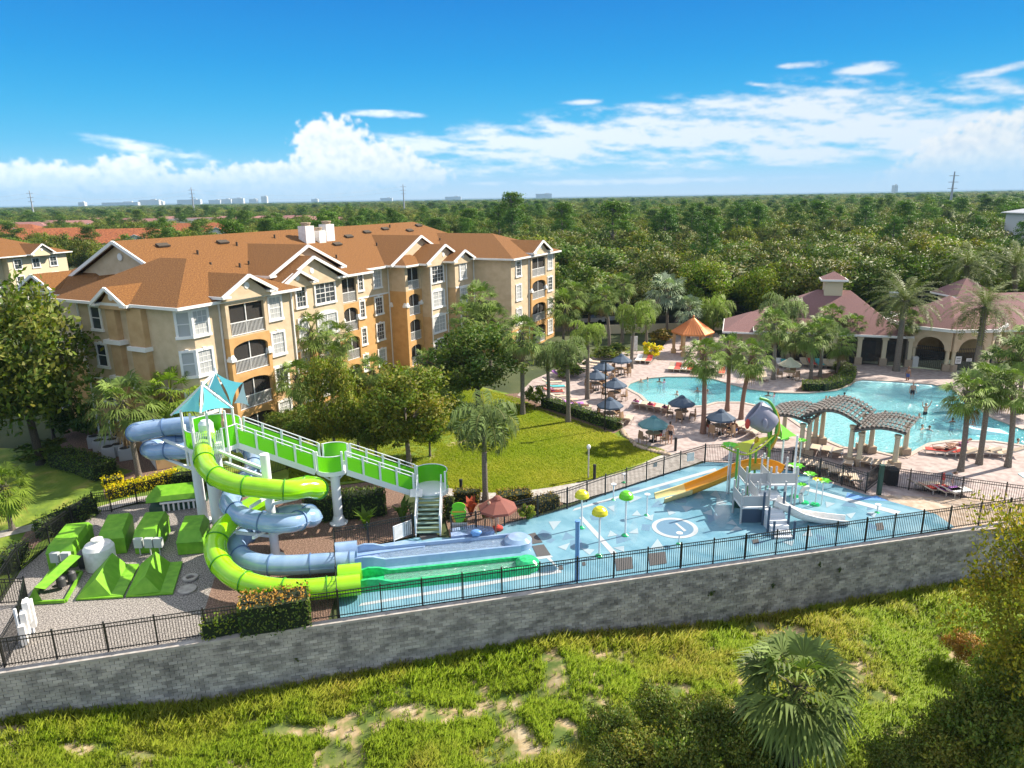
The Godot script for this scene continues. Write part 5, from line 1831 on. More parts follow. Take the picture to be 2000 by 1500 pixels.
func feather_crown(seed_: int, fronds: int, length: float, leaflets: int, blade: float, tone: Color, droop: float, lift: float, hang: float) -> ArrayMesh:
	rng.seed = seed_
	var m := MB.new()
	for k in fronds:
		var a := k * 2.39996 + rng.randf_range(-0.2, 0.2)
		var up := lerpf(1.35, lift, pow(k / float(fronds), 0.8)) + rng.randf_range(-0.1, 0.1)
		var h := Vector3(cos(a), 0, sin(a))
		var L := length * rng.randf_range(0.85, 1.1)
		var pts := []
		var p := Vector3.ZERO
		var ang := up
		for j in 9:
			pts.append(p)
			p += (h * cos(ang) + Vector3.UP * sin(ang)) * L / 8.0
			ang -= droop / 8.0 * (1.0 + j * 0.12)
		var t := rng.randf_range(0.75, 1.25)
		m.col = Color(0.16, 0.17, 0.05)
		var side := h.cross(Vector3.UP)
		for j in 8: m.quad(pts[j] - side * 0.03, pts[j + 1] - side * 0.02, pts[j + 1] + side * 0.02, pts[j] + side * 0.03)
		for j in leaflets:
			var s := 0.1 + 0.9 * j / float(leaflets)
			var q := s * 8.0
			var i := mini(int(q), 7)
			var at: Vector3 = pts[i].lerp(pts[i + 1], q - i)
			var fd: Vector3 = (pts[i + 1] - pts[i]).normalized()
			var bl := blade * (0.45 + 0.9 * sin(PI * clampf(s, 0.05, 0.97))) * rng.randf_range(0.8, 1.15)
			for sg in [-1.0, 1.0]:
				m.col = tone * (t * rng.randf_range(0.75, 1.25))
				var dd: Vector3 = (side * sg + fd * rng.randf_range(0.35, 0.8) + Vector3.UP * rng.randf_range(-0.2, 0.45)).normalized()
				var mid: Vector3 = at + dd * bl * 0.5
				var tip: Vector3 = at + dd * bl * (1.0 - hang * 0.4) + Vector3.DOWN * bl * hang
				var w: Vector3 = fd * (0.04 if length < 3.0 else 0.028)
				var nn: Vector3 = (Vector3.UP + dd * 0.3).normalized()
				m.tri_n(at, mid - w, mid + w, nn, nn, nn)
				m.tri_n(mid - w, tip, mid + w, nn, nn, nn)
	return m.mesh()

func make_palm_protos() -> void:     # [crown, crown width]
	for k in 3: protos["sabal%d" % k] = [fan_crown(300 + k, 40, 0.95, 0.8, 1.15, 0.4), 2.5]
	for k in 2: protos["bigsabal%d" % k] = [fan_crown(310 + k, 66, 1.1, 1.1, 0.95, 0.75), 3.6]
	for k in 2: protos["queen%d" % k] = [feather_crown(320 + k, 20, 2.5, 38, 0.62, Color(0.14, 0.2, 0.06), 1.8, -0.35, 0.6), 3.5]
	for k in 2: protos["date%d" % k] = [feather_crown(330 + k, 50, 3.4, 40, 0.42, Color(0.13, 0.165, 0.05), 1.0, -0.45, 0.12), 5.6]
	protos["bismarck0"] = [fan_crown(340, 30, 1.0, 1.15, 1.15, 0.0), 4.4]

func palm(kind: String, base_px: Array, crown_px: Array, wide_px: float, label: String, group := "", mat := "palm_green", h0 := 0.0, bark := "bark") -> Node3D:
	var base := P(base_px[0], base_px[1], h0)
	var pr: Array = protos[kind]
	var h := HT(base, crown_px[1]) - h0
	# lean so that the crown stands where it is seen: sideways only
	var top0 := Vector3(base.x, base.y + h, base.z)
	var v := top0 - Vector3(0, EYE, 0)
	var dep := v.dot(cam_f)
	var off: float = (crown_px[0] - (1000.0 + FOCAL * v.dot(cam_r) / dep)) * dep / FOCAL
	off = clampf(off, -h * 0.16, h * 0.16)
	var t := thing("palm_tree", base, label, "palm tree", group)
	var sc: float = width_at(top0, wide_px) / pr[1]
	var m := MB.new()
	var tr := 0.12 + 0.012 * h
	if kind.begins_with("date"): tr *= 1.5
	if kind.begins_with("bigsabal"): tr = 0.24
	var path := []
	var rad := []
	for k in 9:
		var f := k / 8.0
		path.append(Vector3(off * f * f, (h + 0.05) * f - (0.1 if k == 0 else 0.0), 0))
		rad.append(tr * (1.35 if k == 0 else lerpf(1.0, 0.8, f)) * (1.25 if k == 7 else 1.0))
	m.tube(path, rad, 10)
	if not kind.begins_with("queen"):       # old leaf bases under the crown
		rng.seed = int(absf(base.x * 100))
		for k in 26:
			var a := k * 2.4
			var y := h - 0.75 * sc + 0.75 * sc * k / 26.0
			var o := Vector3(off, y, 0)
			m.bar(o + Vector3(cos(a), 0, sin(a)) * tr * 0.7, o + Vector3(cos(a) * (tr + 0.16), 0.28, sin(a) * (tr + 0.16)), 0.07, 0.04)
	put(m, "trunk", bark, t)
	var c := put(pr[0], "crown", mat, t)
	c.position = Vector3(off, h, 0)
	c.rotation.y = fmod(base.x * 5.1 + base.z, TAU)
	c.scale = Vector3.ONE * sc
	return t

# ---------------------------------------------------------------- clipped hedges
func hedge(line: Array, w: float, h: float, label: String, mat := "leaf_deep", top_mat := "", density := 90.0, size := 0.13, group := "", called := "hedge") -> Node3D:
	var o: Vector3 = line[0]
	var t := thing(called, o, label, "hedge", group)
	var core := MB.new()
	var m := MB.new()
	var tp := MB.new()
	rng.seed = int(absf(o.x * 91 + o.z * 13)) + 1
	for i in line.size() - 1:
		var a: Vector3 = line[i] - o
		var b: Vector3 = line[i + 1] - o
		var l := a.distance_to(b)
		if l < 0.01: continue
		var d := (b - a) / l
		var s := d.cross(Vector3.UP)
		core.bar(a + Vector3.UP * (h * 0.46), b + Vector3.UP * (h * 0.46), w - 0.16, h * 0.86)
		var n := int(density * l * (h * 2 + w))
		for k in n:
			var f := rng.randf() * (2 * h + w)
			var p := a + d * rng.randf_range(-0.1, l + 0.1)
			var out_: Vector3
			if f < h: p += s * (w / 2) + Vector3.UP * f; out_ = s
			elif f < 2 * h: p += s * (-w / 2) + Vector3.UP * (f - h); out_ = -s
			else: p += s * (f - 2 * h - w / 2) + Vector3.UP * h; out_ = Vector3.UP
			p += Vector3(rng.randfn(), rng.randfn(), rng.randfn()) * 0.05 + out_ * rng.randf_range(-0.05, 0.05)
			var dst := tp if out_.y > 0.5 and top_mat else m
			dst.col = green(rng.randf_range(0.8, 1.2))
			leaf(dst, p, out_, size * rng.randf_range(0.7, 1.4), 0.55)
		for e in [[a, -d], [b, d]]:
			if (i > 0 and e[1] == -d) or (i < line.size() - 2 and e[1] == d): continue
			for k in int(density * w * h):
				m.col = green(rng.randf_range(0.8, 1.2))
				leaf(m, e[0] + s * rng.randf_range(-w / 2, w / 2) + Vector3.UP * rng.randf() * h + e[1] * 0.06, e[1], size * rng.randf_range(0.7, 1.4), 0.55)
	put(core, "dark_filler", "hedge_core", t)  # added solid box behind the leaves, inner shade put into its dark colour
	put(m, "foliage", mat, t)
	if top_mat: put(tp, "top_foliage", top_mat, t)
	return t

func bush(px: float, py: float, hpx: float, wpx: float, label: String, mat := "leaf_deep", h0 := 0.0, group := "", called := "shrub") -> Node3D:
	var b := P(px, py, h0)
	return tree(("scrub%d" % (int(px) % 2)) if h0 < -1.0 else "shrub%d" % (int(px) % 3), mat, b, maxf(0.3, HT(b, hpx) - h0), width_at(b, wpx), label, group, called, "shrub")

func build_palms() -> void:
	make_palm_protos()
	var G := "palm trees around the pool and lawns"
	palm("queen0", [948, 977], [945, 818], 136, "queen palm with drooping feathery crown standing on the lawn edge", G)
	palm("sabal0", [272, 934], [238, 783], 112, "full cabbage palm behind the blue slide loop", G)
	palm("sabal1", [347, 905], [333, 766], 100, "bright cabbage palm between building corner and shade sails", G, "leaf_bright")
	palm("sabal2", [24, 1034], [4, 950], 95, "cabbage palm beside the path near the hedge", G, "leaf_bright")
	palm("sabal1", [613, 790], [607, 643], 78, "cabbage palm in front of double arched apartment window", G)
	palm("sabal0", [655, 770], [656, 655], 66, "cabbage palm touching the ochre apartment balconies", G)
	palm("sabal2", [650, 790], [650, 697], 62, "lower cabbage palm under two taller ones by the apartments", G)
	palm("sabal0", [592, 848], [579, 735], 78, "cabbage palm beside the round dark shrub by apartments", G)
	palm("sabal1", [720, 800], [733, 722], 60, "low cabbage palm at the foot of the ochre apartment wall", G)
	palm("sabal2", [838, 800], [838, 708], 60, "low greyish palm below the corner balconies", G)
	palm("sabal1", [935, 745], [936, 585], 72, "tall cabbage palm against the blank apartment wing wall", G)
	palm("sabal2", [915, 760], [910, 618], 66, "cabbage palm rising above the dark tree", G)
	palm("sabal0", [958, 750], [962, 622], 70, "cabbage palm leaning over the dark tree crown", G)
	palm("sabal1", [1021, 808], [1020, 650], 74, "tall slim palm at the lawn corner by the apartment wing", G)
	palm("queen1", [1072, 796], [1068, 690], 62, "slim feather palm in the hedge bed beside the deck", G)
	palm("queen0", [1110, 823], [1107, 682], 72, "tall feather palm in the hedge bed at the lawn", G)
	palm("queen1", [1147, 779], [1148, 650], 66, "yellowish feather palm standing among the sun loungers", G, "leaf_bright")
	palm("queen0", [1233, 719], [1240, 612], 74, "yellow green feather palm beside the white notice board", G, "leaf_bright")
	palm("queen1", [1262, 690], [1262, 604], 52, "feather palm behind the white notice board", G)
	palm("sabal0", [1190, 690], [1180, 578], 56, "cabbage palm near the parked cars", G)
	palm("sabal2", [1215, 668], [1216, 556], 48, "slender cabbage palm in front of the wood edge", G)
	palm("sabal1", [1100, 675], [1105, 595], 66, "wide cabbage palm beside the end of the apartment wing", G)
	palm("sabal0", [1125, 665], [1122, 570], 54, "cabbage palm behind another one at the wing end", G)
	palm("bismarck0", [1302, 655], [1302, 565], 100, "silvery blue fan palm behind the orange gazebo", G, "leaf_silver")
	palm("bismarck0", [1345, 660], [1345, 600], 76, "smaller silvery blue fan palm beside the gazebo", G, "leaf_silver")
	palm("queen1", [1390, 655], [1392, 603], 76, "yellow green feather palm just behind the gazebo roof", G, "leaf_bright")
	palm("sabal0", [1373, 846], [1375, 692], 76, "reddish trunk palm on the deck nearest the umbrella tables", G, "palm_green", 0.0, "bark_red")
	palm("sabal1", [1420, 802], [1424, 682], 66, "reddish trunk palm at the pool edge", G, "palm_green", 0.0, "bark_red")
	palm("sabal2", [1447, 818], [1470, 695], 72, "leaning reddish trunk palm on the pool peninsula", G, "palm_green", 0.0, "bark_red")
	palm("sabal1", [1510, 741], [1512, 632], 64, "palm beside the white screen near the clubhouse", G)
	palm("queen0", [1528, 706], [1530, 600], 82, "feather palm in front of the clubhouse roof end", G)
	palm("sabal0", [1545, 720], [1549, 652], 60, "palm above the thatched parasol", G)
	palm("sabal2", [1583, 742], [1586, 655], 60, "grey trunk palm behind the island hedge", G)
	palm("sabal0", [1601, 737], [1607, 640], 56, "palm standing at the island hedge end", G)
	palm("sabal1", [1636, 728], [1641, 668], 58, "stout palm in the island bed", G)
	palm("sabal2", [1622, 706], [1625, 618], 52, "palm in front of the clubhouse roof middle", G)
	palm("sabal0", [1664, 706], [1670, 632], 46, "small palm before the clubhouse screened porch", G)
	palm("date0", [1750, 724], [1767, 588], 132, "large date palm with thick trunk in front of clubhouse", G)
	palm("date1", [1903, 742], [1924, 600], 136, "large date palm beside the arched clubhouse entrance", G)
	palm("sabal1", [1768, 716], [1778, 625], 44, "small palm tucked behind the thick date palm trunk", G)
	palm("date1", [1884, 640], [1888, 520], 106, "date palm behind the clubhouse turret", G)
	palm("date0", [1976, 640], [1980, 520], 112, "date palm behind the clubhouse at the wood", G)
	palm("sabal1", [1876, 919], [1891, 765], 86, "palm on the deck beside the red towel loungers", G)
	palm("sabal0", [1912, 906], [1932, 742], 80, "leaning palm between the empty loungers", G)
	palm("sabal2", [1968, 911], [1978, 752], 84, "palm at the deck edge near the small teal pool", G)
	palm("sabal0", [1990, 790], [1985, 690], 84, "palm in the bed beyond the pool bend", G)
	palm("sabal2", [1950, 785], [1945, 708], 70, "low palm in the bed beyond the pool bend", G)
	palm("sabal1", [2030, 800], [2012, 650], 84, "bushy palm in the bed next to the clubhouse", G)
	palm("bigsabal0", [1548, 1486], [1556, 1340], 236, "big shaggy cabbage palm growing in the rough field", "", "palm_green", -3.4, "bark_dark")

func build_garden_trees() -> void:
	make_protos()
	var G := "garden trees near the apartments"
	for q in [["oak0", "leaf_oak", [80, 905], 540, 230, "big spreading oak in front of the end of the apartments", "bark_dark"], ["oak1", "leaf_oak", [-40, 930], 600, 210, "oak with dense crown beside the shaded lawn", "bark_dark"], ["oak3", "leaf_deep", [105, 855], 700, 90, "dark small tree against the ochre end balconies", "bark_dark"],
			["oak1", "leaf_olive", [655, 905], 690, 96, "slim olive leaved tree between stair landing and apartments", "bark"], ["oak2", "leaf_olive", [800, 912], 712, 158, "large olive leaved tree behind the slide stairs", "bark"], ["oak3", "leaf_deep", [935, 800], 628, 165, "dark dense broadleaf tree in front of apartment wing", "bark_dark"],
			["oak0", "leaf_olive", [516, 838], 705, 82, "small olive tree beside the apartment arches", "bark"], ["oak2", "leaf_oak", [735, 900], 790, 90, "leafy understory tree next to the stair landing", "bark"], ["oak1", "leaf_deep", [875, 835], 755, 60, "dark shrubby tree at the lawn corner", "bark_dark"]]:
		var b := P(q[2][0], q[2][1])
		tree(q[0], q[1], b, HT(b, q[3]), width_at(b, q[4]), q[5], G, "tree", "tree", q[6])
	# fuller planting at the foot of the apartments
	for q in [["oak1", "leaf_olive", [700, 880], 770, 90, "leafy young tree between the two olive trees"], ["oak3", "leaf_oak", [615, 885], 790, 90, "leafy young tree behind the upper stair run"], ["oak0", "leaf_oak", [560, 880], 800, 80, "low leafy tree beside the round dark shrub"], ["oak2", "leaf_deep", [840, 890], 790, 70, "dark leafy tree at the lawn edge behind the stairs"], ["oak1", "leaf_oak", [765, 830], 735, 70, "leafy tree under the ochre apartment wall"], ["oak3", "leaf_olive", [690, 800], 715, 60, "olive tree close to the apartment balconies"], ["oak0", "leaf_deep", [890, 790], 700, 60, "dark leafy tree beside the dense broadleaf tree"]]:
		var b := P(q[2][0], q[2][1])
		tree(q[0], q[1], b, HT(b, q[3]), width_at(b, q[4]), q[5], G, "tree", "tree", "bark")
	# tree in the lower field on the right, sunlit top above the wall
	var b1 := P(1985, 1440, -3.3)
	tree("near0", "leaf_gold", b1, HT(b1, 945) + 3.3, width_at(b1, 270), "olive yellow tree in the rough field reaching above the wall", "", "tree", "tree", "bark")
	var b2 := P(2080, 1500, -3.4)
	tree("near1", "leaf_oak", b2, 6.0, 5.2, "dark green tree beside the palm field", "", "tree", "tree", "bark")
	# hedges
	hedge(PA([[1062, 793], [1125, 812], [1175, 830], [1206, 839]]), 0.9, 0.85, "clipped green hedge between lawn and pool deck")
	hedge(PA([[1568, 760], [1600, 762], [1630, 756], [1652, 745], [1656, 731], [1640, 722]]), 1.4, 0.8, "curved clipped hedge on the poolside island", "leaf_oak")
	hedge(PA([[600, 1014], [680, 1008], [752, 1000]]), 1.3, 1.5, "tall clipped hedge behind the stair landing column")
	hedge(PA([[478, 1228], [545, 1219], [604, 1208]]), 1.4, 1.45, "brown topped clipped hedge below the green slide", "leaf_deep", "leaf_brown", 110.0)
	hedge(PA([[400, 1244], [470, 1230]]), 0.7, 0.8, "low hedge beside the brown topped hedge at the wall", "leaf_bright")
	hedge(PA([[78, 1052], [130, 1030], [184, 1003]]), 0.9, 1.15, "dark clipped hedge along the path behind the pump yard")
	hedge(PA([[8, 1120], [45, 1085]]), 0.9, 0.9, "short clipped hedge at the bend of the pump yard fence")
	hedge(PA([[118, 905], [165, 918], [208, 934]]), 1.7, 1.1, "wide dark hedge screening the air conditioning units")
	hedge(PA([[212, 972], [270, 958], [346, 938]]), 0.9, 0.7, "bright yellow clipped hedge beside the path", "leaf_yellow", "", 220.0)
	hedge(PA([[205, 950], [240, 944]]), 1.0, 0.6, "short yellow clipped hedge piece beside the mulch", "leaf_yellow")
	hedge(PA([[345, 948], [390, 945], [440, 960]]), 1.0, 0.9, "green hedge behind the long green roof")
	hedge(PA([[890, 975], [935, 978]]), 0.9, 0.7, "reddish low hedge behind the green figure sign", "leaf_rust")
	hedge(PA([[975, 985], [1035, 978]]), 1.1, 0.75, "brownish red low hedge beside the rust umbrella", "leaf_rust")
	hedge(PA([[1045, 997], [1085, 985]]), 0.9, 0.7, "rusty low hedge inside the curved fence", "leaf_rust")
	hedge(PA([[872, 1012], [884, 1010]]), 0.7, 1.3, "tall narrow clipped hedge beside the stair foot", "leaf_oak")
	bush(590, 850, 792, 110, "round dark shrub below the cabbage palm at apartments")
	bush(540, 845, 800, 60, "rounded green shrub beside the small olive tree")
	bush(660, 745, 705, 70, "dark shrub at the apartment foot", "leaf_deep")
	bush(1045, 790, 752, 46, "bright leafy clump at the end of the pool hedge", "leaf_bright")
	bush(1030, 1015, 985, 40, "yellow green shrub inside the curved fence", "leaf_bright")
	bush(1195, 700, 672, 90, "low rounded shrub by the notice board", "leaf_oak")
	bush(1110, 735, 700, 80, "dark shrub behind the violet towel loungers", "leaf_deep")
	bush(1270, 700, 668, 46, "yellow shrub beside the notice board", "leaf_yellow")
	bush(1290, 668, 640, 60, "brown shrub beside the gazebo path", "leaf_rust")
	bush(1455, 670, 628, 60, "round clipped dark shrub left of the clubhouse eaves" .replace("left of", "by"), "leaf_deep")
	bush(130, 850, 795, 80, "dark shrub under the end balconies", "leaf_deep")
	bush(180, 860, 775, 70, "tall dark shrub beside the end wall pilasters", "leaf_deep")
	bush(80, 900, 860, 120, "low dark shrub in the shade of the oak", "leaf_deep")
	for q in [[1940, 790, 750, 60], [1985, 815, 770, 70], [1910, 775, 745, 46]]:
		bush(q[0], q[1], q[2], q[3], "leafy shrub in the bed beyond the pool bend", "leaf_oak", 0.0, "shrubs beyond the pool bend")
	# banana-like plants and red cordylines in the mulch
	for q in [[716, 1035, 980, "leaf_bright", "broad leaved yellow green plant in the mulch bed"], [787, 1022, 965, "leaf_oak", "broad leaved plant beside the slide stairs"], [920, 1008, 965, "leaf_red", "magenta red leaved plant behind the green figure sign"], [945, 1012, 985, "leaf_rust", "reddish leaved plant beside the rust umbrella"], [905, 1030, 1005, "leaf_rust", "dark red leaved plant behind the fence"]]:
		var b := P(q[0], q[1])
		var h := HT(b, q[2])
		var t := thing("broadleaf_plant", b, q[4], "plant")
		rng.seed = int(q[0])
		for k in 11:
			var a := k * 2.4
			var m := MB.new()
			m.col = Color(0.09, 0.15, 0.03) * rng.randf_range(0.8, 1.3)
			var d := Vector3(cos(a), 0, sin(a))
			var s := d.cross(Vector3.UP)
			var l := h * rng.randf_range(0.6, 1.0)
			var p0 := d * 0.05
			var p1 := d * l * 0.22 + Vector3.UP * l * 0.65
			var p2 := d * l * 0.5 + Vector3.UP * l * rng.randf_range(0.75, 1.0)
			m.quad(p0 - s * 0.02, p1 - s * 0.16, p1 + s * 0.16, p0 + s * 0.02)
			m.tri(p1 - s * 0.16, p2, p1 + s * 0.16)
			put(m, "leaf", q[3], t)
	# shrubs of the lower field
	rng.seed = 77
	for q in [[1200, 1475, 1380, 120, "leaf_oak"], [1290, 1440, 1350, 130, "leaf_oak"], [1370, 1480, 1370, 150, "leaf_oak"], [1440, 1500, 1400, 130, "leaf_oak"], [1250, 1520, 1430, 160, "leaf_olive"], [1390, 1420, 1355, 90, "leaf_olive"], [1190, 1530, 1450, 120, "leaf_oak"], [1480, 1460, 1390, 80, "leaf_olive"], [1340, 1540, 1420, 150, "leaf_oak"]]:
		bush(q[0], q[1], q[2], q[3], "scrubby dark bush growing in the rough field near the shaggy palm", q[4], -3.5, "scrub in the field")
	for q in [[1900, 1500, 1330, 170, "leaf_oak"], [1830, 1510, 1420, 150, "leaf_olive"], [1980, 1440, 1280, 150, "leaf_olive"], [1740, 1520, 1440, 120, "leaf_oak"], [1940, 1380, 1250, 110, "leaf_oak"]]:
		bush(q[0], q[1], q[2], q[3], "dense dark scrub under the olive yellow tree", q[4], -3.5, "scrub under the tree")
	bush(1880, 1290, 1235, 80, "rust brown dying shrub beside the olive yellow tree", "leaf_brown", -3.3)
	# weeds rooted in the wall face
	for q in [[1598, 1100], [1640, 1112], [1655, 1090], [1390, 1158], [1510, 1143], [1715, 1108], [735, 1228], [560, 1265], [575, 1285], [300, 1300]]:
		var d := ray(q[0], q[1])
		var p := Vector3(0, EYE, 0) + d * 20.0
		for i in 60:
			p += d * 0.4
			if p.z < wall_z(p.x) + 0.06: break
		var w := tree("shrub0", "leaf_deep", p + Vector3(0, -0.2, 0), 0.42, 0.5, "small weed rooted in the joints of the block wall", "weeds in the wall", "weed", "weed")
		w.scale.z *= 0.5

func build_grass() -> void:
	rng.seed = 404
	var blade_sets := []
	for kind in 3:
		var m := MB.new()
		for k in 14:
			var a := rng.randf() * TAU
			var r := rng.randf() * 0.16
			var p := Vector3(cos(a) * r, 0, sin(a) * r)
			var h := rng.randf_range(0.12, 0.34) * (1.5 if kind == 2 else 1.0)
			var lean := Vector3(rng.randfn(), 0, rng.randfn()) * h * 0.35
			var w := Vector3(cos(a * 3.0), 0, sin(a * 3.0)) * 0.014
			var c := rng.randf_range(0.75, 1.25)
			m.col = Color(c, c, c)
			var nn := Vector3(lean.x, 0.7, lean.z).normalized()
			var mid := p + lean * 0.35 + Vector3.UP * h * 0.6
			m.tri_n(p - w, p + w, mid, nn, nn, nn)
			m.tri_n(mid - w, mid + w, p + lean + Vector3.UP * h, nn, nn, nn)
			m.tri_n(p - w, mid + w, mid - w, nn, nn, nn)
		blade_sets.append(m.mesh())
	var patch := FastNoiseLite.new()
	patch.seed = 12
	patch.frequency = 0.16
	patch.fractal_octaves = 4
	var dryn := FastNoiseLite.new()
	dryn.seed = 33
	dryn.frequency = 0.09
	var bare := [[1005, 1440, 45, 60], [985, 1385, 40, 18], [850, 1400, 120, 15], [700, 1425, 60, 22], [1085, 1330, 22, 42], [655, 1480, 50, 30], [590, 1430, 80, 14], [1075, 1310, 18, 20], [1380, 1380, 70, 20], [1100, 1450, 30, 40], [160, 1470, 60, 12], [1700, 1345, 60, 15], [1640, 1300, 60, 12], [1530, 1216, 60, 14], [1300, 1340, 60, 14], [330, 1480, 90, 10], [20, 1455, 40, 14]]
	var lists := [[], [], []]
	var cols := [[], [], []]
	for i in 118000:
		var px := rng.randf_range(-160, 2160)
		var py := rng.randf_range(1130, 1580)
		var p := P(px, py, -3.0)
		if p.z < wall_z(p.x) + 0.04: continue
		p.y = field_h(p.x, p.z)
		var n := patch.get_noise_2d(p.x * 1.6, p.z * 2.4)
		var keep := 0.95
		var near := p.z - wall_z(p.x)
		if n > 0.3 and near > 1.2: keep = 0.12
		elif n > 0.08 and near > 0.8: keep = 0.45
		for q in bare:
			var e: float = ((px - q[0]) / q[2]) ** 2 + ((py - q[1]) / q[3]) ** 2
			if e < 1.15 + n * 1.5: keep = minf(keep, 0.05)
		if rng.randf() > keep: continue
		var dry := clampf(dryn.get_noise_2d(p.x, p.z * 1.4) * 1.9 + 0.36 + patch.get_noise_2d(p.x * 3.0, p.z * 3.0) * 0.7 - near * 0.09 + (0.35 if px > 850 and px < 1700 and near < 3.0 else 0.0), 0, 1)
		if px < 600: dry *= 0.5
		var c := Color(0.25, 0.37, 0.02).lerp(Color(0.52, 0.40, 0.08), dry * rng.randf_range(0.5, 1.1))
		c = c.lerp(Color(0.36, 0.44, 0.03), rng.randf() * 0.6)
		var k := 2 if dry > 0.45 and rng.randf() < 0.5 else rng.randi() % 2
		var s := rng.randf_range(0.65, 1.35) * (1.3 if near < 1.5 else 1.0)
		lists[k].append(Transform3D(Basis(Vector3.UP, rng.randf() * TAU).scaled(Vector3(s, s * rng.randf_range(0.7, 1.2), s)), p + Vector3(0, -0.03, 0)))
		cols[k].append(c * rng.randf_range(0.8, 1.2))
	for k in 3:
		var mm := MultiMesh.new()
		mm.transform_format = MultiMesh.TRANSFORM_3D
		mm.use_colors = true
		mm.mesh = blade_sets[k]
		mm.instance_count = lists[k].size()
		for i in lists[k].size():
			mm.set_instance_transform(i, lists[k][i])
			mm.set_instance_color(i, cols[k][i])
		var o := MultiMeshInstance3D.new()
		o.name = ["grass", "weeds", "dry_grass"][k]
		o.multimesh = mm
		o.material_override = M.grass
		add_child(o)
		stuff(o)
		tag(o, ["rough green grass covering the field below the wall", "low green weeds mixed into the field grass", "tall dry yellow grass along the foot of the wall"][k], "grass")
	# short grass of the lawn
	var lm := MB.new()
	for k in 10:
		var a := rng.randf() * TAU
		var p := Vector3(cos(a), 0, sin(a)) * rng.randf() * 0.2
		var w := Vector3(cos(a * 5), 0, sin(a * 5)) * 0.02
		var c := rng.randf_range(0.8, 1.2)
		m_blade(lm, p, w, rng.randf_range(0.04, 0.09), c)
	var spots := []
	var sc := []
	var lawn_px := [Vector2(560, 880), Vector2(700, 748), Vector2(850, 738), Vector2(1005, 775), Vector2(1060, 800), Vector2(1175, 838), Vector2(1236, 864), Vector2(1300, 880), Vector2(1280, 893), Vector2(1160, 936), Vector2(1080, 951), Vector2(1000, 962), Vector2(930, 962), Vector2(870, 950), Vector2(800, 928), Vector2(570, 950)]
	for i in 110000:
		var px := rng.randf_range(560, 1305)
		var py := rng.randf_range(745, 965)
		if not Geometry2D.is_point_in_polygon(Vector2(px, py), PackedVector2Array(lawn_px)): continue
		var p := P(px, py, -0.05)
		var n := patch.get_noise_2d(p.x * 0.8, p.z * 0.8)
		if px < 960 and py < 905 and py > 850 and n > -0.05 and rng.randf() < 0.8: continue
		spots.append(Transform3D(Basis(Vector3.UP, rng.randf() * TAU).scaled(Vector3.ONE * rng.randf_range(0.7, 1.4)), p))
		sc.append(Color(0.27, 0.35, 0.015).lerp(Color(0.42, 0.42, 0.04), clampf(0.4 + n, 0, 1)) * rng.randf_range(0.85, 1.15))
	var mm2 := MultiMesh.new()
	mm2.transform_format = MultiMesh.TRANSFORM_3D
	mm2.use_colors = true
	mm2.mesh = lm.mesh()
	mm2.instance_count = spots.size()
	for i in spots.size():
		mm2.set_instance_transform(i, spots[i])
		mm2.set_instance_color(i, sc[i])
	var o2 := MultiMeshInstance3D.new()
	o2.name = "lawn_grass"
	o2.multimesh = mm2
	o2.material_override = M.grass
	add_child(o2)
	stuff(o2)
	tag(o2, "short mown grass of the lawn beside the pool hedge", "grass")

func m_blade(m: MB, p: Vector3, w: Vector3, h: float, c: float) -> void:
	m.col = Color(c, c, c)
	m.tri_n(p - w, p + w, p + Vector3.UP * h + Vector3(w.z, 0, w.x), Vector3.UP, Vector3.UP, Vector3.UP)

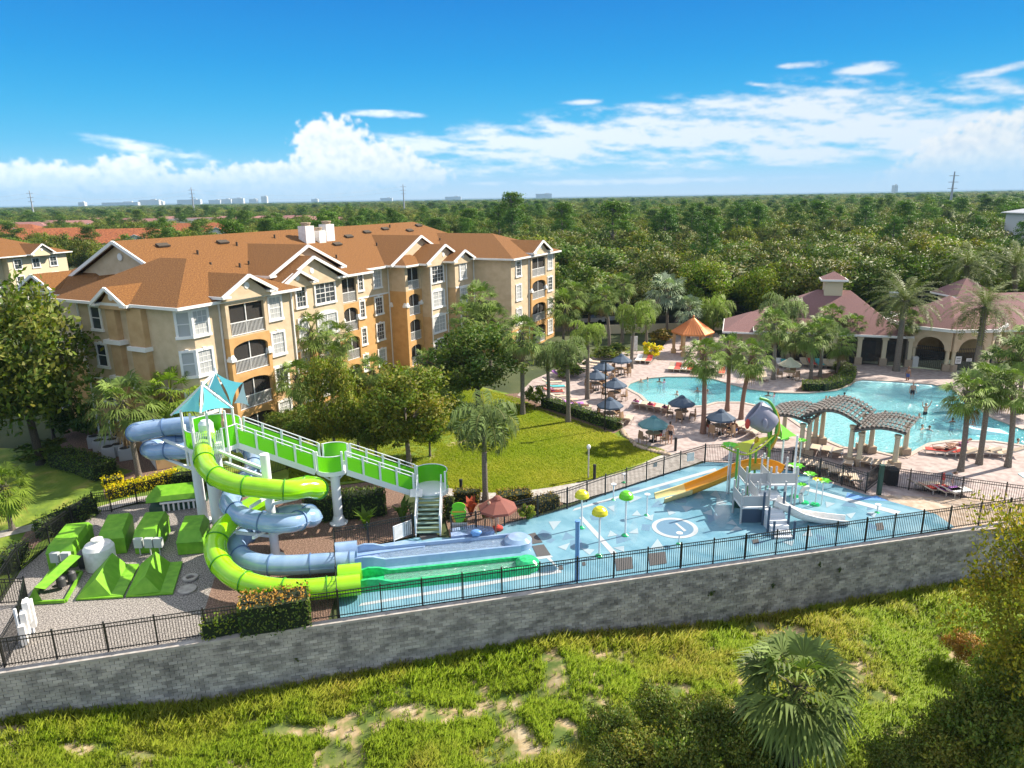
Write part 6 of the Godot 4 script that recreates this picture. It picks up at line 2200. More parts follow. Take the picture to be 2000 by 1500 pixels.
# ---------------------------------------------------------------- people
# bones: [from, to, radius from, radius to, colour]; one continuous skin over all of them
func body_mesh(bones: Array, cell := 0.034) -> ArrayMesh:
	var lo := Vector3.ONE * 99
	var hi := Vector3.ONE * -99
	for b in bones:
		for k in 2:
			lo = lo.min(b[k] - Vector3.ONE * (b[2 + k] + cell * 2))
			hi = hi.max(b[k] + Vector3.ONE * (b[2 + k] + cell * 2))
	var n := Vector3i(((hi - lo) / cell).ceil()) + Vector3i.ONE
	var f := PackedFloat32Array()
	f.resize(n.x * n.y * n.z)
	f.fill(1.0)
	var sy := n.x
	var sz := n.x * n.y
	for b in bones:
		var a: Vector3 = b[0]
		var e: Vector3 = b[1] - b[0]
		var l2 := maxf(e.length_squared(), 1e-6)
		var r := maxf(b[2], b[3]) + cell * 2.5
		var i0 := Vector3i((((a.min(b[1]) - Vector3.ONE * r) - lo) / cell).floor()).clamp(Vector3i.ZERO, n - Vector3i.ONE)
		var i1 := Vector3i((((a.max(b[1]) + Vector3.ONE * r) - lo) / cell).ceil()).clamp(Vector3i.ZERO, n - Vector3i.ONE)
		for z in range(i0.z, i1.z + 1):
			for y in range(i0.y, i1.y + 1):
				for x in range(i0.x, i1.x + 1):
					var p := lo + Vector3(x, y, z) * cell
					var t := clampf((p - a).dot(e) / l2, 0, 1)
					var d: float = p.distance_to(a + e * t) - lerpf(b[2], b[3], t)
					var i := x + y * sy + z * sz
					var o := f[i]
					var h := clampf(0.5 + 0.5 * (o - d) / 0.03, 0, 1)
					f[i] = lerpf(o, d, h) - 0.03 * h * (1 - h)
	var ids := {}
	var pos := []
	for z in n.z - 1:
		for y in n.y - 1:
			for x in n.x - 1:
				var i := x + y * sy + z * sz
				var acc := Vector3.ZERO
				var cnt := 0
				var c := [f[i], f[i + 1], f[i + sy], f[i + sy + 1], f[i + sz], f[i + sz + 1], f[i + sz + sy], f[i + sz + sy + 1]]
				var neg := 0
				for k in 8: neg += 1 if c[k] < 0 else 0
				if neg == 0 or neg == 8: continue
				for q in [[0, 1], [2, 3], [4, 5], [6, 7], [0, 2], [1, 3], [4, 6], [5, 7], [0, 4], [1, 5], [2, 6], [3, 7]]:
					var u: float = c[q[0]]
					var w: float = c[q[1]]
					if (u < 0) != (w < 0):
						var s := u / (u - w)
						var pa := Vector3(q[0] & 1, (q[0] >> 1) & 1, q[0] >> 2)
						var pb := Vector3(q[1] & 1, (q[1] >> 1) & 1, q[1] >> 2)
						acc += pa.lerp(pb, s)
						cnt += 1
				ids[i] = pos.size()
				pos.append(lo + (Vector3(x, y, z) + acc / cnt) * cell)
	var normal := []
	var cols := []
	for p in pos:
		var best := 1e9
		var col := Color.WHITE
		var nn := Vector3.UP
		for b in bones:
			var e: Vector3 = b[1] - b[0]
			var t := clampf((p - b[0]).dot(e) / maxf(e.length_squared(), 1e-6), 0, 1)
			var q: Vector3 = b[0] + e * t
			var d: float = p.distance_to(q) - lerpf(b[2], b[3], t)
			if d < best:
				best = d
				col = b[4]
				nn = (p - q).normalized()
		normal.append(nn)
		cols.append(col)
	var m := MB.new()
	for i in ids:
		var x: int = i % sy
		var y: int = (i / sy) % n.y
		var z: int = i / sz
		for ax in 3:
			var st := [1, sy, sz]
			var o1: int = st[(ax + 1) % 3]
			var o2: int = st[(ax + 2) % 3]
			if (f[i] < 0) == (f[i + st[ax]] < 0): continue
			if not (ids.has(i - o1) and ids.has(i - o2) and ids.has(i - o1 - o2)): continue
			var q := [ids[i], ids[i - o1], ids[i - o1 - o2], ids[i - o2]]
			m.col = cols[q[0]]
			m.quad_n(pos[q[0]], pos[q[1]], pos[q[2]], pos[q[3]], normal[q[0]], normal[q[1]], normal[q[2]], normal[q[3]])
	return m.mesh()

const SKIN := Color(0.55, 0.31, 0.21)
func person_bones(pose: String, skin: Color, suit: Color, shirt: Color, hair: Color) -> Array:
	var b := []
	var V := func(x: float, y: float, z: float) -> Vector3: return Vector3(x, y, z)
	var hip := Vector3(0, 0.93, 0)
	var neck := Vector3(0, 1.45, 0)
	if pose == "sit": hip = Vector3(0, 0.5, 0); neck = Vector3(0, 1.02, -0.06)
	elif pose == "recline": hip = Vector3(0, 0.42, 0); neck = Vector3(0, 0.72, -0.45)
	elif pose == "swim": hip = Vector3(0, -0.4, 0); neck = Vector3(0, 0.1, 0)
	elif pose == "bend": hip = Vector3(0, 0.92, 0); neck = Vector3(0, 1.18, 0.42)
	var up := (neck - hip).normalized()
	var head := neck + up * 0.17 if pose != "bend" else neck + Vector3(0, 0.02, 0.17)
	# head with face, nose, ears and hair
	b.append([neck - up * 0.04, neck + up * 0.07, 0.055, 0.05, skin])
	b.append([head - up * 0.04 + Vector3(0, 0, 0.01), head + up * 0.03, 0.075, 0.088, skin])
	b.append([head + Vector3(0, -0.01, 0.085), head + Vector3(0, -0.03, 0.1), 0.012, 0.016, skin])
	for s in [-1.0, 1.0]: b.append([head + Vector3(s * 0.088, 0, 0), head + Vector3(s * 0.09, -0.03, 0), 0.014, 0.012, skin])
	b.append([head + up * 0.05 + Vector3(0, 0, -0.025), head - Vector3(0, 0.0, 0.045), 0.085, 0.08, hair])
	# trunk
	var sh := neck - up * 0.06
	var ch := neck - up * 0.2
	for s in [-1.0, 1.0]:
		b.append([sh + Vector3(s * 0.06, 0, 0), sh + Vector3(s * 0.17, -0.02, 0), 0.06, 0.06, shirt])
		b.append([ch + Vector3(s * 0.07, 0, 0.02), hip + up * 0.14 + Vector3(s * 0.05, 0, 0.01), 0.1, 0.09, shirt])
		b.append([hip + Vector3(s * 0.07, 0.06, 0), hip + Vector3(s * 0.09, -0.05, 0), 0.095, 0.1, suit])
		# arms
		var a0: Vector3 = sh + Vector3(s * 0.19, -0.03, 0)
		var a1: Vector3
		var a2: Vector3
		match pose:
			"stand": a1 = a0 + Vector3(s * 0.06, -0.29, -0.02); a2 = a1 + Vector3(s * 0.03, -0.24, 0.08)
			"wave": a1 = a0 + Vector3(s * 0.2, 0.18, 0.02); a2 = a1 + Vector3(s * 0.06, 0.25, 0.02)
			"sit": a1 = a0 + Vector3(s * 0.06, -0.26, 0.08); a2 = a1 + Vector3(-s * 0.04, -0.02, 0.26)
			"recline": a1 = a0 + Vector3(s * 0.08, -0.14, 0.22); a2 = a1 + Vector3(-s * 0.05, 0.03, 0.25)
			"swim": a1 = a0 + Vector3(s * 0.2, -0.1, 0.1); a2 = a1 + Vector3(s * 0.06, 0.06, 0.24)
			"bend": a1 = a0 + Vector3(s * 0.04, -0.27, 0.06); a2 = a1 + Vector3(0, -0.24, 0.08)
		b.append([a0, a1, 0.052, 0.042, skin if shirt == skin or pose == "swim" else shirt])
		b.append([a1, a2, 0.04, 0.03, skin])
		var hd := (a2 - a1).normalized()
		b.append([a2, a2 + hd * 0.09, 0.034, 0.026, skin])
		for q in [-0.022, 0.0, 0.022]: b.append([a2 + hd * 0.09 + Vector3(0, 0, q), a2 + hd * 0.16 + Vector3(0, -0.01, q * 1.3), 0.014, 0.011, skin])
		b.append([a2 + hd * 0.03, a2 + hd * 0.07 + Vector3(-s * 0.05, 0.0, 0.02), 0.016, 0.012, skin])
		# legs
		var l0: Vector3 = hip + Vector3(s * 0.1, -0.06, 0)
		var l1: Vector3
		var l2: Vector3
		match pose:
			"sit": l1 = l0 + Vector3(s * 0.03, 0.03, 0.42); l2 = l1 + Vector3(0, -0.4, 0.03)
			"recline": l1 = l0 + Vector3(s * 0.02, 0.08, 0.42); l2 = l1 + Vector3(s * 0.02, -0.08, 0.42)
			"swim": l1 = l0 + Vector3(s * 0.03, -0.38, 0.05); l2 = l1 + Vector3(0, -0.2, -0.25)
			_: l1 = l0 + Vector3(s * 0.01, -0.41, 0.02); l2 = l1 + Vector3(0, -0.4, -0.02)
		b.append([l0, l0.lerp(l1, 0.45), 0.095, 0.08, suit])
		b.append([l0.lerp(l1, 0.45), l1, 0.08, 0.058, skin])
		b.append([l1, l1.lerp(l2, 0.3), 0.056, 0.06, skin])
		b.append([l1.lerp(l2, 0.3), l2, 0.06, 0.038, skin])
		var toe := Vector3(s * 0.02, -0.03, 0.16) if pose != "recline" else Vector3(0, 0.14, 0.05)
		b.append([l2 + Vector3(0, -0.02, -0.02), l2 + toe, 0.04, 0.03, skin])
	return b

var people := {}
func person(pose: String, look: int, at: Vector3, turn: float, label: String, group := "") -> void:
	var key := "%s%d" % [pose, look]
	if not people.has(key):
		var sk: Color = [SKIN, Color(0.5, 0.29, 0.2), Color(0.28, 0.14, 0.08)][look % 3]
		var su: Color = [Color(0.02, 0.02, 0.03), Color(0.5, 0.06, 0.05), Color(0.05, 0.1, 0.3), Color(0.3, 0.05, 0.2)][look % 4]
		var shirt: Color = sk if look % 2 == 0 else [Color(0.3, 0.32, 0.34), su, Color(0.02, 0.02, 0.02)][(look / 2) % 3]
		var ha: Color = [Color(0.03, 0.02, 0.015), Color(0.12, 0.07, 0.03), Color(0.02, 0.015, 0.012)][look % 3]
		people[key] = body_mesh(person_bones(pose, sk, su, shirt, ha))
	var o := put(people[key], "person", "skin")
	o.position = at
	o.rotation.y = turn
	tag(o, label, "person", group)

# ---------------------------------------------------------------- deck furniture
var lounger_meshes := []
func lounger(at: Vector3, turn: float, label: String, towel := "", group := "sun loungers on the pool deck") -> void:
	if lounger_meshes.is_empty():
		var f := MB.new()
		for s in [-0.31, 0.31]:
			f.bar(Vector3(s, 0.3, -0.25), Vector3(s, 0.3, 1.15), 0.05, 0.06)
			f.bar(Vector3(s, 0.3, -0.25), Vector3(s, 0.62, -0.85), 0.05, 0.06)
			for z in [-0.2, 1.0]: f.bar(Vector3(s, 0, z), Vector3(s, 0.3, z), 0.05, 0.05)
		var b := MB.new()
		b.bar(Vector3(0, 0.335, -0.25), Vector3(0, 0.335, 1.15), 0.58, 0.03)
		var r := MB.new()
		r.bar(Vector3(0, 0.34, -0.26), Vector3(0, 0.66, -0.85), 0.58, 0.03)
		var tw := MB.new()
		tw.bar(Vector3(0, 0.365, -0.2), Vector3(0, 0.365, 1.0), 0.62, 0.02)
		tw.bar(Vector3(0, 0.37, -0.26), Vector3(0, 0.68, -0.8), 0.6, 0.02)
		lounger_meshes = [f.mesh(), b.mesh(), r.mesh(), tw.mesh()]
	var t := thing("sun_lounger", at, label, "sun lounger", group)
	t.rotation.y = turn
	put(lounger_meshes[0], "frame", "aluminium", t)
	put(lounger_meshes[1], "seat", "sling", t)
	put(lounger_meshes[2], "backrest", "sling", t)
	if towel:
		var w := put(lounger_meshes[3], "towel", towel)
		w.position = at
		w.rotation.y = turn
		tag(w, "%s towel spread over a sun lounger" % {"towel_red": "red", "towel_violet": "violet and white", "towel_white": "white", "towel_teal": "teal"}[towel], "towel", "towels on the loungers")

var canopy_cache := {}
func parasol(base_px: Array, top_py: float, wide_px: float, label: String, mat := "canvas_blue", group := "blue parasols on the pool deck") -> void:
	var b := P(base_px[0], base_px[1])
	var h := clampf(HT(b, top_py), 2.0, 3.2)
	var t := thing("parasol", b, label, "parasol", group)
	var r := clampf(width_at(b + Vector3.UP * h, wide_px) * 0.5, 1.1, 1.7)
	var po := MB.new()
	po.tube([Vector3.ZERO, Vector3(0, h, 0)], 0.03, 8)
	put(po, "pole", "aluminium", t)
	var ft := MB.new()
	ft.lathe(Vector3.ZERO, [Vector2(0.3, 0), Vector2(0.28, 0.06), Vector2(0.05, 0.09), Vector2(0.04, 0.3)], 14)
	put(ft, "foot", "dark", t)
	var c := MB.new()
	for k in 8:
		var a := TAU * k / 8.0 + 0.2
		var e := TAU * (k + 1) / 8.0 + 0.2
		var p0 := Vector3(cos(a) * r, h - 0.62, sin(a) * r)
		var p1 := Vector3(cos(e) * r, h - 0.62, sin(e) * r)
		var ap := Vector3(0, h, 0)
		var m0 := ap.lerp(p0, 0.5) + Vector3.UP * 0.03
		var m1 := ap.lerp(p1, 0.5) + Vector3.UP * 0.03
		c.tri(ap, m1, m0)
		c.quad(m0, m1, p1, p0)
		c.quad(p0, p1, p1 + Vector3.DOWN * 0.14, p0 + Vector3.DOWN * 0.14)
	put(c, "canopy", mat, t)
	for k in 8:
		var a := TAU * k / 8.0 + 0.2
		var rb := MB.new()
		rb.bar(Vector3(0, h - 0.03, 0), Vector3(cos(a) * r, h - 0.645, sin(a) * r), 0.02, 0.02)
		put(rb, "rib", "aluminium", t)
	var vt := MB.new()
	vt.lathe(Vector3(0, h - 0.06, 0), [Vector2(0.3, -0.04), Vector2(0.16, 0.08), Vector2(0, 0.14)], 8, false)
	put(vt, "vent_cap", mat, t)

var table_proto: Node3D
var chair_proto: Node3D
func table_set(c: Vector3, label: String, chairs := 4) -> void:
	var t := thing("round_table", c + Vector3(0.0, 0, 0), "round patio table " + label, "table", "round patio tables")
	var m := MB.new()
	m.lathe(Vector3(0, 0.7, 0), [Vector2(0.58, -0.02), Vector2(0.58, 0.03), Vector2(0, 0.03)], 20, false)
	put(m, "table_top", "wicker", t)
	var l := MB.new()
	for k in 4: l.bar(Vector3(cos(k * PI / 2) * 0.3, 0, sin(k * PI / 2) * 0.3), Vector3(cos(k * PI / 2) * 0.2, 0.7, sin(k * PI / 2) * 0.2), 0.04, 0.04)
	put(l, "legs", "aluminium", t)
	if chair_proto == null:
		chair_proto = Node3D.new()
		var s := MB.new()
		s.box(Vector3(0, 0.42, 0), Vector3(0.5, 0.07, 0.5))
		put(s, "seat", "wicker", chair_proto)
		var k2 := MB.new()
		for q in 5:
			var a := lerpf(-0.35, 0.35, q / 4.0)
			k2.box(Vector3(sin(a) * 0.62, 0.72, -0.25 + (1 - cos(a)) * 0.4), Vector3(0.12, 0.6, 0.04), Basis(Vector3.UP, -a) * Basis(Vector3.RIGHT, 0.12))
		put(k2, "backrest", "wicker", chair_proto)
		for x in [-0.22, 0.22]:
			for z in [-0.22, 0.22]:
				var lg := MB.new()
				lg.box(Vector3(x, 0.2, z), Vector3(0.045, 0.4, 0.045))
				put(lg, "leg", "wicker", chair_proto)
			var ar := MB.new()
			ar.box(Vector3(x * 1.15, 0.64, -0.02), Vector3(0.05, 0.04, 0.46))
			ar.box(Vector3(x * 1.15, 0.53, 0.19), Vector3(0.05, 0.2, 0.04))
			put(ar, "armrest", "wicker", chair_proto)
	for k in chairs:
		var a := TAU * k / chairs + 0.5 + c.x
		var ch: Node3D = chair_proto.duplicate()
		ch.name = numbered("patio_chair")
		add_child(ch)
		ch.position = c + Vector3(cos(a), 0, sin(a)) * 0.92
		ch.rotation.y = atan2(-cos(a), -sin(a))
		tag(ch, "brown woven patio chair " + label, "chair", "woven patio chairs")

func build_deck_things() -> void:
	var bl := [[[1213, 732], 692, 40, "beside the feather palm and notice board"], [[1178, 745], 706, 42, "near the loungers in the hedge corner"], [[1164, 762], 728, 42, "among the loungers beside the yellowish palm"], [[1200, 780], 746, 48, "at the rounded end of the pool"], [[1191, 822], 785, 52, "above the end of the clipped hedge"], [[1330, 818], 775, 46, "beside the pool with people around its table"], [[1406, 848], 800, 56, "between the two reddish palm trunks"]]
	for q in bl:
		parasol(q[0], q[1], q[2], "dark blue parasol " + q[3])
		table_set(P(q[0][0], q[0][1]) + Vector3(0.0, 0.0, 0.02), q[3])
	parasol([1275, 862], 817, 60, "faded teal parasol on the paved corner beside the lawn", "canvas_teal")
	table_set(P(1275, 862), "beneath the faded teal parasol", 3)
	parasol([973, 1034], 980, 76, "rust brown parasol beside the curved fence on the splash pad", "canvas_rust", "")
	parasol([1541, 737], 707, 40, "cream parasol with thick post beside the island hedge", "canvas_cream", "")
	table_set(P(1541, 739), "beneath the cream parasol", 3)
	table_set(P(1715, 707), "before the clubhouse screened porch", 4)
	# loungers: pixel, heading in degrees, what is near
	var L := [[[1093, 737, 60, "towel_violet"], [1107, 731, 60, "towel_violet"], [1122, 726, 60, "towel_violet"], [1134, 721, 60, ""], [1147, 716, 60, ""], [1160, 711, 60, ""]]]
	for q in L[0]: lounger(P(q[0], q[1]), deg_to_rad(q[2]), "tan sun lounger in the row below the feather palms", q[3])
	for q in [[1075, 752, ""], [1083, 761, "towel_teal"], [1079, 771, "towel_red"], [1090, 780, ""], [1104, 787, ""], [1118, 795, "towel_violet"], [1130, 801, ""]]: lounger(P(q[0], q[1]), deg_to_rad(95), "tan sun lounger lined up along the clipped hedge", q[2])
	for q in [[1243, 795, "towel_white"], [1257, 798, ""], [1271, 801, "towel_red"], [1285, 804, ""], [1299, 807, ""], [1226, 826, ""], [1210, 833, ""]]: lounger(P(q[0], q[1]), deg_to_rad(160), "tan sun lounger on the pool edge near the palms", q[2])
	for q in [[1312, 722, ""], [1324, 723, "towel_red"], [1336, 723, "towel_white"], [1348, 724, "towel_red"], [1362, 726, ""], [1395, 728, ""], [1410, 731, "towel_red"], [1248, 706, "towel_white"], [1258, 706, ""], [1268, 707, "towel_red"]]: lounger(P(q[0], q[1]), deg_to_rad(-20), "tan sun lounger on the far side of the pool before the gazebo", q[2])
	for q in [[1478, 738, ""], [1492, 741, ""], [1522, 714, "towel_white"], [1532, 716, "towel_teal"], [1570, 713, ""], [1585, 714, "towel_red"], [1600, 715, "towel_teal"], [1615, 716, ""], [1628, 717, ""], [1650, 720, ""]]: lounger(P(q[0], q[1]), deg_to_rad(-10), "tan sun lounger between the pool and the clubhouse", q[2])
	for q in [[1590, 886], [1612, 889], [1634, 893], [1655, 915], [1690, 912], [1712, 917], [1735, 922], [1560, 884]]: lounger(P(q[0], q[1]), deg_to_rad(150), "tan sun lounger in the shade beneath the tiled pergolas")
	for q in [[1560, 912], [1582, 917], [1604, 922], [1626, 930], [1648, 938], [1668, 946]]: lounger(P(q[0], q[1]), deg_to_rad(165), "tan sun lounger lined up against the splash pad fence")
	for q in [[1838, 888, "towel_red"], [1858, 890, "towel_red"], [1878, 891, ""], [1898, 890, ""], [1925, 888, ""], [1948, 892, ""], [1968, 888, ""]]: lounger(P(q[0], q[1]), deg_to_rad(-115), "tan sun lounger on the sunny deck beside the leaning palms", q[2])
	for q in [[1800, 955, ""], [1820, 962, "towel_red"], [1845, 966, "towel_violet"], [1862, 968, "towel_white"]]: lounger(P(q[0], q[1]), deg_to_rad(100), "tan sun lounger behind the fence beside the bending person", q[2])
	for q in [[1455, 845], [1470, 852], [1440, 838]]: lounger(P(q[0], q[1]), deg_to_rad(140), "tan sun lounger on the pool peninsula behind the tipping bucket")
	# people
	var W := -0.1
	var i := 0
	for q in [[1252, 747], [1265, 744], [1288, 746], [1297, 747], [1322, 771], [1362, 764], [1382, 768], [1500, 773], [1512, 774], [1613, 781], [1620, 782], [1638, 779], [1649, 774], [1728, 810], [1795, 816], [1801, 838], [1815, 840], [1860, 824], [1886, 842], [1899, 831], [1988, 866], [1776, 886]]:
		person("swim", i % 5, P(q[0], q[1], W), i * 1.3, "swimmer with head and shoulders above the turquoise water", "swimmers in the pool")
		i += 1
	person("wave", 0, P(1804, 826, -0.85), 0.3, "person standing in the pool with both arms raised")
	person("stand", 2, P(1771, 749, -0.35), 0.2, "child in green swimwear standing at the shallow beach entry")
	person("stand", 4, P(1780, 782, -0.7), -0.2, "person in dark trunks wading in the shallow end")
	person("sit", 5, P(1289, 860), -1.2, "person in dark top seated beneath the faded teal parasol")
	person("stand", 0, P(1308, 866), 2.6, "person in swimwear standing beside the teal parasol table")
	person("sit", 5, P(1384, 843), 1.2, "person with dark hair seated at the table by the reddish palm")
	person("sit", 0, P(1422, 846), -1.4, "person seated at the table beside the reddish palm, facing the trunk")
	person("sit", 2, P(1434, 850), 2.4, "person with bare back seated on the peninsula chairs")
	for q in [[1243, 795, 160], [1271, 801, 160], [1299, 807, 160], [1848, 888, -115], [1079, 771, 95], [1130, 801, 95], [1336, 723, -20]]:
		person("recline", int(q[0]) % 4, P(q[0], q[1]) + Vector3(0, 0.04, 0), deg_to_rad(q[2]), "sunbather lying back on a tan sun lounger", "sunbathers")
	person("recline", 3, P(1873, 880) + Vector3(0, 0.05, 0), deg_to_rad(-100), "sunbather in red swimwear under the leaning palm")
	person("bend", 1, P(1840, 955), 0.9, "person in red shorts bending over a lounger behind the fence")
	person("sit", 1, P(958, 1040) + Vector3(0, 0.55, 0), 0.5, "attendant in grey shirt on a high chair beneath rust parasol")
	person("stand", 4, Vector3(-15.95, 5.05, -36.6), -1.0, "person with dark hair standing on the slide tower platform")
	# high chair of the attendant
	var hc := thing("lifeguard_chair", P(958, 1040), "tall wooden lifeguard chair beneath the rust parasol", "chair")
	var m := MB.new()
	m.box(Vector3(0, 0.98, 0), Vector3(0.55, 0.06, 0.5))
	put(m, "seat", "wicker", hc)
	var m2 := MB.new()
	m2.box(Vector3(0, 1.3, -0.26), Vector3(0.55, 0.6, 0.05))
	put(m2, "backrest", "wicker", hc)
	for x in [-0.28, 0.28]:
		for z in [-0.25, 0.25]:
			var lg := MB.new()
			lg.bar(Vector3(x * 1.15, 0, z * 1.2), Vector3(x, 1.0, z), 0.05, 0.05)
			put(lg, "leg", "wicker", hc)
	for q in [[972, 1036, "towel_red", "red float resting on the splash pad by the lifeguard chair"], [930, 1045, "pad_deep", "dark blue cooler on the low blue bench"]]:
		var b := MB.new()
		b.ball(Vector3(0, 0.16, 0), Vector3(0.32, 0.16, 0.22), 12, 6)
		b.box(Vector3(0, 0.1, 0), Vector3(0.4, 0.2, 0.3))
		var o := put(b, "float" if q[0] > 950 else "cooler", q[2])
		o.position = P(q[0], q[1], 0.0 if q[0] > 950 else 0.42)
		tag(o, q[3], "float" if q[0] > 950 else "cooler")
	# cut-out green figure with a white rules board
	var fg := thing("figure_sign", P(897, 1037), "bright green cut out figure above a white rules board by the fence", "sign")
	var hh := HT(fg.position, 985)
	var body := MB.new()
	var out_ := []
	for k in 16:
		var a := TAU * k / 16.0
		out_.append(Vector2(cos(a) * 0.42 * (1.0 + 0.12 * sin(3 * a)), hh * 0.62 + sin(a) * hh * 0.3))
	body.face(out_, Vector3.ZERO, Vector3.RIGHT, Vector3.UP, 0.05)
	var hd := []
	for k in 14:
		var a := TAU * k / 14.0
		hd.append(Vector2(cos(a) * 0.38 + 0.02, hh * 0.93 + sin(a) * 0.24))
	body.face(hd, Vector3(0, 0, -0.003), Vector3.RIGHT, Vector3.UP, 0.06)
	put(body, "figure_panel", "cup_green", fg)
	var ob := MB.new()
	ob.box(Vector3(0.0, hh * 0.74, 0.06), Vector3(0.7, 0.09, 0.02))
	ob.box(Vector3(-0.3, hh * 0.5, 0.06), Vector3(0.12, 0.5, 0.02), Basis(Vector3(0, 0, 1), 0.3))
	put(ob, "orange_stripe", "orange_slide", fg)
	var bd := MB.new()
	bd.box(Vector3(0, 0.34, 0.1), Vector3(0.95, 0.42, 0.03))
	put(bd, "rules_board", "white_paint", fg)
	for k in 3:
		var ln := MB.new()
		ln.box(Vector3(0, 0.24 + 0.09 * k, 0.118), Vector3(0.8, 0.035, 0.004))
		put(ln, "rules_text_line", "dark", fg)
	# information panel by the stairs
	var ip := thing("information_panel", P(770, 1060), "white framed information panel leaning beside the slide stairs", "sign")
	var e := P(806, 1046) - ip.position
	var im := MB.new()
	im.bar(e * 0.04 + Vector3.UP * 0.55, e * 0.96 + Vector3.UP * 0.55, 0.03, 0.75)
	put(im, "panel", "white_paint", ip)
	var fr := MB.new()
	for y in [0.15, 0.95]: fr.tube([Vector3.UP * y, e + Vector3.UP * y], 0.03, 6)
	for k in [0.0, 1.0]: fr.tube([e * k, e * k + Vector3.UP * 0.97], 0.03, 6)
	put(fr, "frame", "white_metal", ip)
	# notices on the fence and the deck notice board
	for q in [[1181 + 166, 891, 0.55, 0.6, "white notice hung on the curved fence near the deck"], [1278, 907, 0.3, 0.3, "small white notice hung on the curved fence beside the lawn"]]:
		var n := MB.new()
		n.box(Vector3(0, 0, 0), Vector3(q[2], q[3], 0.02), Basis(Vector3.UP, 0.35))
		var b := P(q[0], q[1] + 26)
		var o := put(n, "notice", "white_paint")
		o.position = Vector3(b.x, 0.95, b.z + 0.08)
		tag(o, q[4], "sign")
	var nb := thing("notice_board", P(1238, 690), "tall white notice board beside the feather palm", "sign")
	var nm := MB.new()
	nm.box(Vector3(0, 1.2, 0), Vector3(0.8, 1.7, 0.08))
	put(nm, "board", "white_paint", nb)
	for x in [-0.36, 0.36]:
		var lg := MB.new()
		lg.box(Vector3(x, 0.6, -0.06), Vector3(0.06, 1.2, 0.05))
		put(lg, "post", "aluminium", nb)
	# lamp posts, bollard lights
	for q in [[1181, 839, 706, "tall black lamp post at the end of the clipped hedge", "black_metal"], [1127, 1134, 1018, "tall dark blue post standing at the wall fence", "pad_deep"], [1149, 933, 873, "slim pale lamp post on the lawn beside the path", "aluminium"]]:
		var b := P(q[0], q[1])
		var h := HT(b, q[2])
		var t := thing("lamp_post", b, q[3], "lamp post")
		var pm := MB.new()
		var thick: float = 0.11 if q[4] == "pad_deep" else 0.055
		pm.tube([Vector3.ZERO, Vector3(0, h, 0)], thick, 10)
		put(pm, "pole", q[4], t)
		var hm := MB.new()
		if q[4] == "aluminium": hm.ball(Vector3(0, h, 0), Vector3(0.14, 0.18, 0.14), 10, 6)
		elif q[4] == "black_metal": hm.box(Vector3(0.0, h, 0), Vector3(0.9, 0.12, 0.25))
		else: hm.lathe(Vector3(0, h, 0), [Vector2(0.13, -0.06), Vector2(0.13, 0.03), Vector2(0, 0.05)], 12, false)
		put(hm, "lamp_head" if q[4] != "pad_deep" else "cap", "white_paint" if q[4] == "aluminium" else q[4], t)
	for q in [[901, 965, "bollard light at the path beside the stair landing"], [1161, 935, "bollard light at the path beside the slim pale lamp"], [1319, 880, "bollard light where path meets pool deck"]]:
		var m3 := MB.new()
		m3.lathe(Vector3.ZERO, [Vector2(0.1, 0), Vector2(0.1, 0.85), Vector2(0.11, 0.86), Vector2(0.11, 1.0), Vector2(0, 1.03)], 12)
		var o := put(m3, "bollard_light", "dark")
		o.position = P(q[0], q[1])
		tag(o, q[2], "bollard light")
	# bins
	for q in [[1739, 945, "dark", "grey slatted trash bin behind the fence by the gate"], [1784, 716, "far_white", "pale square trash bin at the clubhouse entrance"], [1276, 700, "grey_panel", "grey trash bin on the deck before the gazebo"]]:
		var t := thing("trash_bin", P(q[0], q[1]), q[3], "trash bin")
		var m4 := MB.new()
		m4.box(Vector3(0, 0.5, 0), Vector3(0.6, 1.0, 0.6))
		put(m4, "bin_body", q[2], t)
		var lm := MB.new()
		lm.hexa([Vector3(-0.33, 1.0, 0.33), Vector3(0.33, 1.0, 0.33), Vector3(0.33, 1.0, -0.33), Vector3(-0.33, 1.0, -0.33), Vector3(-0.22, 1.15, 0.22), Vector3(0.22, 1.15, 0.22), Vector3(0.22, 1.15, -0.22), Vector3(-0.22, 1.15, -0.22)])
		put(lm, "bin_lid", q[2], t)
	# a raised water feature and the small teal pool at the edge
	var rp := MB.new()
	rp.slab(PA([[1988, 925], [2060, 915], [2080, 935], [2010, 940]]), -0.02, 0.02)
	var sp := put(rp, "wading_pool", "plaster")
	tag(sp, "small teal wading pool beside the palm on the deck", "pool")
	var wf := thing("pool_slide_dome", P(1930, 845, -0.1), "low pale turquoise wedge rising from the pool water", "water feature")
	var wm := MB.new()
	wm.hexa([Vector3(-1.6, -0.6, 0.6), Vector3(1.8, -0.6, 0.6), Vector3(1.8, -0.6, -1.0), Vector3(-1.6, -0.6, -1.0), Vector3(-1.5, 0.45, 0.3), Vector3(1.7, -0.05, 0.5), Vector3(1.7, -0.05, -0.9), Vector3(-1.5, 0.45, -0.8)])
	put(wm, "wedge", "plaster", wf)
	# stone edging along lawn and deck
	rng.seed = 8
	var edge := spline(PA([[1215, 842], [1238, 866], [1270, 880], [1308, 888]]), 8)
	var se := thing("stone_edging", edge[0], "row of rough stones edging the lawn beside the deck", "edging")
	for k in edge.size() - 1:
		for j in 2:
			var sm := MB.new()
			sm.ball(Vector3(0, 0.06, 0), Vector3(0.22, 0.13, 0.16) * rng.randf_range(0.7, 1.2), 7, 4)
			var o := put(sm, "stone", "stone_base", se)
			o.position = edge[k].lerp(edge[k + 1], j * 0.5) - edge[0] + Vector3(rng.randfn() * 0.06, -0.04, rng.randfn() * 0.06)
			o.rotation.y = rng.randf() * TAU

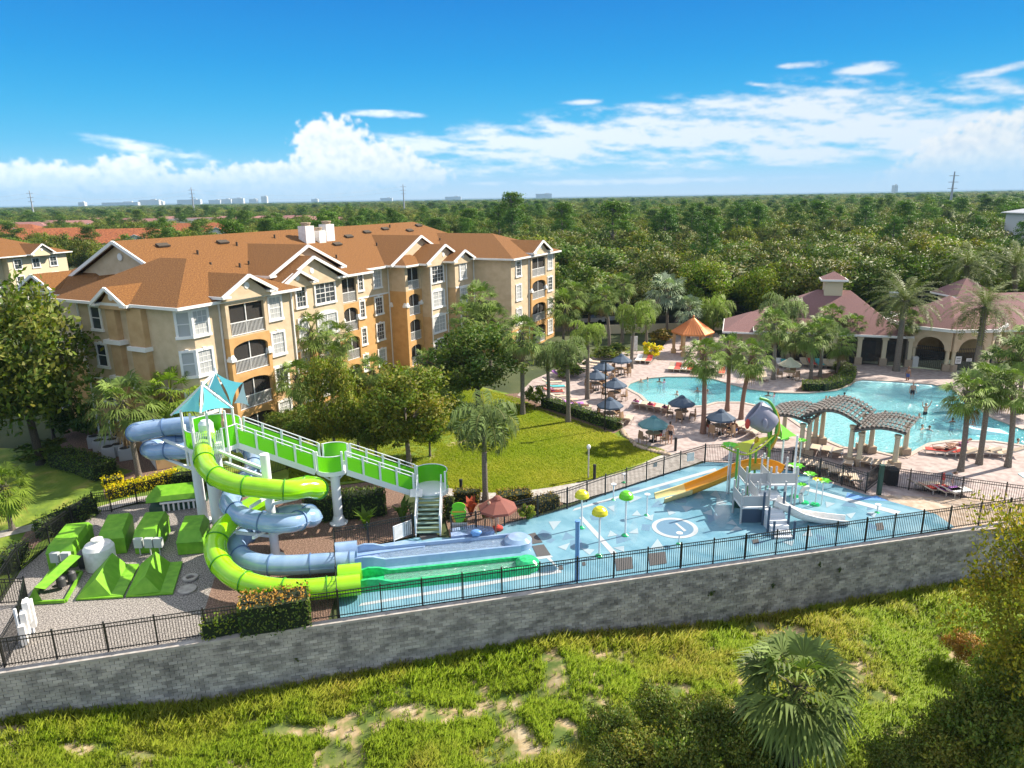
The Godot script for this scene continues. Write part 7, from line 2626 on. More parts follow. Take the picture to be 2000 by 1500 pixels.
# ---------------------------------------------------------------- splash pad equipment
func flume(t: Node, called: String, mat: String, path: Array, r: float) -> void:      # open half-round slide
	var pts := spline(path, 6)
	var m := MB.new()
	m.tube(pts, r, 14, false, PI * 0.97, TAU * 1.015)
	m.tube(pts, r - 0.05, 14, false, PI * 0.97, TAU * 1.015)
	put(m, called, mat, t)
	for s in [-1.0, 1.0]:
		var rim := []
		for k in pts.size():
			var d: Vector3 = (pts[mini(k + 1, pts.size() - 1)] - pts[maxi(k - 1, 0)]).normalized()
			rim.append(pts[k] + d.cross(Vector3.UP).normalized() * s * (r - 0.02) + Vector3.UP * 0.03)
		var rm := MB.new()
		rm.tube(rim, 0.045, 6)
		put(rm, "slide_rim", mat, t)

func build_splash() -> void:
	for q in [[1136, 1031, 966, 40, "cup_yellow", "yellow mushroom shaped water sprayer beside the curved fence"], [1221, 1046, 968, 40, "cup_green", "bright green mushroom shaped water sprayer"], [1170, 1086, 999, 44, "cup_yellow", "yellow green mushroom shaped water sprayer beside the dark blue post"]]:
		var b := P(q[0], q[1])
		var h := HT(b, q[2])
		var r := width_at(b + Vector3.UP * h, q[3]) * 0.36
		var t := thing("mushroom_sprayer", b, q[5], "water sprayer", "mushroom sprayers")
		var po := MB.new()
		po.tube([Vector3.ZERO, Vector3(0, h, 0)], 0.05, 10)
		put(po, "pole", "white_metal", t)
		var c := MB.new()
		c.lathe(Vector3(0, h, 0), [Vector2(r * 0.9, -0.16), Vector2(r, -0.13), Vector2(r * 0.97, -0.02), Vector2(r * 0.8, 0.13), Vector2(r * 0.45, 0.24), Vector2(0, 0.28)], 20)
		c.lathe(Vector3(0, h, 0), [Vector2(r * 0.9, -0.16), Vector2(r * 0.4, -0.02), Vector2(0, 0.0)], 20)
		put(c, "cap", q[4], t)
		var f := MB.new()
		f.lathe(Vector3.ZERO, [Vector2(0.2, 0), Vector2(0.19, 0.05), Vector2(0.06, 0.14)], 14)
		put(f, "base_flange", "green_flume", t)
	# slim jets and posts
	for q in [[1263, 1006, 968, "slim grey water jet post with white head"], [1326, 1062, 1044, "short water jet post beside the white ring"], [1198, 976, 948, "white water jet beside the curved fence"], [1219, 942, 928, "bent steel shower pipe at the curved fence"], [1713, 1001, 988, "short spray bollard with round head near the gate"]]:
		var b := P(q[0], q[1])
		var h := HT(b, q[2])
		var t := thing("water_jet", b, q[3], "water jet")
		var m := MB.new()
		m.tube([Vector3.ZERO, Vector3(0, h, 0)], 0.04, 8)
		put(m, "pipe", "white_metal", t)
		var c := MB.new()
		c.lathe(Vector3(0, h, 0), [Vector2(0.04, 0), Vector2(0.17, 0.06), Vector2(0.17, 0.1), Vector2(0, 0.13)], 12)
		put(c, "nozzle", "white_metal", t)
		var f := MB.new()
		f.lathe(Vector3.ZERO, [Vector2(0.16, 0), Vector2(0.05, 0.08)], 12)
		put(f, "base_flange", "green_flume", t)
	# play structure
	var S := P(1475, 985)
	var t := thing("water_play_structure", S, "water play structure with tipping bucket, orange flume and leaf roofs", "play structure")
	var o := S
	flume(t, "orange_flume", "orange_slide", rel([P(1519, 912, 2.0), P(1500, 904, 1.95), P(1470, 903, 1.8), P(1440, 912, 1.5), P(1405, 928, 1.05), P(1375, 940, 0.75), P(1340, 953, 0.45)], o), 0.5)
	flume(t, "pale_flume", "yellow_slide", rel([P(1344, 952, 0.47), P(1320, 960, 0.34), P(1288, 970, 0.28)], o), 0.5)
	flume(t, "white_flume", "white_paint", rel([P(1517, 975, 1.45), P(1535, 984, 1.25), P(1560, 998, 0.75), P(1590, 1006, 0.42), P(1625, 1011, 0.3), P(1655, 1014, 0.26)], o), 0.42)
	# decks: [pixel of the middle, height, size x, size z]
	for q in [[1466, 982, 0.95, 1.5, 1.4], [1497, 968, 1.2, 1.6, 1.3], [1520, 938, 1.75, 1.5, 1.5], [1478, 938, 1.55, 1.7, 1.4]]:
		var c := P(q[0], q[1], q[2]) - o
		var m := MB.new()
		m.box(c, Vector3(q[3], 0.1, q[4]))
		put(m, "deck", "white_metal", t)
		for x in [-0.5, 0.5]:
			for z in [-0.5, 0.5]:
				var l := MB.new()
				var p := c + Vector3(q[3] * x, 0, q[4] * z)
				l.tube([Vector3(p.x, 0, p.z), Vector3(p.x, q[2] + 1.15, p.z)], 0.06, 8)
				put(l, "post", "grey_panel", t)
		for s in [[-0.5, 0.0], [0.0, 0.5]]:
			if q[0] == 1497 and s[1] > 0.1: continue
			var pn := MB.new()
			pn.box(c + Vector3(q[3] * s[0], 0.42, q[4] * s[1]), Vector3(0.03 if s[0] else q[3] - 0.14, 0.62, q[4] - 0.14 if s[0] else 0.03))
			put(pn, "side_panel", "grey_panel", t)
		if q[0] == 1466:
			var dp := MB.new()
			dp.box(c + Vector3(0, -0.5, q[4] * 0.5 - 0.04), Vector3(q[3] - 0.14, 0.8, 0.03))
			put(dp, "skirt_panel", "canvas_blue", t)
	var dk := MB.new()
	var gp0 := P(1441, 996) - o
	dk.box(gp0 + Vector3(0, 0.5, 0), Vector3(0.7, 0.75, 0.05), Basis(Vector3.UP, -0.4))
	put(dk, "leaf_print_panel", "green_metal", t)
	# steps towards the fence
	var s0 := P(1497, 974, 1.2) - o + Vector3(0.1, 0, 0.75)
	for k in 6:
		var st := MB.new()
		var hh := 1.0 - k * 0.18
		st.box(Vector3(s0.x, hh / 2, s0.z + 0.15 + k * 0.3), Vector3(1.0, hh, 0.3))
		put(st, "step", "white_metal", t)
	for x in [-0.55, 0.55]:
		for k in [0, 3, 6]:
			var ps := MB.new()
			var zz: float = s0.z + 0.1 + k * 0.28
			ps.tube([Vector3(s0.x + x, 0, zz), Vector3(s0.x + x, 2.0 - k * 0.16, zz)], 0.07, 8)
			put(ps, "post", "canvas_blue", t)
	# tall green poles
	for q in [[1433, 992, 876, "pole_green"], [1460, 966, 880, "pole_green"], [1471, 958, 880, "pole_green"], [1497, 952, 828, "pole_green"], [1441, 960, 890, "white_metal"], [1489, 940, 885, "white_metal"], [1524, 935, 850, "white_metal"], [1545, 985, 850, "white_metal"], [1423, 964, 870, "grey_panel"]]:
		var b := P(q[0], q[1])
		var m := MB.new()
		m.tube([b - o, b - o + Vector3.UP * HT(b, q[2])], 0.07 if q[3] == "pole_green" else 0.06, 10)
		put(m, "pole", q[3], t)
	# tipping bucket, tilted, with a gold rim and the curved pipe over it
	var zb := P(1497, 952).z
	var bc := PZ(1490, 818, zb) - o
	var bk := MB.new()
	var tilt := Basis(Vector3(0, 0, 1), 0.9) * Basis(Vector3.RIGHT, -0.25)
	bk.lathe(bc, [Vector2(0, -0.75), Vector2(0.55, -0.75), Vector2(0.72, -0.5), Vector2(0.86, 0.2), Vector2(0.82, 0.7), Vector2(0.7, 0.78), Vector2(0.66, 0.7), Vector2(0.6, -0.4), Vector2(0, -0.55)], 26, true, 0, TAU, tilt)
	put(bk, "tipping_bucket", "bucket", t)
	var hoop := MB.new()
	var hp := []
	for q in [[1496, 872], [1508, 862], [1516, 842], [1517, 818], [1511, 797], [1500, 783], [1484, 778]]: hp.append(PZ(q[0], q[1], zb + 0.3) - o)
	hoop.tube(spline(hp, 5), 0.09, 10)
	put(hoop, "curved_pipe", "pole_green", t)
	var gold := MB.new()
	var gp := []
	for q in [[1500, 880], [1511, 866], [1519, 845], [1520, 820], [1514, 800]]: gp.append(PZ(q[0], q[1], zb + 0.1) - o)
	gold.tube(spline(gp, 5), 0.1, 10)
	put(gold, "gold_arc", "gold", t)
	var gl := MB.new()
	gl.tube(spline([PZ(1497, 826, zb + 0.5) - o, PZ(1502, 850, zb + 0.5) - o, PZ(1502, 880, zb + 0.4) - o, PZ(1497, 915, zb) - o], 5), 0.075, 10)
	put(gl, "curved_pipe", "pole_green", t)
	for k in 3:
		var fl := MB.new()
		fl.ball(Vector3.ZERO, Vector3(0.16, 0.34, 0.12), 10, 6)
		var f := put(fl, "ear_fin", ["towel_red", "bucket", "gold"][k], t)
		f.position = [PZ(1460, 828, zb + 0.4) - o, PZ(1494, 828, zb + 0.9) - o, PZ(1478, 862, zb) - o][k]
	# leaf canopies
	var lc := MB.new()
	var A := PZ(1408, 871, zb + 0.6) - o
	var B := PZ(1462, 886, zb + 1.6) - o
	var C := PZ(1515, 848, zb + 0.3) - o
	var D := PZ(1478, 856, zb - 0.9) - o
	sail(lc, A, B, D, 0.12)
	sail(lc, B, C, D, 0.12)
	put(lc, "leaf_canopy", "leaf_canopy", t)
	var rimm := MB.new()
	rimm.tube(spline([A, B + Vector3(0, -0.05, 0), C], 8), 0.05, 8)
	put(rimm, "canopy_rim", "leaf_canopy", t)
	var pr := MB.new()
	var ap := PZ(1524, 827, zb - 1.0) - o
	sail(pr, ap, PZ(1556, 851, zb - 0.6) - o, PZ(1528, 858, zb + 0.1) - o, 0.08)
	sail(pr, ap, PZ(1528, 858, zb + 0.1) - o, PZ(1512, 849, zb - 0.8) - o, 0.08)
	put(pr, "peaked_roof", "leaf_roof", t)
	# leaf cups on slim stems
	for q in [[1551, 950, 911, 30, "cup_green"], [1578, 966, 927, 24, "cup_green"], [1565, 966, 948, 18, "cup_green"], [1604, 986, 940, 26, "cup_green"], [1592, 986, 938, 20, "cup_yellow"], [1523, 938, 857, 22, "cup_green"], [1558, 938, 861, 20, "cup_green"], [1419, 965, 870, 30, "cup_green"], [1553, 952, 931, 12, "cup_yellow"]]:
		var b := P(q[0], q[1])
		var h := HT(b, q[2])
		var w := width_at(b + Vector3.UP * h, q[3]) * 0.5
		var ct := thing("leaf_cup", b, "leaf shaped spray cup on a slim white stem beside the play structure", "water sprayer", "leaf cup sprayers")
		var m := MB.new()
		m.tube([Vector3.ZERO, Vector3(0, h, 0)], 0.035, 8)
		put(m, "stem", "white_metal", ct)
		var cup := MB.new()
		for k in 7:
			var a := TAU * k / 7.0
			var e := TAU * (k + 1) / 7.0
			var mid := (a + e) / 2
			var z := Vector3(0, h - 0.06, 0)
			cup.tri(z, z + Vector3(cos(a) * w * 0.8, 0.16, sin(a) * w * 0.8), z + Vector3(cos(mid) * w * 1.15, 0.12, sin(mid) * w * 1.15))
			cup.tri(z, z + Vector3(cos(mid) * w * 1.15, 0.12, sin(mid) * w * 1.15), z + Vector3(cos(e) * w * 0.8, 0.16, sin(e) * w * 0.8))
		put(cup, "leaf_cup_top", q[4], ct)
	for q in [[1551, 970, "teal dome spray nozzle on the pad"], [1571, 982, "small grey spray nozzle beside the white flume"], [1592, 986, "small grey spray nozzle behind the white flume"]]:
		var m := MB.new()
		m.lathe(Vector3.ZERO, [Vector2(0.28, 0), Vector2(0.24, 0.08), Vector2(0, 0.13)], 16)
		var n := put(m, "spray_nozzle", "green_flume")
		n.position = P(q[0], q[1])
		tag(n, q[2], "spray nozzle")
	var arch := thing("white_arch_jet", P(1566, 982), "curved white water arch beside the leaf cups", "water jet")
	var am := MB.new()
	am.tube(spline([Vector3.ZERO, Vector3(-0.1, 0.5, 0), Vector3(0.05, 0.9, 0), Vector3(0.35, 1.0, 0)], 5), 0.13, 10)
	put(am, "arch_pipe", "white_paint", arch)

# ---------------------------------------------------------------- pergolas, gazebo, clubhouse
func pergola(fl: Vector3, fr: Vector3, dv: Vector3, h: float, bulge: float, label: String) -> void:
	var t := thing("pergola", fl, label, "pergola", "tiled pergolas beside the pool")
	var ex := fr - fl
	for k in [Vector3.ZERO, ex, dv, ex + dv]:
		var c := MB.new()
		c.lathe(k, [Vector2(0.2, 0.5), Vector2(0.17, 0.6), Vector2(0.15, h - 0.25), Vector2(0.22, h - 0.15), Vector2(0.22, h)], 12)
		put(c, "column", "cream_wall", t)
		var b := MB.new()
		b.box(k + Vector3(0, 0.25, 0), Vector3(0.6, 0.5, 0.6))
		put(b, "column_base", "stone_base", t)
	var over := ex.normalized() * 0.45
	var n := int((ex.length() + 0.9) / 0.27)
	var at := func(f: float) -> Vector3: return -over + (ex + over * 2) * f + Vector3.UP * (h + 0.12 + sin(PI * f) * bulge)
	for s in [Vector3.ZERO, dv]:
		for k in 8:
			var bm := MB.new()
			bm.bar(at.call(k / 8.0) + s, at.call((k + 1) / 8.0) + s, 0.16, 0.2)
			put(bm, "beam", "timber_grey", t)
	var dn := dv.normalized() * 0.5
	for k in n + 1:
		var p: Vector3 = at.call(k / float(n)) + Vector3.UP * 0.14
		var m := MB.new()
		for j in 7:
			var f0 := p - dn + (dv + dn * 2) * (j / 7.0)
			var f1 := p - dn + (dv + dn * 2) * ((j + 1.12) / 7.0)
			m.tube([f0 + Vector3.UP * 0.03, f1], [0.112, 0.085], 8, false, -0.2, PI + 0.2)
		put(m, "tile_row", "clay_tile", t)
	for k in 6:
		var bt := MB.new()
		var d2 := -dn + (dv + dn * 2) * (k / 5.0)
		for j in 8: bt.bar(at.call(j / 8.0) + d2 + Vector3.UP * 0.1, at.call((j + 1) / 8.0) + d2 + Vector3.UP * 0.1, 0.06, 0.06)
		put(bt, "batten", "timber_grey", t)

func build_pool_buildings() -> void:
	var dv := P(1603, 866) - P(1576, 890)
	pergola(P(1576, 890), P(1658, 905), dv, 2.75, 0.7, "arched tiled pergola on pale columns between two lower ones")
	pergola(P(1676, 909), P(1746, 914), dv, 2.35, 0.3, "low tiled pergola beside the sunny deck and gate")
	pergola(P(1500, 880), P(1563, 889), dv, 2.35, 0.35, "low tiled pergola behind the tipping bucket")
	# gazebo
	var gc := P(1351, 690)
	var g := thing("gazebo", gc, "six sided gazebo with copper orange metal roof", "gazebo")
	var gh := 2.6
	var R := 2.45
	var apex := Vector3(0, gh + 1.65, 0)
	for k in 6:
		var a := TAU * k / 6.0 + 0.2
		var e := TAU * (k + 1) / 6.0 + 0.2
		var p := Vector3(cos(a) * R, gh, sin(a) * R)
		var q := Vector3(cos(e) * R, gh, sin(e) * R)
		var m := MB.new()
		m.tri(apex, q, p)
		m.quad(p, q, q + Vector3.DOWN * 0.16, p + Vector3.DOWN * 0.16)
		put(m, "roof_panel", "gazebo_copper", g)
		for j in 7:
			var s := MB.new()
			var b := p.lerp(q, j / 7.0)
			s.bar(b + Vector3.UP * 0.03, apex + Vector3.UP * 0.03, 0.05, 0.05)
			put(s, "standing_seam", "gazebo_copper", g)
		var c := MB.new()
		c.box(Vector3(cos(a) * (R - 0.35), gh / 2, sin(a) * (R - 0.35)), Vector3(0.3, gh, 0.3))
		c.box(Vector3(cos(a) * (R - 0.35), 0.25, sin(a) * (R - 0.35)), Vector3(0.5, 0.5, 0.5))
		put(c, "column", "tan", g)
	var fin := MB.new()
	fin.ball(apex + Vector3.UP * 0.1, Vector3(0.12, 0.2, 0.12), 8, 6)
	put(fin, "finial", "gazebo_copper", g)
	# clubhouse
	var o := P(1490, 702)
	var to := P(1772, 716)
	var ex := (to - o)
	var len_ := ex.length()
	ex /= len_
	var c := thing("clubhouse", o, "low clubhouse with brick red shingle roof, cupola and arched entrance pavilion", "building")
	c.basis = Basis(ex, Vector3.UP, ex.cross(Vector3.UP))
	block(c, [[0, -11], [0, -2.4], [len_, -2.4], [len_, -11]], [[-0.1, 3.2, "tan"]])
	hip_roof(c, -1.2, len_ - 0.6, -13.0, 0.6, 3.35, 7.2, true, 5.6, len_ - 5.4, "shingle_red")
	hip_roof(c, -4.5, 3.5, -9.5, -0.6, 2.9, 4.6, true, -1.5, 1.0, "shingle_red")
	block(c, [[-3.8, -9.0], [-3.8, -1.4], [0, -1.4], [0, -9.0]], [[-0.1, 2.85, "beige"]])
	var nb := 6
	for k in nb + 1:
		var x := len_ * k / nb
		var m := MB.new()
		m.box(Vector3(x, 1.6, 0), Vector3(0.42, 3.2, 0.42))
		m.box(Vector3(x, 2.95, 0), Vector3(0.62, 0.3, 0.62))
		put(m, "porch_column", "cream_wall", c)
		var b := MB.new()
		b.box(Vector3(x, 0.4, 0), Vector3(0.7, 0.8, 0.7))
		put(b, "column_base", "stone_base", c)
		if k < nb:
			var s := MB.new()
			s.box(Vector3(x + len_ / nb / 2, 1.6, -0.1), Vector3(len_ / nb - 0.44, 3.15, 0.02))
			put(s, "porch_screen", "screen", c)
			var dr := MB.new()
			dr.box(Vector3(x + len_ / nb / 2, 1.1, -2.36), Vector3(1.6, 2.2, 0.06))
			put(dr, "glass_door", "glass", c)
	var bm := MB.new()
	bm.box(Vector3(len_ / 2, 3.18, 0), Vector3(len_ + 0.5, 0.3, 0.5))
	put(bm, "porch_beam", "trim", c)
	# cupola
	var cu := MB.new()
	cu.box(Vector3(7.2, 7.4, -6.2), Vector3(1.9, 2.2, 1.9))
	cu.box(Vector3(7.2, 8.3, -6.2), Vector3(2.2, 0.25, 2.2))
	put(cu, "cupola", "cream_wall", c)
	hip_roof(c, 5.85, 8.55, -7.55, -4.85, 8.5, 9.3, true, 7.15, 7.25, "shingle_red")
	var sk := MB.new()
	sk.box(Vector3(13.5, 6.9, -5.8), Vector3(0.9, 0.5, 0.7))
	put(sk, "roof_ventilator", "steel", c)
	# entrance pavilion, eight sided, with arches
	var pc := P(1868, 724) + Vector3(0.9, 0, -4.3)
	var pv := thing("entrance_pavilion", pc, "eight sided arched entrance pavilion with dark gates and red shingle roof", "building")
	var pr := 4.9
	var ph := 4.3
	for k in 8:
		var a := TAU * k / 8.0 + PI / 8
		var e := TAU * (k + 1) / 8.0 + PI / 8
		var p := Vector3(cos(a) * pr, 0, sin(a) * pr)
		var q := Vector3(cos(e) * pr, 0, sin(e) * pr)
		var d := (p - q)
		var w := d.length()
		d /= w
		# wall over an arch
		var poly := [Vector2(0, ph), Vector2(0, 2.2), Vector2(0.55, 2.2)]
		for j in 9:
			var f := PI - PI * j / 8.0
			poly.append(Vector2(w / 2 + cos(f) * (w / 2 - 0.55), 2.2 + sin(f) * 1.25))
		poly.append(Vector2(w, 2.2))
		poly.append(Vector2(w, ph))
		var m := MB.new()
		m.face(poly, q, d, Vector3.UP, 0.3)
		put(m, "arch_wall", "beige", pv)
		for s in [p.lerp(q, 0.08), p.lerp(q, 0.92)]:
			var cl := MB.new()
			cl.lathe(s, [Vector2(0.24, 0.7), Vector2(0.2, 0.8), Vector2(0.18, 2.0), Vector2(0.3, 2.15), Vector2(0.3, 2.25)], 12)
			put(cl, "column", "cream_wall", pv)
			var cb := MB.new()
			cb.box(s + Vector3(0, 0.36, 0), Vector3(0.66, 0.72, 0.66), Basis(Vector3.UP, -a))
			put(cb, "column_base", "stone_base", pv)
		var rf := MB.new()
		var k2 := (pr + 0.7) / pr
		var top := Vector3(0, ph + 2.9, 0)
		rf.tri(top, q * k2 + Vector3.UP * (ph + 0.1), p * k2 + Vector3.UP * (ph + 0.1))
		put(rf, "roof_panel", "shingle_red", pv)
		var tr := MB.new()
		tr.bar(p * k2 + Vector3.UP * (ph + 0.0), q * k2 + Vector3.UP * (ph + 0.0), 0.2, 0.32)
		put(tr, "eaves_trim", "trim", pv)
		if k in [0, 1, 2]:
			var gt := MB.new()
			for j in 16: gt.bar(p.lerp(q, 0.14 + 0.72 * j / 15.0) * 0.98, p.lerp(q, 0.14 + 0.72 * j / 15.0) * 0.98 + Vector3.UP * 2.4, 0.03, 0.03)
			for y in [0.1, 1.1, 2.3]: gt.bar(p.lerp(q, 0.14) * 0.98 + Vector3.UP * y, p.lerp(q, 0.86) * 0.98 + Vector3.UP * y, 0.04, 0.05)
			put(gt, "gate", "black_metal", pv)
			var gs := MB.new()
			gs.bar(p.lerp(q, 0.15) * 0.97 + Vector3.UP * 1.0, p.lerp(q, 0.85) * 0.97 + Vector3.UP * 1.0, 0.01, 1.9)
			put(gs, "gate_mesh", "screen", pv)
	var bw := MB.new()
	bw.box(Vector3(0, 2.0, -3.4), Vector3(6.5, 4.0, 0.3))
	put(bw, "back_wall", "tan", pv)
	for q in [[-0.9, "notice_panel", 0.6, 0.75], [0.2, "notice_panel", 0.55, 0.3]]:
		var m := MB.new()
		m.box(Vector3(q[0] - 0.3, 1.25, pr * 0.98), Vector3(q[2], q[3], 0.03))
		put(m, q[1], "white_paint", pv)
		for k in 3:
			var l := MB.new()
			l.box(Vector3(q[0] - 0.3, 1.25 + (k - 1) * q[3] * 0.25, pr * 0.98 + 0.018), Vector3(q[2] * 0.7, q[3] * 0.1, 0.006))
			put(l, "notice_line", "dark", pv)
	# turret and the rest of the roofs behind
	var tu := thing("turret", PZ(1884, 574, -90.0) * Vector3(1, 0, 1), "square cream turret with red pyramid roof behind the pavilion", "building")
	var th := PZ(1884, 574, -90.0).y
	block(tu, [[-2.1, -2.1], [-2.1, 2.1], [2.1, 2.1], [2.1, -2.1]], [[-0.1, th, "cream_wall"]])
	hip_roof(tu, -2.8, 2.8, -2.8, 2.8, th, th + 2.1, true, -0.05, 0.05, "shingle_red")
	window(tu, Vector3(-0.6, th - 1.2, 2.1), Vector3.RIGHT, 0.7, 0.9, 2, 2)
	var wing := thing("clubhouse_wing", P(1990, 715) + Vector3(4, 0, -8), "wide red roofed wing beyond the entrance pavilion", "building")
	block(wing, [[-9, -6], [-9, 5], [14, 5], [14, -6]], [[-0.1, 3.4, "tan"]])
	hip_roof(wing, -10, 15, -7, 6, 3.5, 6.6, true, -4, 9, "shingle_red")
	# cars, road and low wall behind the gardens
	var rd := MB.new()
	rd.sheet([P(1040, 650, -0.06), P(1480, 628, -0.06), P(1480, 608, -0.06), P(1040, 628, -0.06)])
	ground_piece(rd, "road", "asphalt")
	for q in [[1110, 634, "car_dark", "dark car parked behind the palms at the apartment wing"], [1150, 632, "car_white", "white car parked behind the palms"], [1195, 628, "car_white", "white van shaped car parked by the low wall"], [1418, 622, "car_dark", "dark car parked behind the gazebo palms"]]:
		car(P(q[0], q[1]), 0.2, q[2], q[3])
	var lw := MB.new()
	lw.bar(P(1180, 652) + Vector3.UP * 0.6, P(1330, 648) + Vector3.UP * 0.6, 0.25, 1.2)
	tag(put(lw, "garden_wall", "cream_wall"), "low cream garden wall between gardens and parking", "wall")
	var lw2 := MB.new()
	lw2.bar(P(1395, 645) + Vector3.UP * 0.6, P(1480, 642) + Vector3.UP * 0.6, 0.25, 1.2)
	tag(put(lw2, "garden_wall", "cream_wall"), "low cream garden wall between gazebo and clubhouse", "wall")

func car(at: Vector3, turn: float, mat: String, label: String) -> void:
	var t := thing("parked_car", at, label, "car", "cars parked behind the gardens")
	t.rotation.y = turn
	var b := MB.new()
	b.face([Vector2(-2.2, 0.35), Vector2(-2.25, 0.75), Vector2(-1.9, 0.9), Vector2(-1.2, 0.95), Vector2(1.3, 0.95), Vector2(2.1, 0.85), Vector2(2.25, 0.6), Vector2(2.2, 0.35)], Vector3(0, 0, -0.85), Vector3.RIGHT, Vector3.UP, 1.7)
	put(b, "body", mat, t)
	var c := MB.new()
	c.hexa([Vector3(-1.75, 0.95, 0.78), Vector3(1.05, 0.95, 0.78), Vector3(1.05, 0.95, -0.78), Vector3(-1.75, 0.95, -0.78), Vector3(-1.3, 1.45, 0.62), Vector3(0.35, 1.45, 0.62), Vector3(0.35, 1.45, -0.62), Vector3(-1.3, 1.45, -0.62)])
	put(c, "glasshouse", "glass", t)
	var r := MB.new()
	r.box(Vector3(-0.48, 1.47, 0), Vector3(1.6, 0.05, 1.2))
	put(r, "roof", mat, t)
	for x in [-1.4, 1.4]:
		for z in [-0.8, 0.8]:
			var w := MB.new()
			w.tube([Vector3(x, 0.33, z - 0.1), Vector3(x, 0.33, z + 0.1)], 0.33, 14)
			put(w, "wheel", "rubber", t)

# drifting spray over the jets
func build_spray() -> void:
	for q in [[1408, 1030, 0.9, 1.7, "fine white spray drifting beside the play structure"], [1237, 1062, 0.5, 1.4, "thin spray rising from a floor jet beyond the green sprayer"], [1197, 1010, 0.5, 1.2, "thin spray rising from a floor jet near the curved fence"]]:
		var f := FogVolume.new()
		f.name = numbered("water_mist")
		f.shape = RenderingServer.FOG_VOLUME_SHAPE_ELLIPSOID
		f.size = Vector3(q[2], q[3], q[2])
		var m := FogMaterial.new()
		m.albedo = Color(0.95, 0.97, 1.0)
		m.density = 0.28
		f.material = m
		add_child(f)
		f.position = P(q[0], q[1]) + Vector3.UP * q[3] * 0.5
		stuff(f)
		tag(f, q[4], "spray", "spray over the splash pad")

# ---------------------------------------------------------------- woods and far things
func house(px: float, py: float, dist: float, w: float, d: float, h: float, roof_h: float, mat: String, turn: float, label: String, group: String) -> void:
	var dir := ray(px, py)
	var at := Vector3(dir.x, 0, dir.z) * (dist / Vector2(dir.x, dir.z).length())
	var t := thing("house", at, label, "house", group)
	t.rotation.y = turn
	block(t, [[-w / 2, -d / 2], [-w / 2, d / 2], [w / 2, d / 2], [w / 2, -d / 2]], [[-0.2, h, "cream_wall" if mat == "tile_orange" else "far_white"]])
	hip_roof(t, -w / 2 - 0.6, w / 2 + 0.6, -d / 2 - 0.6, d / 2 + 0.6, h, h + roof_h, true, -w / 2 + d * 0.42, w / 2 - d * 0.42, mat, false)
	gable_roof(t, w * 0.2, d * 0.26, d / 2 + 1.4, -d * 0.1, h, h + roof_h * 0.6, "far_white", false, mat)
	var n := 5
	for k in n:
		var m := MB.new()
		m.box(Vector3(-w / 2 + w * (k + 0.5) / n, h * 0.55, d / 2 + 0.03), Vector3(1.3, 1.5, 0.08))
		put(m, "window", "glass", t)

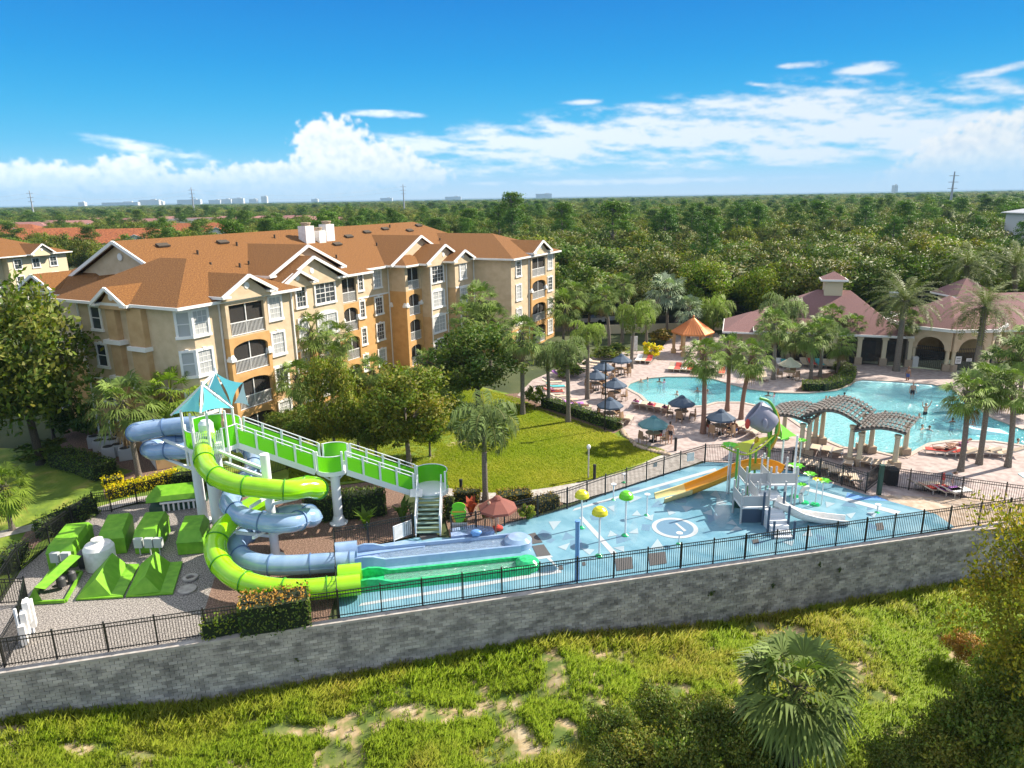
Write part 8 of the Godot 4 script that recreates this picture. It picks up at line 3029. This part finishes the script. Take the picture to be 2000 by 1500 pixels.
func build_far() -> void:
	# second apartment block, far end of the lawn
	var ob := P(128, 492, 9.2)
	ob.y = 0
	var b := thing("apartment_building", ob, "cream apartment block with orange roof partly hidden behind the oak", "building")
	var dl := (P(0, 503, 9.2) - P(128, 492, 9.2))
	dl.y = 0
	dl = dl.normalized()
	b.basis = Basis(-dl, Vector3.UP, (-dl).cross(Vector3.UP))
	block(b, [[-40, -14], [-40, -1.5], [-12, -1.5], [-12, 0], [0, 0], [0, -14]], [[-0.2, 9.3, "cream_wall"]])
	hip_roof(b, -41, 0.8, -15, 0.8, 9.3, 12.4, true, -33, -7.5)
	gable_roof(b, -6.0, 2.6, 1.6, -6.0, 9.4, 11.2, "cream_wall")
	for k in 5:
		for f in 3: window(b, Vector3(-3.0 - k * 3.6, 1.7 + f * 3.0, 0.01 if k < 3 else -1.49), Vector3.RIGHT, 1.3, 1.6, 2, 2)
	# tiled and pink houses
	var G := "houses with orange tiled roofs"
	for q in [[215, 462, 275, 44, 20, 6.0, 4.2, 0.35], [395, 452, 330, 38, 18, 6.0, 4.0, 0.2], [95, 455, 330, 40, 18, 6.0, 3.6, 0.5], [30, 452, 420, 30, 16, 6.0, 3.6, 0.0]]:
		house(q[0], q[1], q[2], q[3], q[4], q[5], q[6], "tile_orange", q[7], "low house with rusty orange tiled roof among trees", G)
	for q in [[45, 430, 470, 26], [110, 432, 500, 22], [150, 428, 480, 24], [235, 430, 520, 26], [285, 432, 480, 22], [320, 430, 540, 24], [362, 428, 450, 40], [400, 430, 470, 34], [455, 430, 500, 26], [490, 432, 470, 26], [540, 431, 480, 34], [585, 433, 460, 24], [630, 433, 430, 24], [650, 436, 400, 20], [195, 427, 560, 24]]:
		house(q[0], q[1], q[2], q[3], 13, 5.5, 4.2, "roof_grey" if q[3] == 40 else "roof_pink", fmod(q[0] * 0.7, 1.2), "grey roofed house with dark windows beyond the orange roofs" if q[3] == 40 else "white walled house with dusty pink roof beyond the orange roofs", "houses with pink roofs" if q[3] != 40 else "")
	# power poles and wires
	var tops := []
	for q in [[57, 372, 640, 440, "steel power pole standing behind the pink roofed houses, far from the building"], [373, 366, 640, 440, "steel power pole behind the grey roofed house"], [787, 360, 640, 438, "steel power pole behind the apartment roof ridge"], [1865, 335, 420, 420, "steel power pole rising from the woods near the white building"]]:
		var d := ray(q[0], q[1])
		var at: Vector3 = Vector3(d.x, 0, d.z) * (q[2] / Vector2(d.x, d.z).length())
		var h := HT(at, q[1])
		var t := thing("power_pole", at, q[4], "power pole", "steel power poles")
		var m := MB.new()
		m.tube([Vector3.ZERO, Vector3(0, h, 0)], [0.9, 0.28], 10)
		put(m, "pole", "far_grey", t)
		for k in 3:
			var a := MB.new()
			a.bar(Vector3(-2.4, h - 2.0 - k * 3.0, 0), Vector3(2.4, h - 2.0 - k * 3.0, 0), 0.25, 0.25)
			put(a, "cross_arm", "far_grey", t)
		tops.append(at + Vector3.UP * (h - 2.0))
	tops.push_front(tops[0] + Vector3(-180, 0, -10))
	for i in tops.size() - 1:
		if i == 3: continue
		for k in 2:
			var m := MB.new()
			var pts := []
			for j in 13:
				var f := j / 12.0
				pts.append(tops[i].lerp(tops[i + 1], f) + Vector3.DOWN * (sin(PI * f) * 6.0 + k * 3.0) - tops[i])
			m.tube(pts, 0.035, 4, false)
			var w := put(m, "power_line", "far_grey")
			w.position = tops[i]
			tag(w, "sagging power line strung between the steel poles", "power line", "power lines")
	# skyline
	for q in [[235, 60, 14, 5200], [292, 34, 26, 5200], [310, 16, 18, 5300], [370, 40, 24, 5200], [420, 20, 20, 5400], [440, 22, 24, 5400], [462, 26, 28, 5400], [495, 14, 22, 5500], [517, 10, 40, 5500], [160, 10, 18, 5200], [755, 22, 16, 5600], [885, 30, 18, 5600], [1062, 30, 26, 5200], [1745, 5, 30, 4000], [615, 12, 16, 5600]]:
		var d := ray(q[0], 390)
		var at: Vector3 = Vector3(d.x, 0, d.z) * (q[3] / Vector2(d.x, d.z).length())
		var w: float = q[1] * q[3] / FOCAL
		var h: float = 17.0 + q[2] * 1.05
		var t := thing("hotel_tower", at, "pale hotel block on the hazy skyline", "building", "skyline buildings")
		var m := MB.new()
		m.box(Vector3(0, h / 2, 0), Vector3(w, h, 30))
		m.box(Vector3(w * 0.2, h + 2.5, 0), Vector3(w * 0.25, 5, 14))
		put(m, "tower_block", "far_white", t)
		var bands := MB.new()
		for k in 5: bands.box(Vector3(0, h * (0.3 + 0.15 * k), 15.2), Vector3(w * 0.94, 2.0, 0.4))
		put(bands, "window_bands", "far_grey", t)
	# white building at the edge of the wood
	var wd := ray(1990, 440)
	var wb := thing("white_apartment_block", Vector3(wd.x, 0, wd.z) * (215.0 / Vector2(wd.x, wd.z).length()) + Vector3(9, 0, 0), "white block with pale hip roof at the edge of the woods", "building")
	block(wb, [[-7, -8], [-7, 8], [14, 8], [14, -8]], [[-0.2, 12.5, "far_white"]])
	hip_roof(wb, -7.8, 14.8, -8.8, 8.8, 12.5, 14.6, true, -1, 8, "far_grey")
	for f in 4:
		for x in [-4.5, -1.0, 2.5]: window(wb, Vector3(x, 1.8 + 3.0 * f, 8.0), Vector3.RIGHT, 1.3, 1.6, 2, 2)
	note_built()
	build_woods()

func build_woods() -> void:
	rng.seed = 616
	var tone := FastNoiseLite.new()
	tone.seed = 8
	tone.frequency = 0.012
	var spots := []
	# jittered spots, nearest first, from the gardens' edge outwards
	var step := 6.4
	var z := -88.0
	while z > -330.0:
		var wide := 0.80 * -z
		var x := -wide
		while x < wide:
			var p := Vector3(x + rng.randf_range(-2.4, 2.4), 0, z + rng.randf_range(-2.4, 2.4))
			x += step
			if near_built(p): continue
			spots.append(p)
		z -= step
		step = 6.4 + maxf(0.0, -z - 200.0) * 0.012
	var eye := Vector3(0, 0, 0)
	spots.sort_custom(func(a, b): return a.distance_squared_to(eye) < b.distance_squared_to(eye))
	var mats := ["leaf_oak", "leaf_grey", "leaf_grey", "leaf_deep", "leaf_olive", "leaf_bright"]
	var words := {"leaf_oak": "green leafy tree in the wood behind the gardens", "leaf_grey": "grey green scrubby tree in the wood behind the gardens", "leaf_deep": "dark green tree in the wood behind the gardens", "leaf_olive": "olive yellow tree in the wood behind the gardens", "leaf_bright": "bright yellow green tree in the wood behind the gardens"}
	var far_spots := []
	var made := 0
	for p in spots:
		var d: float = p.length()
		var h := rng.randf_range(6.0, 11.0) + clampf((d - 120.0) * 0.012, 0, 1.6)
		var n := tone.get_noise_2d(p.x, p.z) * 0.9 + rng.randf_range(-0.55, 0.55)
		var mat: String = mats[clampi(int((n + 1.0) * 3.0), 0, 5)]
		var pine := rng.randf() < (0.07 if d > 150 else 0.02)
		var inside: bool = absf(p.x) < 0.76 * -p.z and p.x > -8.0
		if made < 290 and inside:
			made += 1
			if pine: tree("pine%d" % (made % 3), "leaf_deep", p, rng.randf_range(12.5, 16.5), rng.randf_range(4.0, 6.0), "tall pine with bare stem standing above the wood", "trees of the near wood", "pine_tree")
			else: tree("wild%d" % (made % 4), mat, p, h, rng.randf_range(7.0, 13.0), words[mat], "trees of the near wood")
		else:
			far_spots.append([p, h, pine])
	# one tall pine that breaks the skyline, and its neighbours
	for q in [[1000, 372, 190.0, 8.0], [975, 400, 200.0, 7.0], [1100, 392, 175.0, 7.0], [1200, 390, 165.0, 9.0], [1390, 400, 180.0, 6.0]]:
		var d := ray(q[0], q[1])
		var at: Vector3 = Vector3(d.x, 0, d.z) * (q[2] / Vector2(d.x, d.z).length())
		tree("pine1", "leaf_oak", at, HT(at, q[1]), q[3], "tall pine with bare stem standing above the wood", "trees of the near wood", "pine_tree")
	for q in [[1370, 640, 508, 100, "leaf_bright", "bright yellow green tree behind the silvery palms"], [1480, 640, 520, 90, "leaf_bright", "yellow green tree behind the clubhouse roof end"], [1540, 630, 505, 90, "leaf_bright", "yellow green tree behind the clubhouse cupola"], [1680, 620, 500, 120, "leaf_deep", "dark tree behind the clubhouse roof"], [1620, 610, 480, 100, "leaf_deep", "dark tree behind the clubhouse cupola"], [1150, 640, 540, 90, "leaf_oak", "tree behind the parked cars"], [1260, 640, 545, 90, "leaf_grey", "grey green tree behind the silvery palms"]]:
		var b := P(q[0], q[1])
		tree("oak%d" % (int(q[0]) % 4), q[4], b, HT(b, q[2]), width_at(b, q[3]), q[5], "trees behind the gardens")
	for q in [[1850, 470, 410, 260.0], [1905, 480, 425, 240.0], [1790, 480, 430, 250.0], [1610, 470, 420, 280.0], [1940, 500, 440, 230.0]]:
		var d := ray(q[0], q[2])
		var at: Vector3 = Vector3(d.x, 0, d.z) * (q[3] / Vector2(d.x, d.z).length())
		var t := thing("palm_tree", at, "shaggy fan palm rising out of the distant wood", "palm tree", "palms in the wood")
		var h := HT(at, q[2])
		var m := MB.new()
		m.tube([Vector3.ZERO, Vector3(0, h, 0)], [0.3, 0.22], 8)
		put(m, "trunk", "bark", t)
		var c := put(protos["bigsabal1"][0], "crown", "palm_green", t)
		c.position = Vector3(0, h, 0)
		c.scale = Vector3.ONE * 1.25
	# farther woods
	z = -330.0
	while z > -5200.0:
		var st := 5.5 + (-z - 330.0) * 0.011
		var x := -0.82 * -z
		while x < 0.82 * -z:
			var p := Vector3(x + rng.randf_range(-0.5, 0.5) * st, 0, z + rng.randf_range(-0.5, 0.5) * st)
			x += st * 1.15
			if near_built(p): continue
			far_spots.append([p, rng.randf_range(8.0, 10.5) + minf(4.5, -z * 0.004), rng.randf() < 0.10])
		z -= st * (1.5 + -z * 0.002)
	var kinds := ["wild0", "wild1", "wild2", "wild3", "pine0", "pine1"]
	var lists := [[], [], [], [], [], []]
	var cols := [[], [], [], [], [], []]
	for s in far_spots:
		var p: Vector3 = s[0]
		var k := rng.randi() % 4 if not s[2] else 4 + rng.randi() % 2
		var d := p.length()
		var w := rng.randf_range(0.85, 1.5) * (1.0 + maxf(0.0, d - 330.0) * 0.0016)
		var hh: float = s[1] / 8.9 if k < 4 else rng.randf_range(13.0, 16.5) / 15.0
		lists[k].append(Transform3D(Basis(Vector3.UP, rng.randf() * TAU).scaled(Vector3(w, hh, w)), p))
		var n := tone.get_noise_2d(p.x * 0.5, p.z * 0.5)
		cols[k].append(Color(0.9, 0.92, 0.9).lerp(Color(1.4, 1.12, 0.95), clampf(n * 1.5 + rng.randf_range(-0.3, 0.5), 0, 1)) * rng.randf_range(0.75, 1.3))
	for k in 6:
		var mm := MultiMesh.new()
		mm.transform_format = MultiMesh.TRANSFORM_3D
		mm.use_colors = true
		mm.mesh = protos[kinds[k]][0]
		mm.instance_count = lists[k].size()
		for i in lists[k].size():
			mm.set_instance_transform(i, lists[k][i])
			mm.set_instance_color(i, cols[k][i])
		var o := MultiMeshInstance3D.new()
		o.name = numbered("forest")
		o.multimesh = mm
		o.material_override = M.leaf_oak
		add_child(o)
		stuff(o)
		tag(o, "distant mixed woodland stretching to the horizon" if k < 4 else "distant pines standing in the woodland", "forest", "distant woodland")

func near_built(p: Vector3) -> bool:
	if p.z > -150 and p.x < 14.0 and p.z > -118.0 + absf(p.x + 18.0) * -0.0: 
		# ground of the apartments and their lawns
		var o := P(335, 600, 11.2)
		var ang := deg_to_rad(27.0)
		var q := p - Vector3(o.x, 0, o.z)
		var u := q.dot(Vector3(sin(ang), 0, -cos(ang)))
		var v := q.dot(Vector3(cos(ang), 0, sin(ang)))
		if v > -27.0 and u < 60.0: return true
	if p.z > -99.0 and p.x > 2.0 and p.x < 40.0 and p.z > -98.0: return true
	if p.z > -94.0 and p.x >= 26.0: return true
	for n in built_spots:
		if Vector2(p.x - n.x, p.z - n.z).length() < n.y: return true
	return false

var built_spots := []
func note_built() -> void:
	for c in get_children():
		var s := String(c.name)
		if s.begins_with("house"): built_spots.append(Vector3(c.position.x, 17.0 if c.position.length() < 460.0 and c.get_meta("group", "").contains("orange") else 13.0, c.position.z))
		elif s.begins_with("white_apartment"): built_spots.append(Vector3(c.position.x + 4, 17.0, c.position.z))
		elif s.begins_with("turret") or s.begins_with("clubhouse_wing"): built_spots.append(Vector3(c.position.x, 12.0, c.position.z))
	built_spots.append(Vector3(-100, 26.0, -137))
	built_spots.append(Vector3(-112, 24.0, -140))
	for f in [0.88, 0.78, 0.68]: built_spots.append(Vector3(-100 * f, 15.0, -140 * f))
	# keep the houses in view: clear the strip in front of each
	for n in built_spots.duplicate():
		var d := Vector3(n.x, 0, n.z)
		if d.length() > 200.0:
			for f in ([0.96, 0.92, 0.87, 0.82] if n.y > 15.0 else [0.97, 0.93, 0.88]): built_spots.append(Vector3(n.x * f, n.y * 0.8, n.z * f))

func _ready() -> void:
	build_view()
	build_materials()
	build_ground()
	build_wall()
	build_fences()
	build_pad_marks()
	build_apartments()
	build_slides()
	build_yard()
	build_garden_trees()
	build_palms()
	build_grass()
	build_deck_things()
	build_splash()
	build_pool_buildings()
	build_far()
	build_spray()
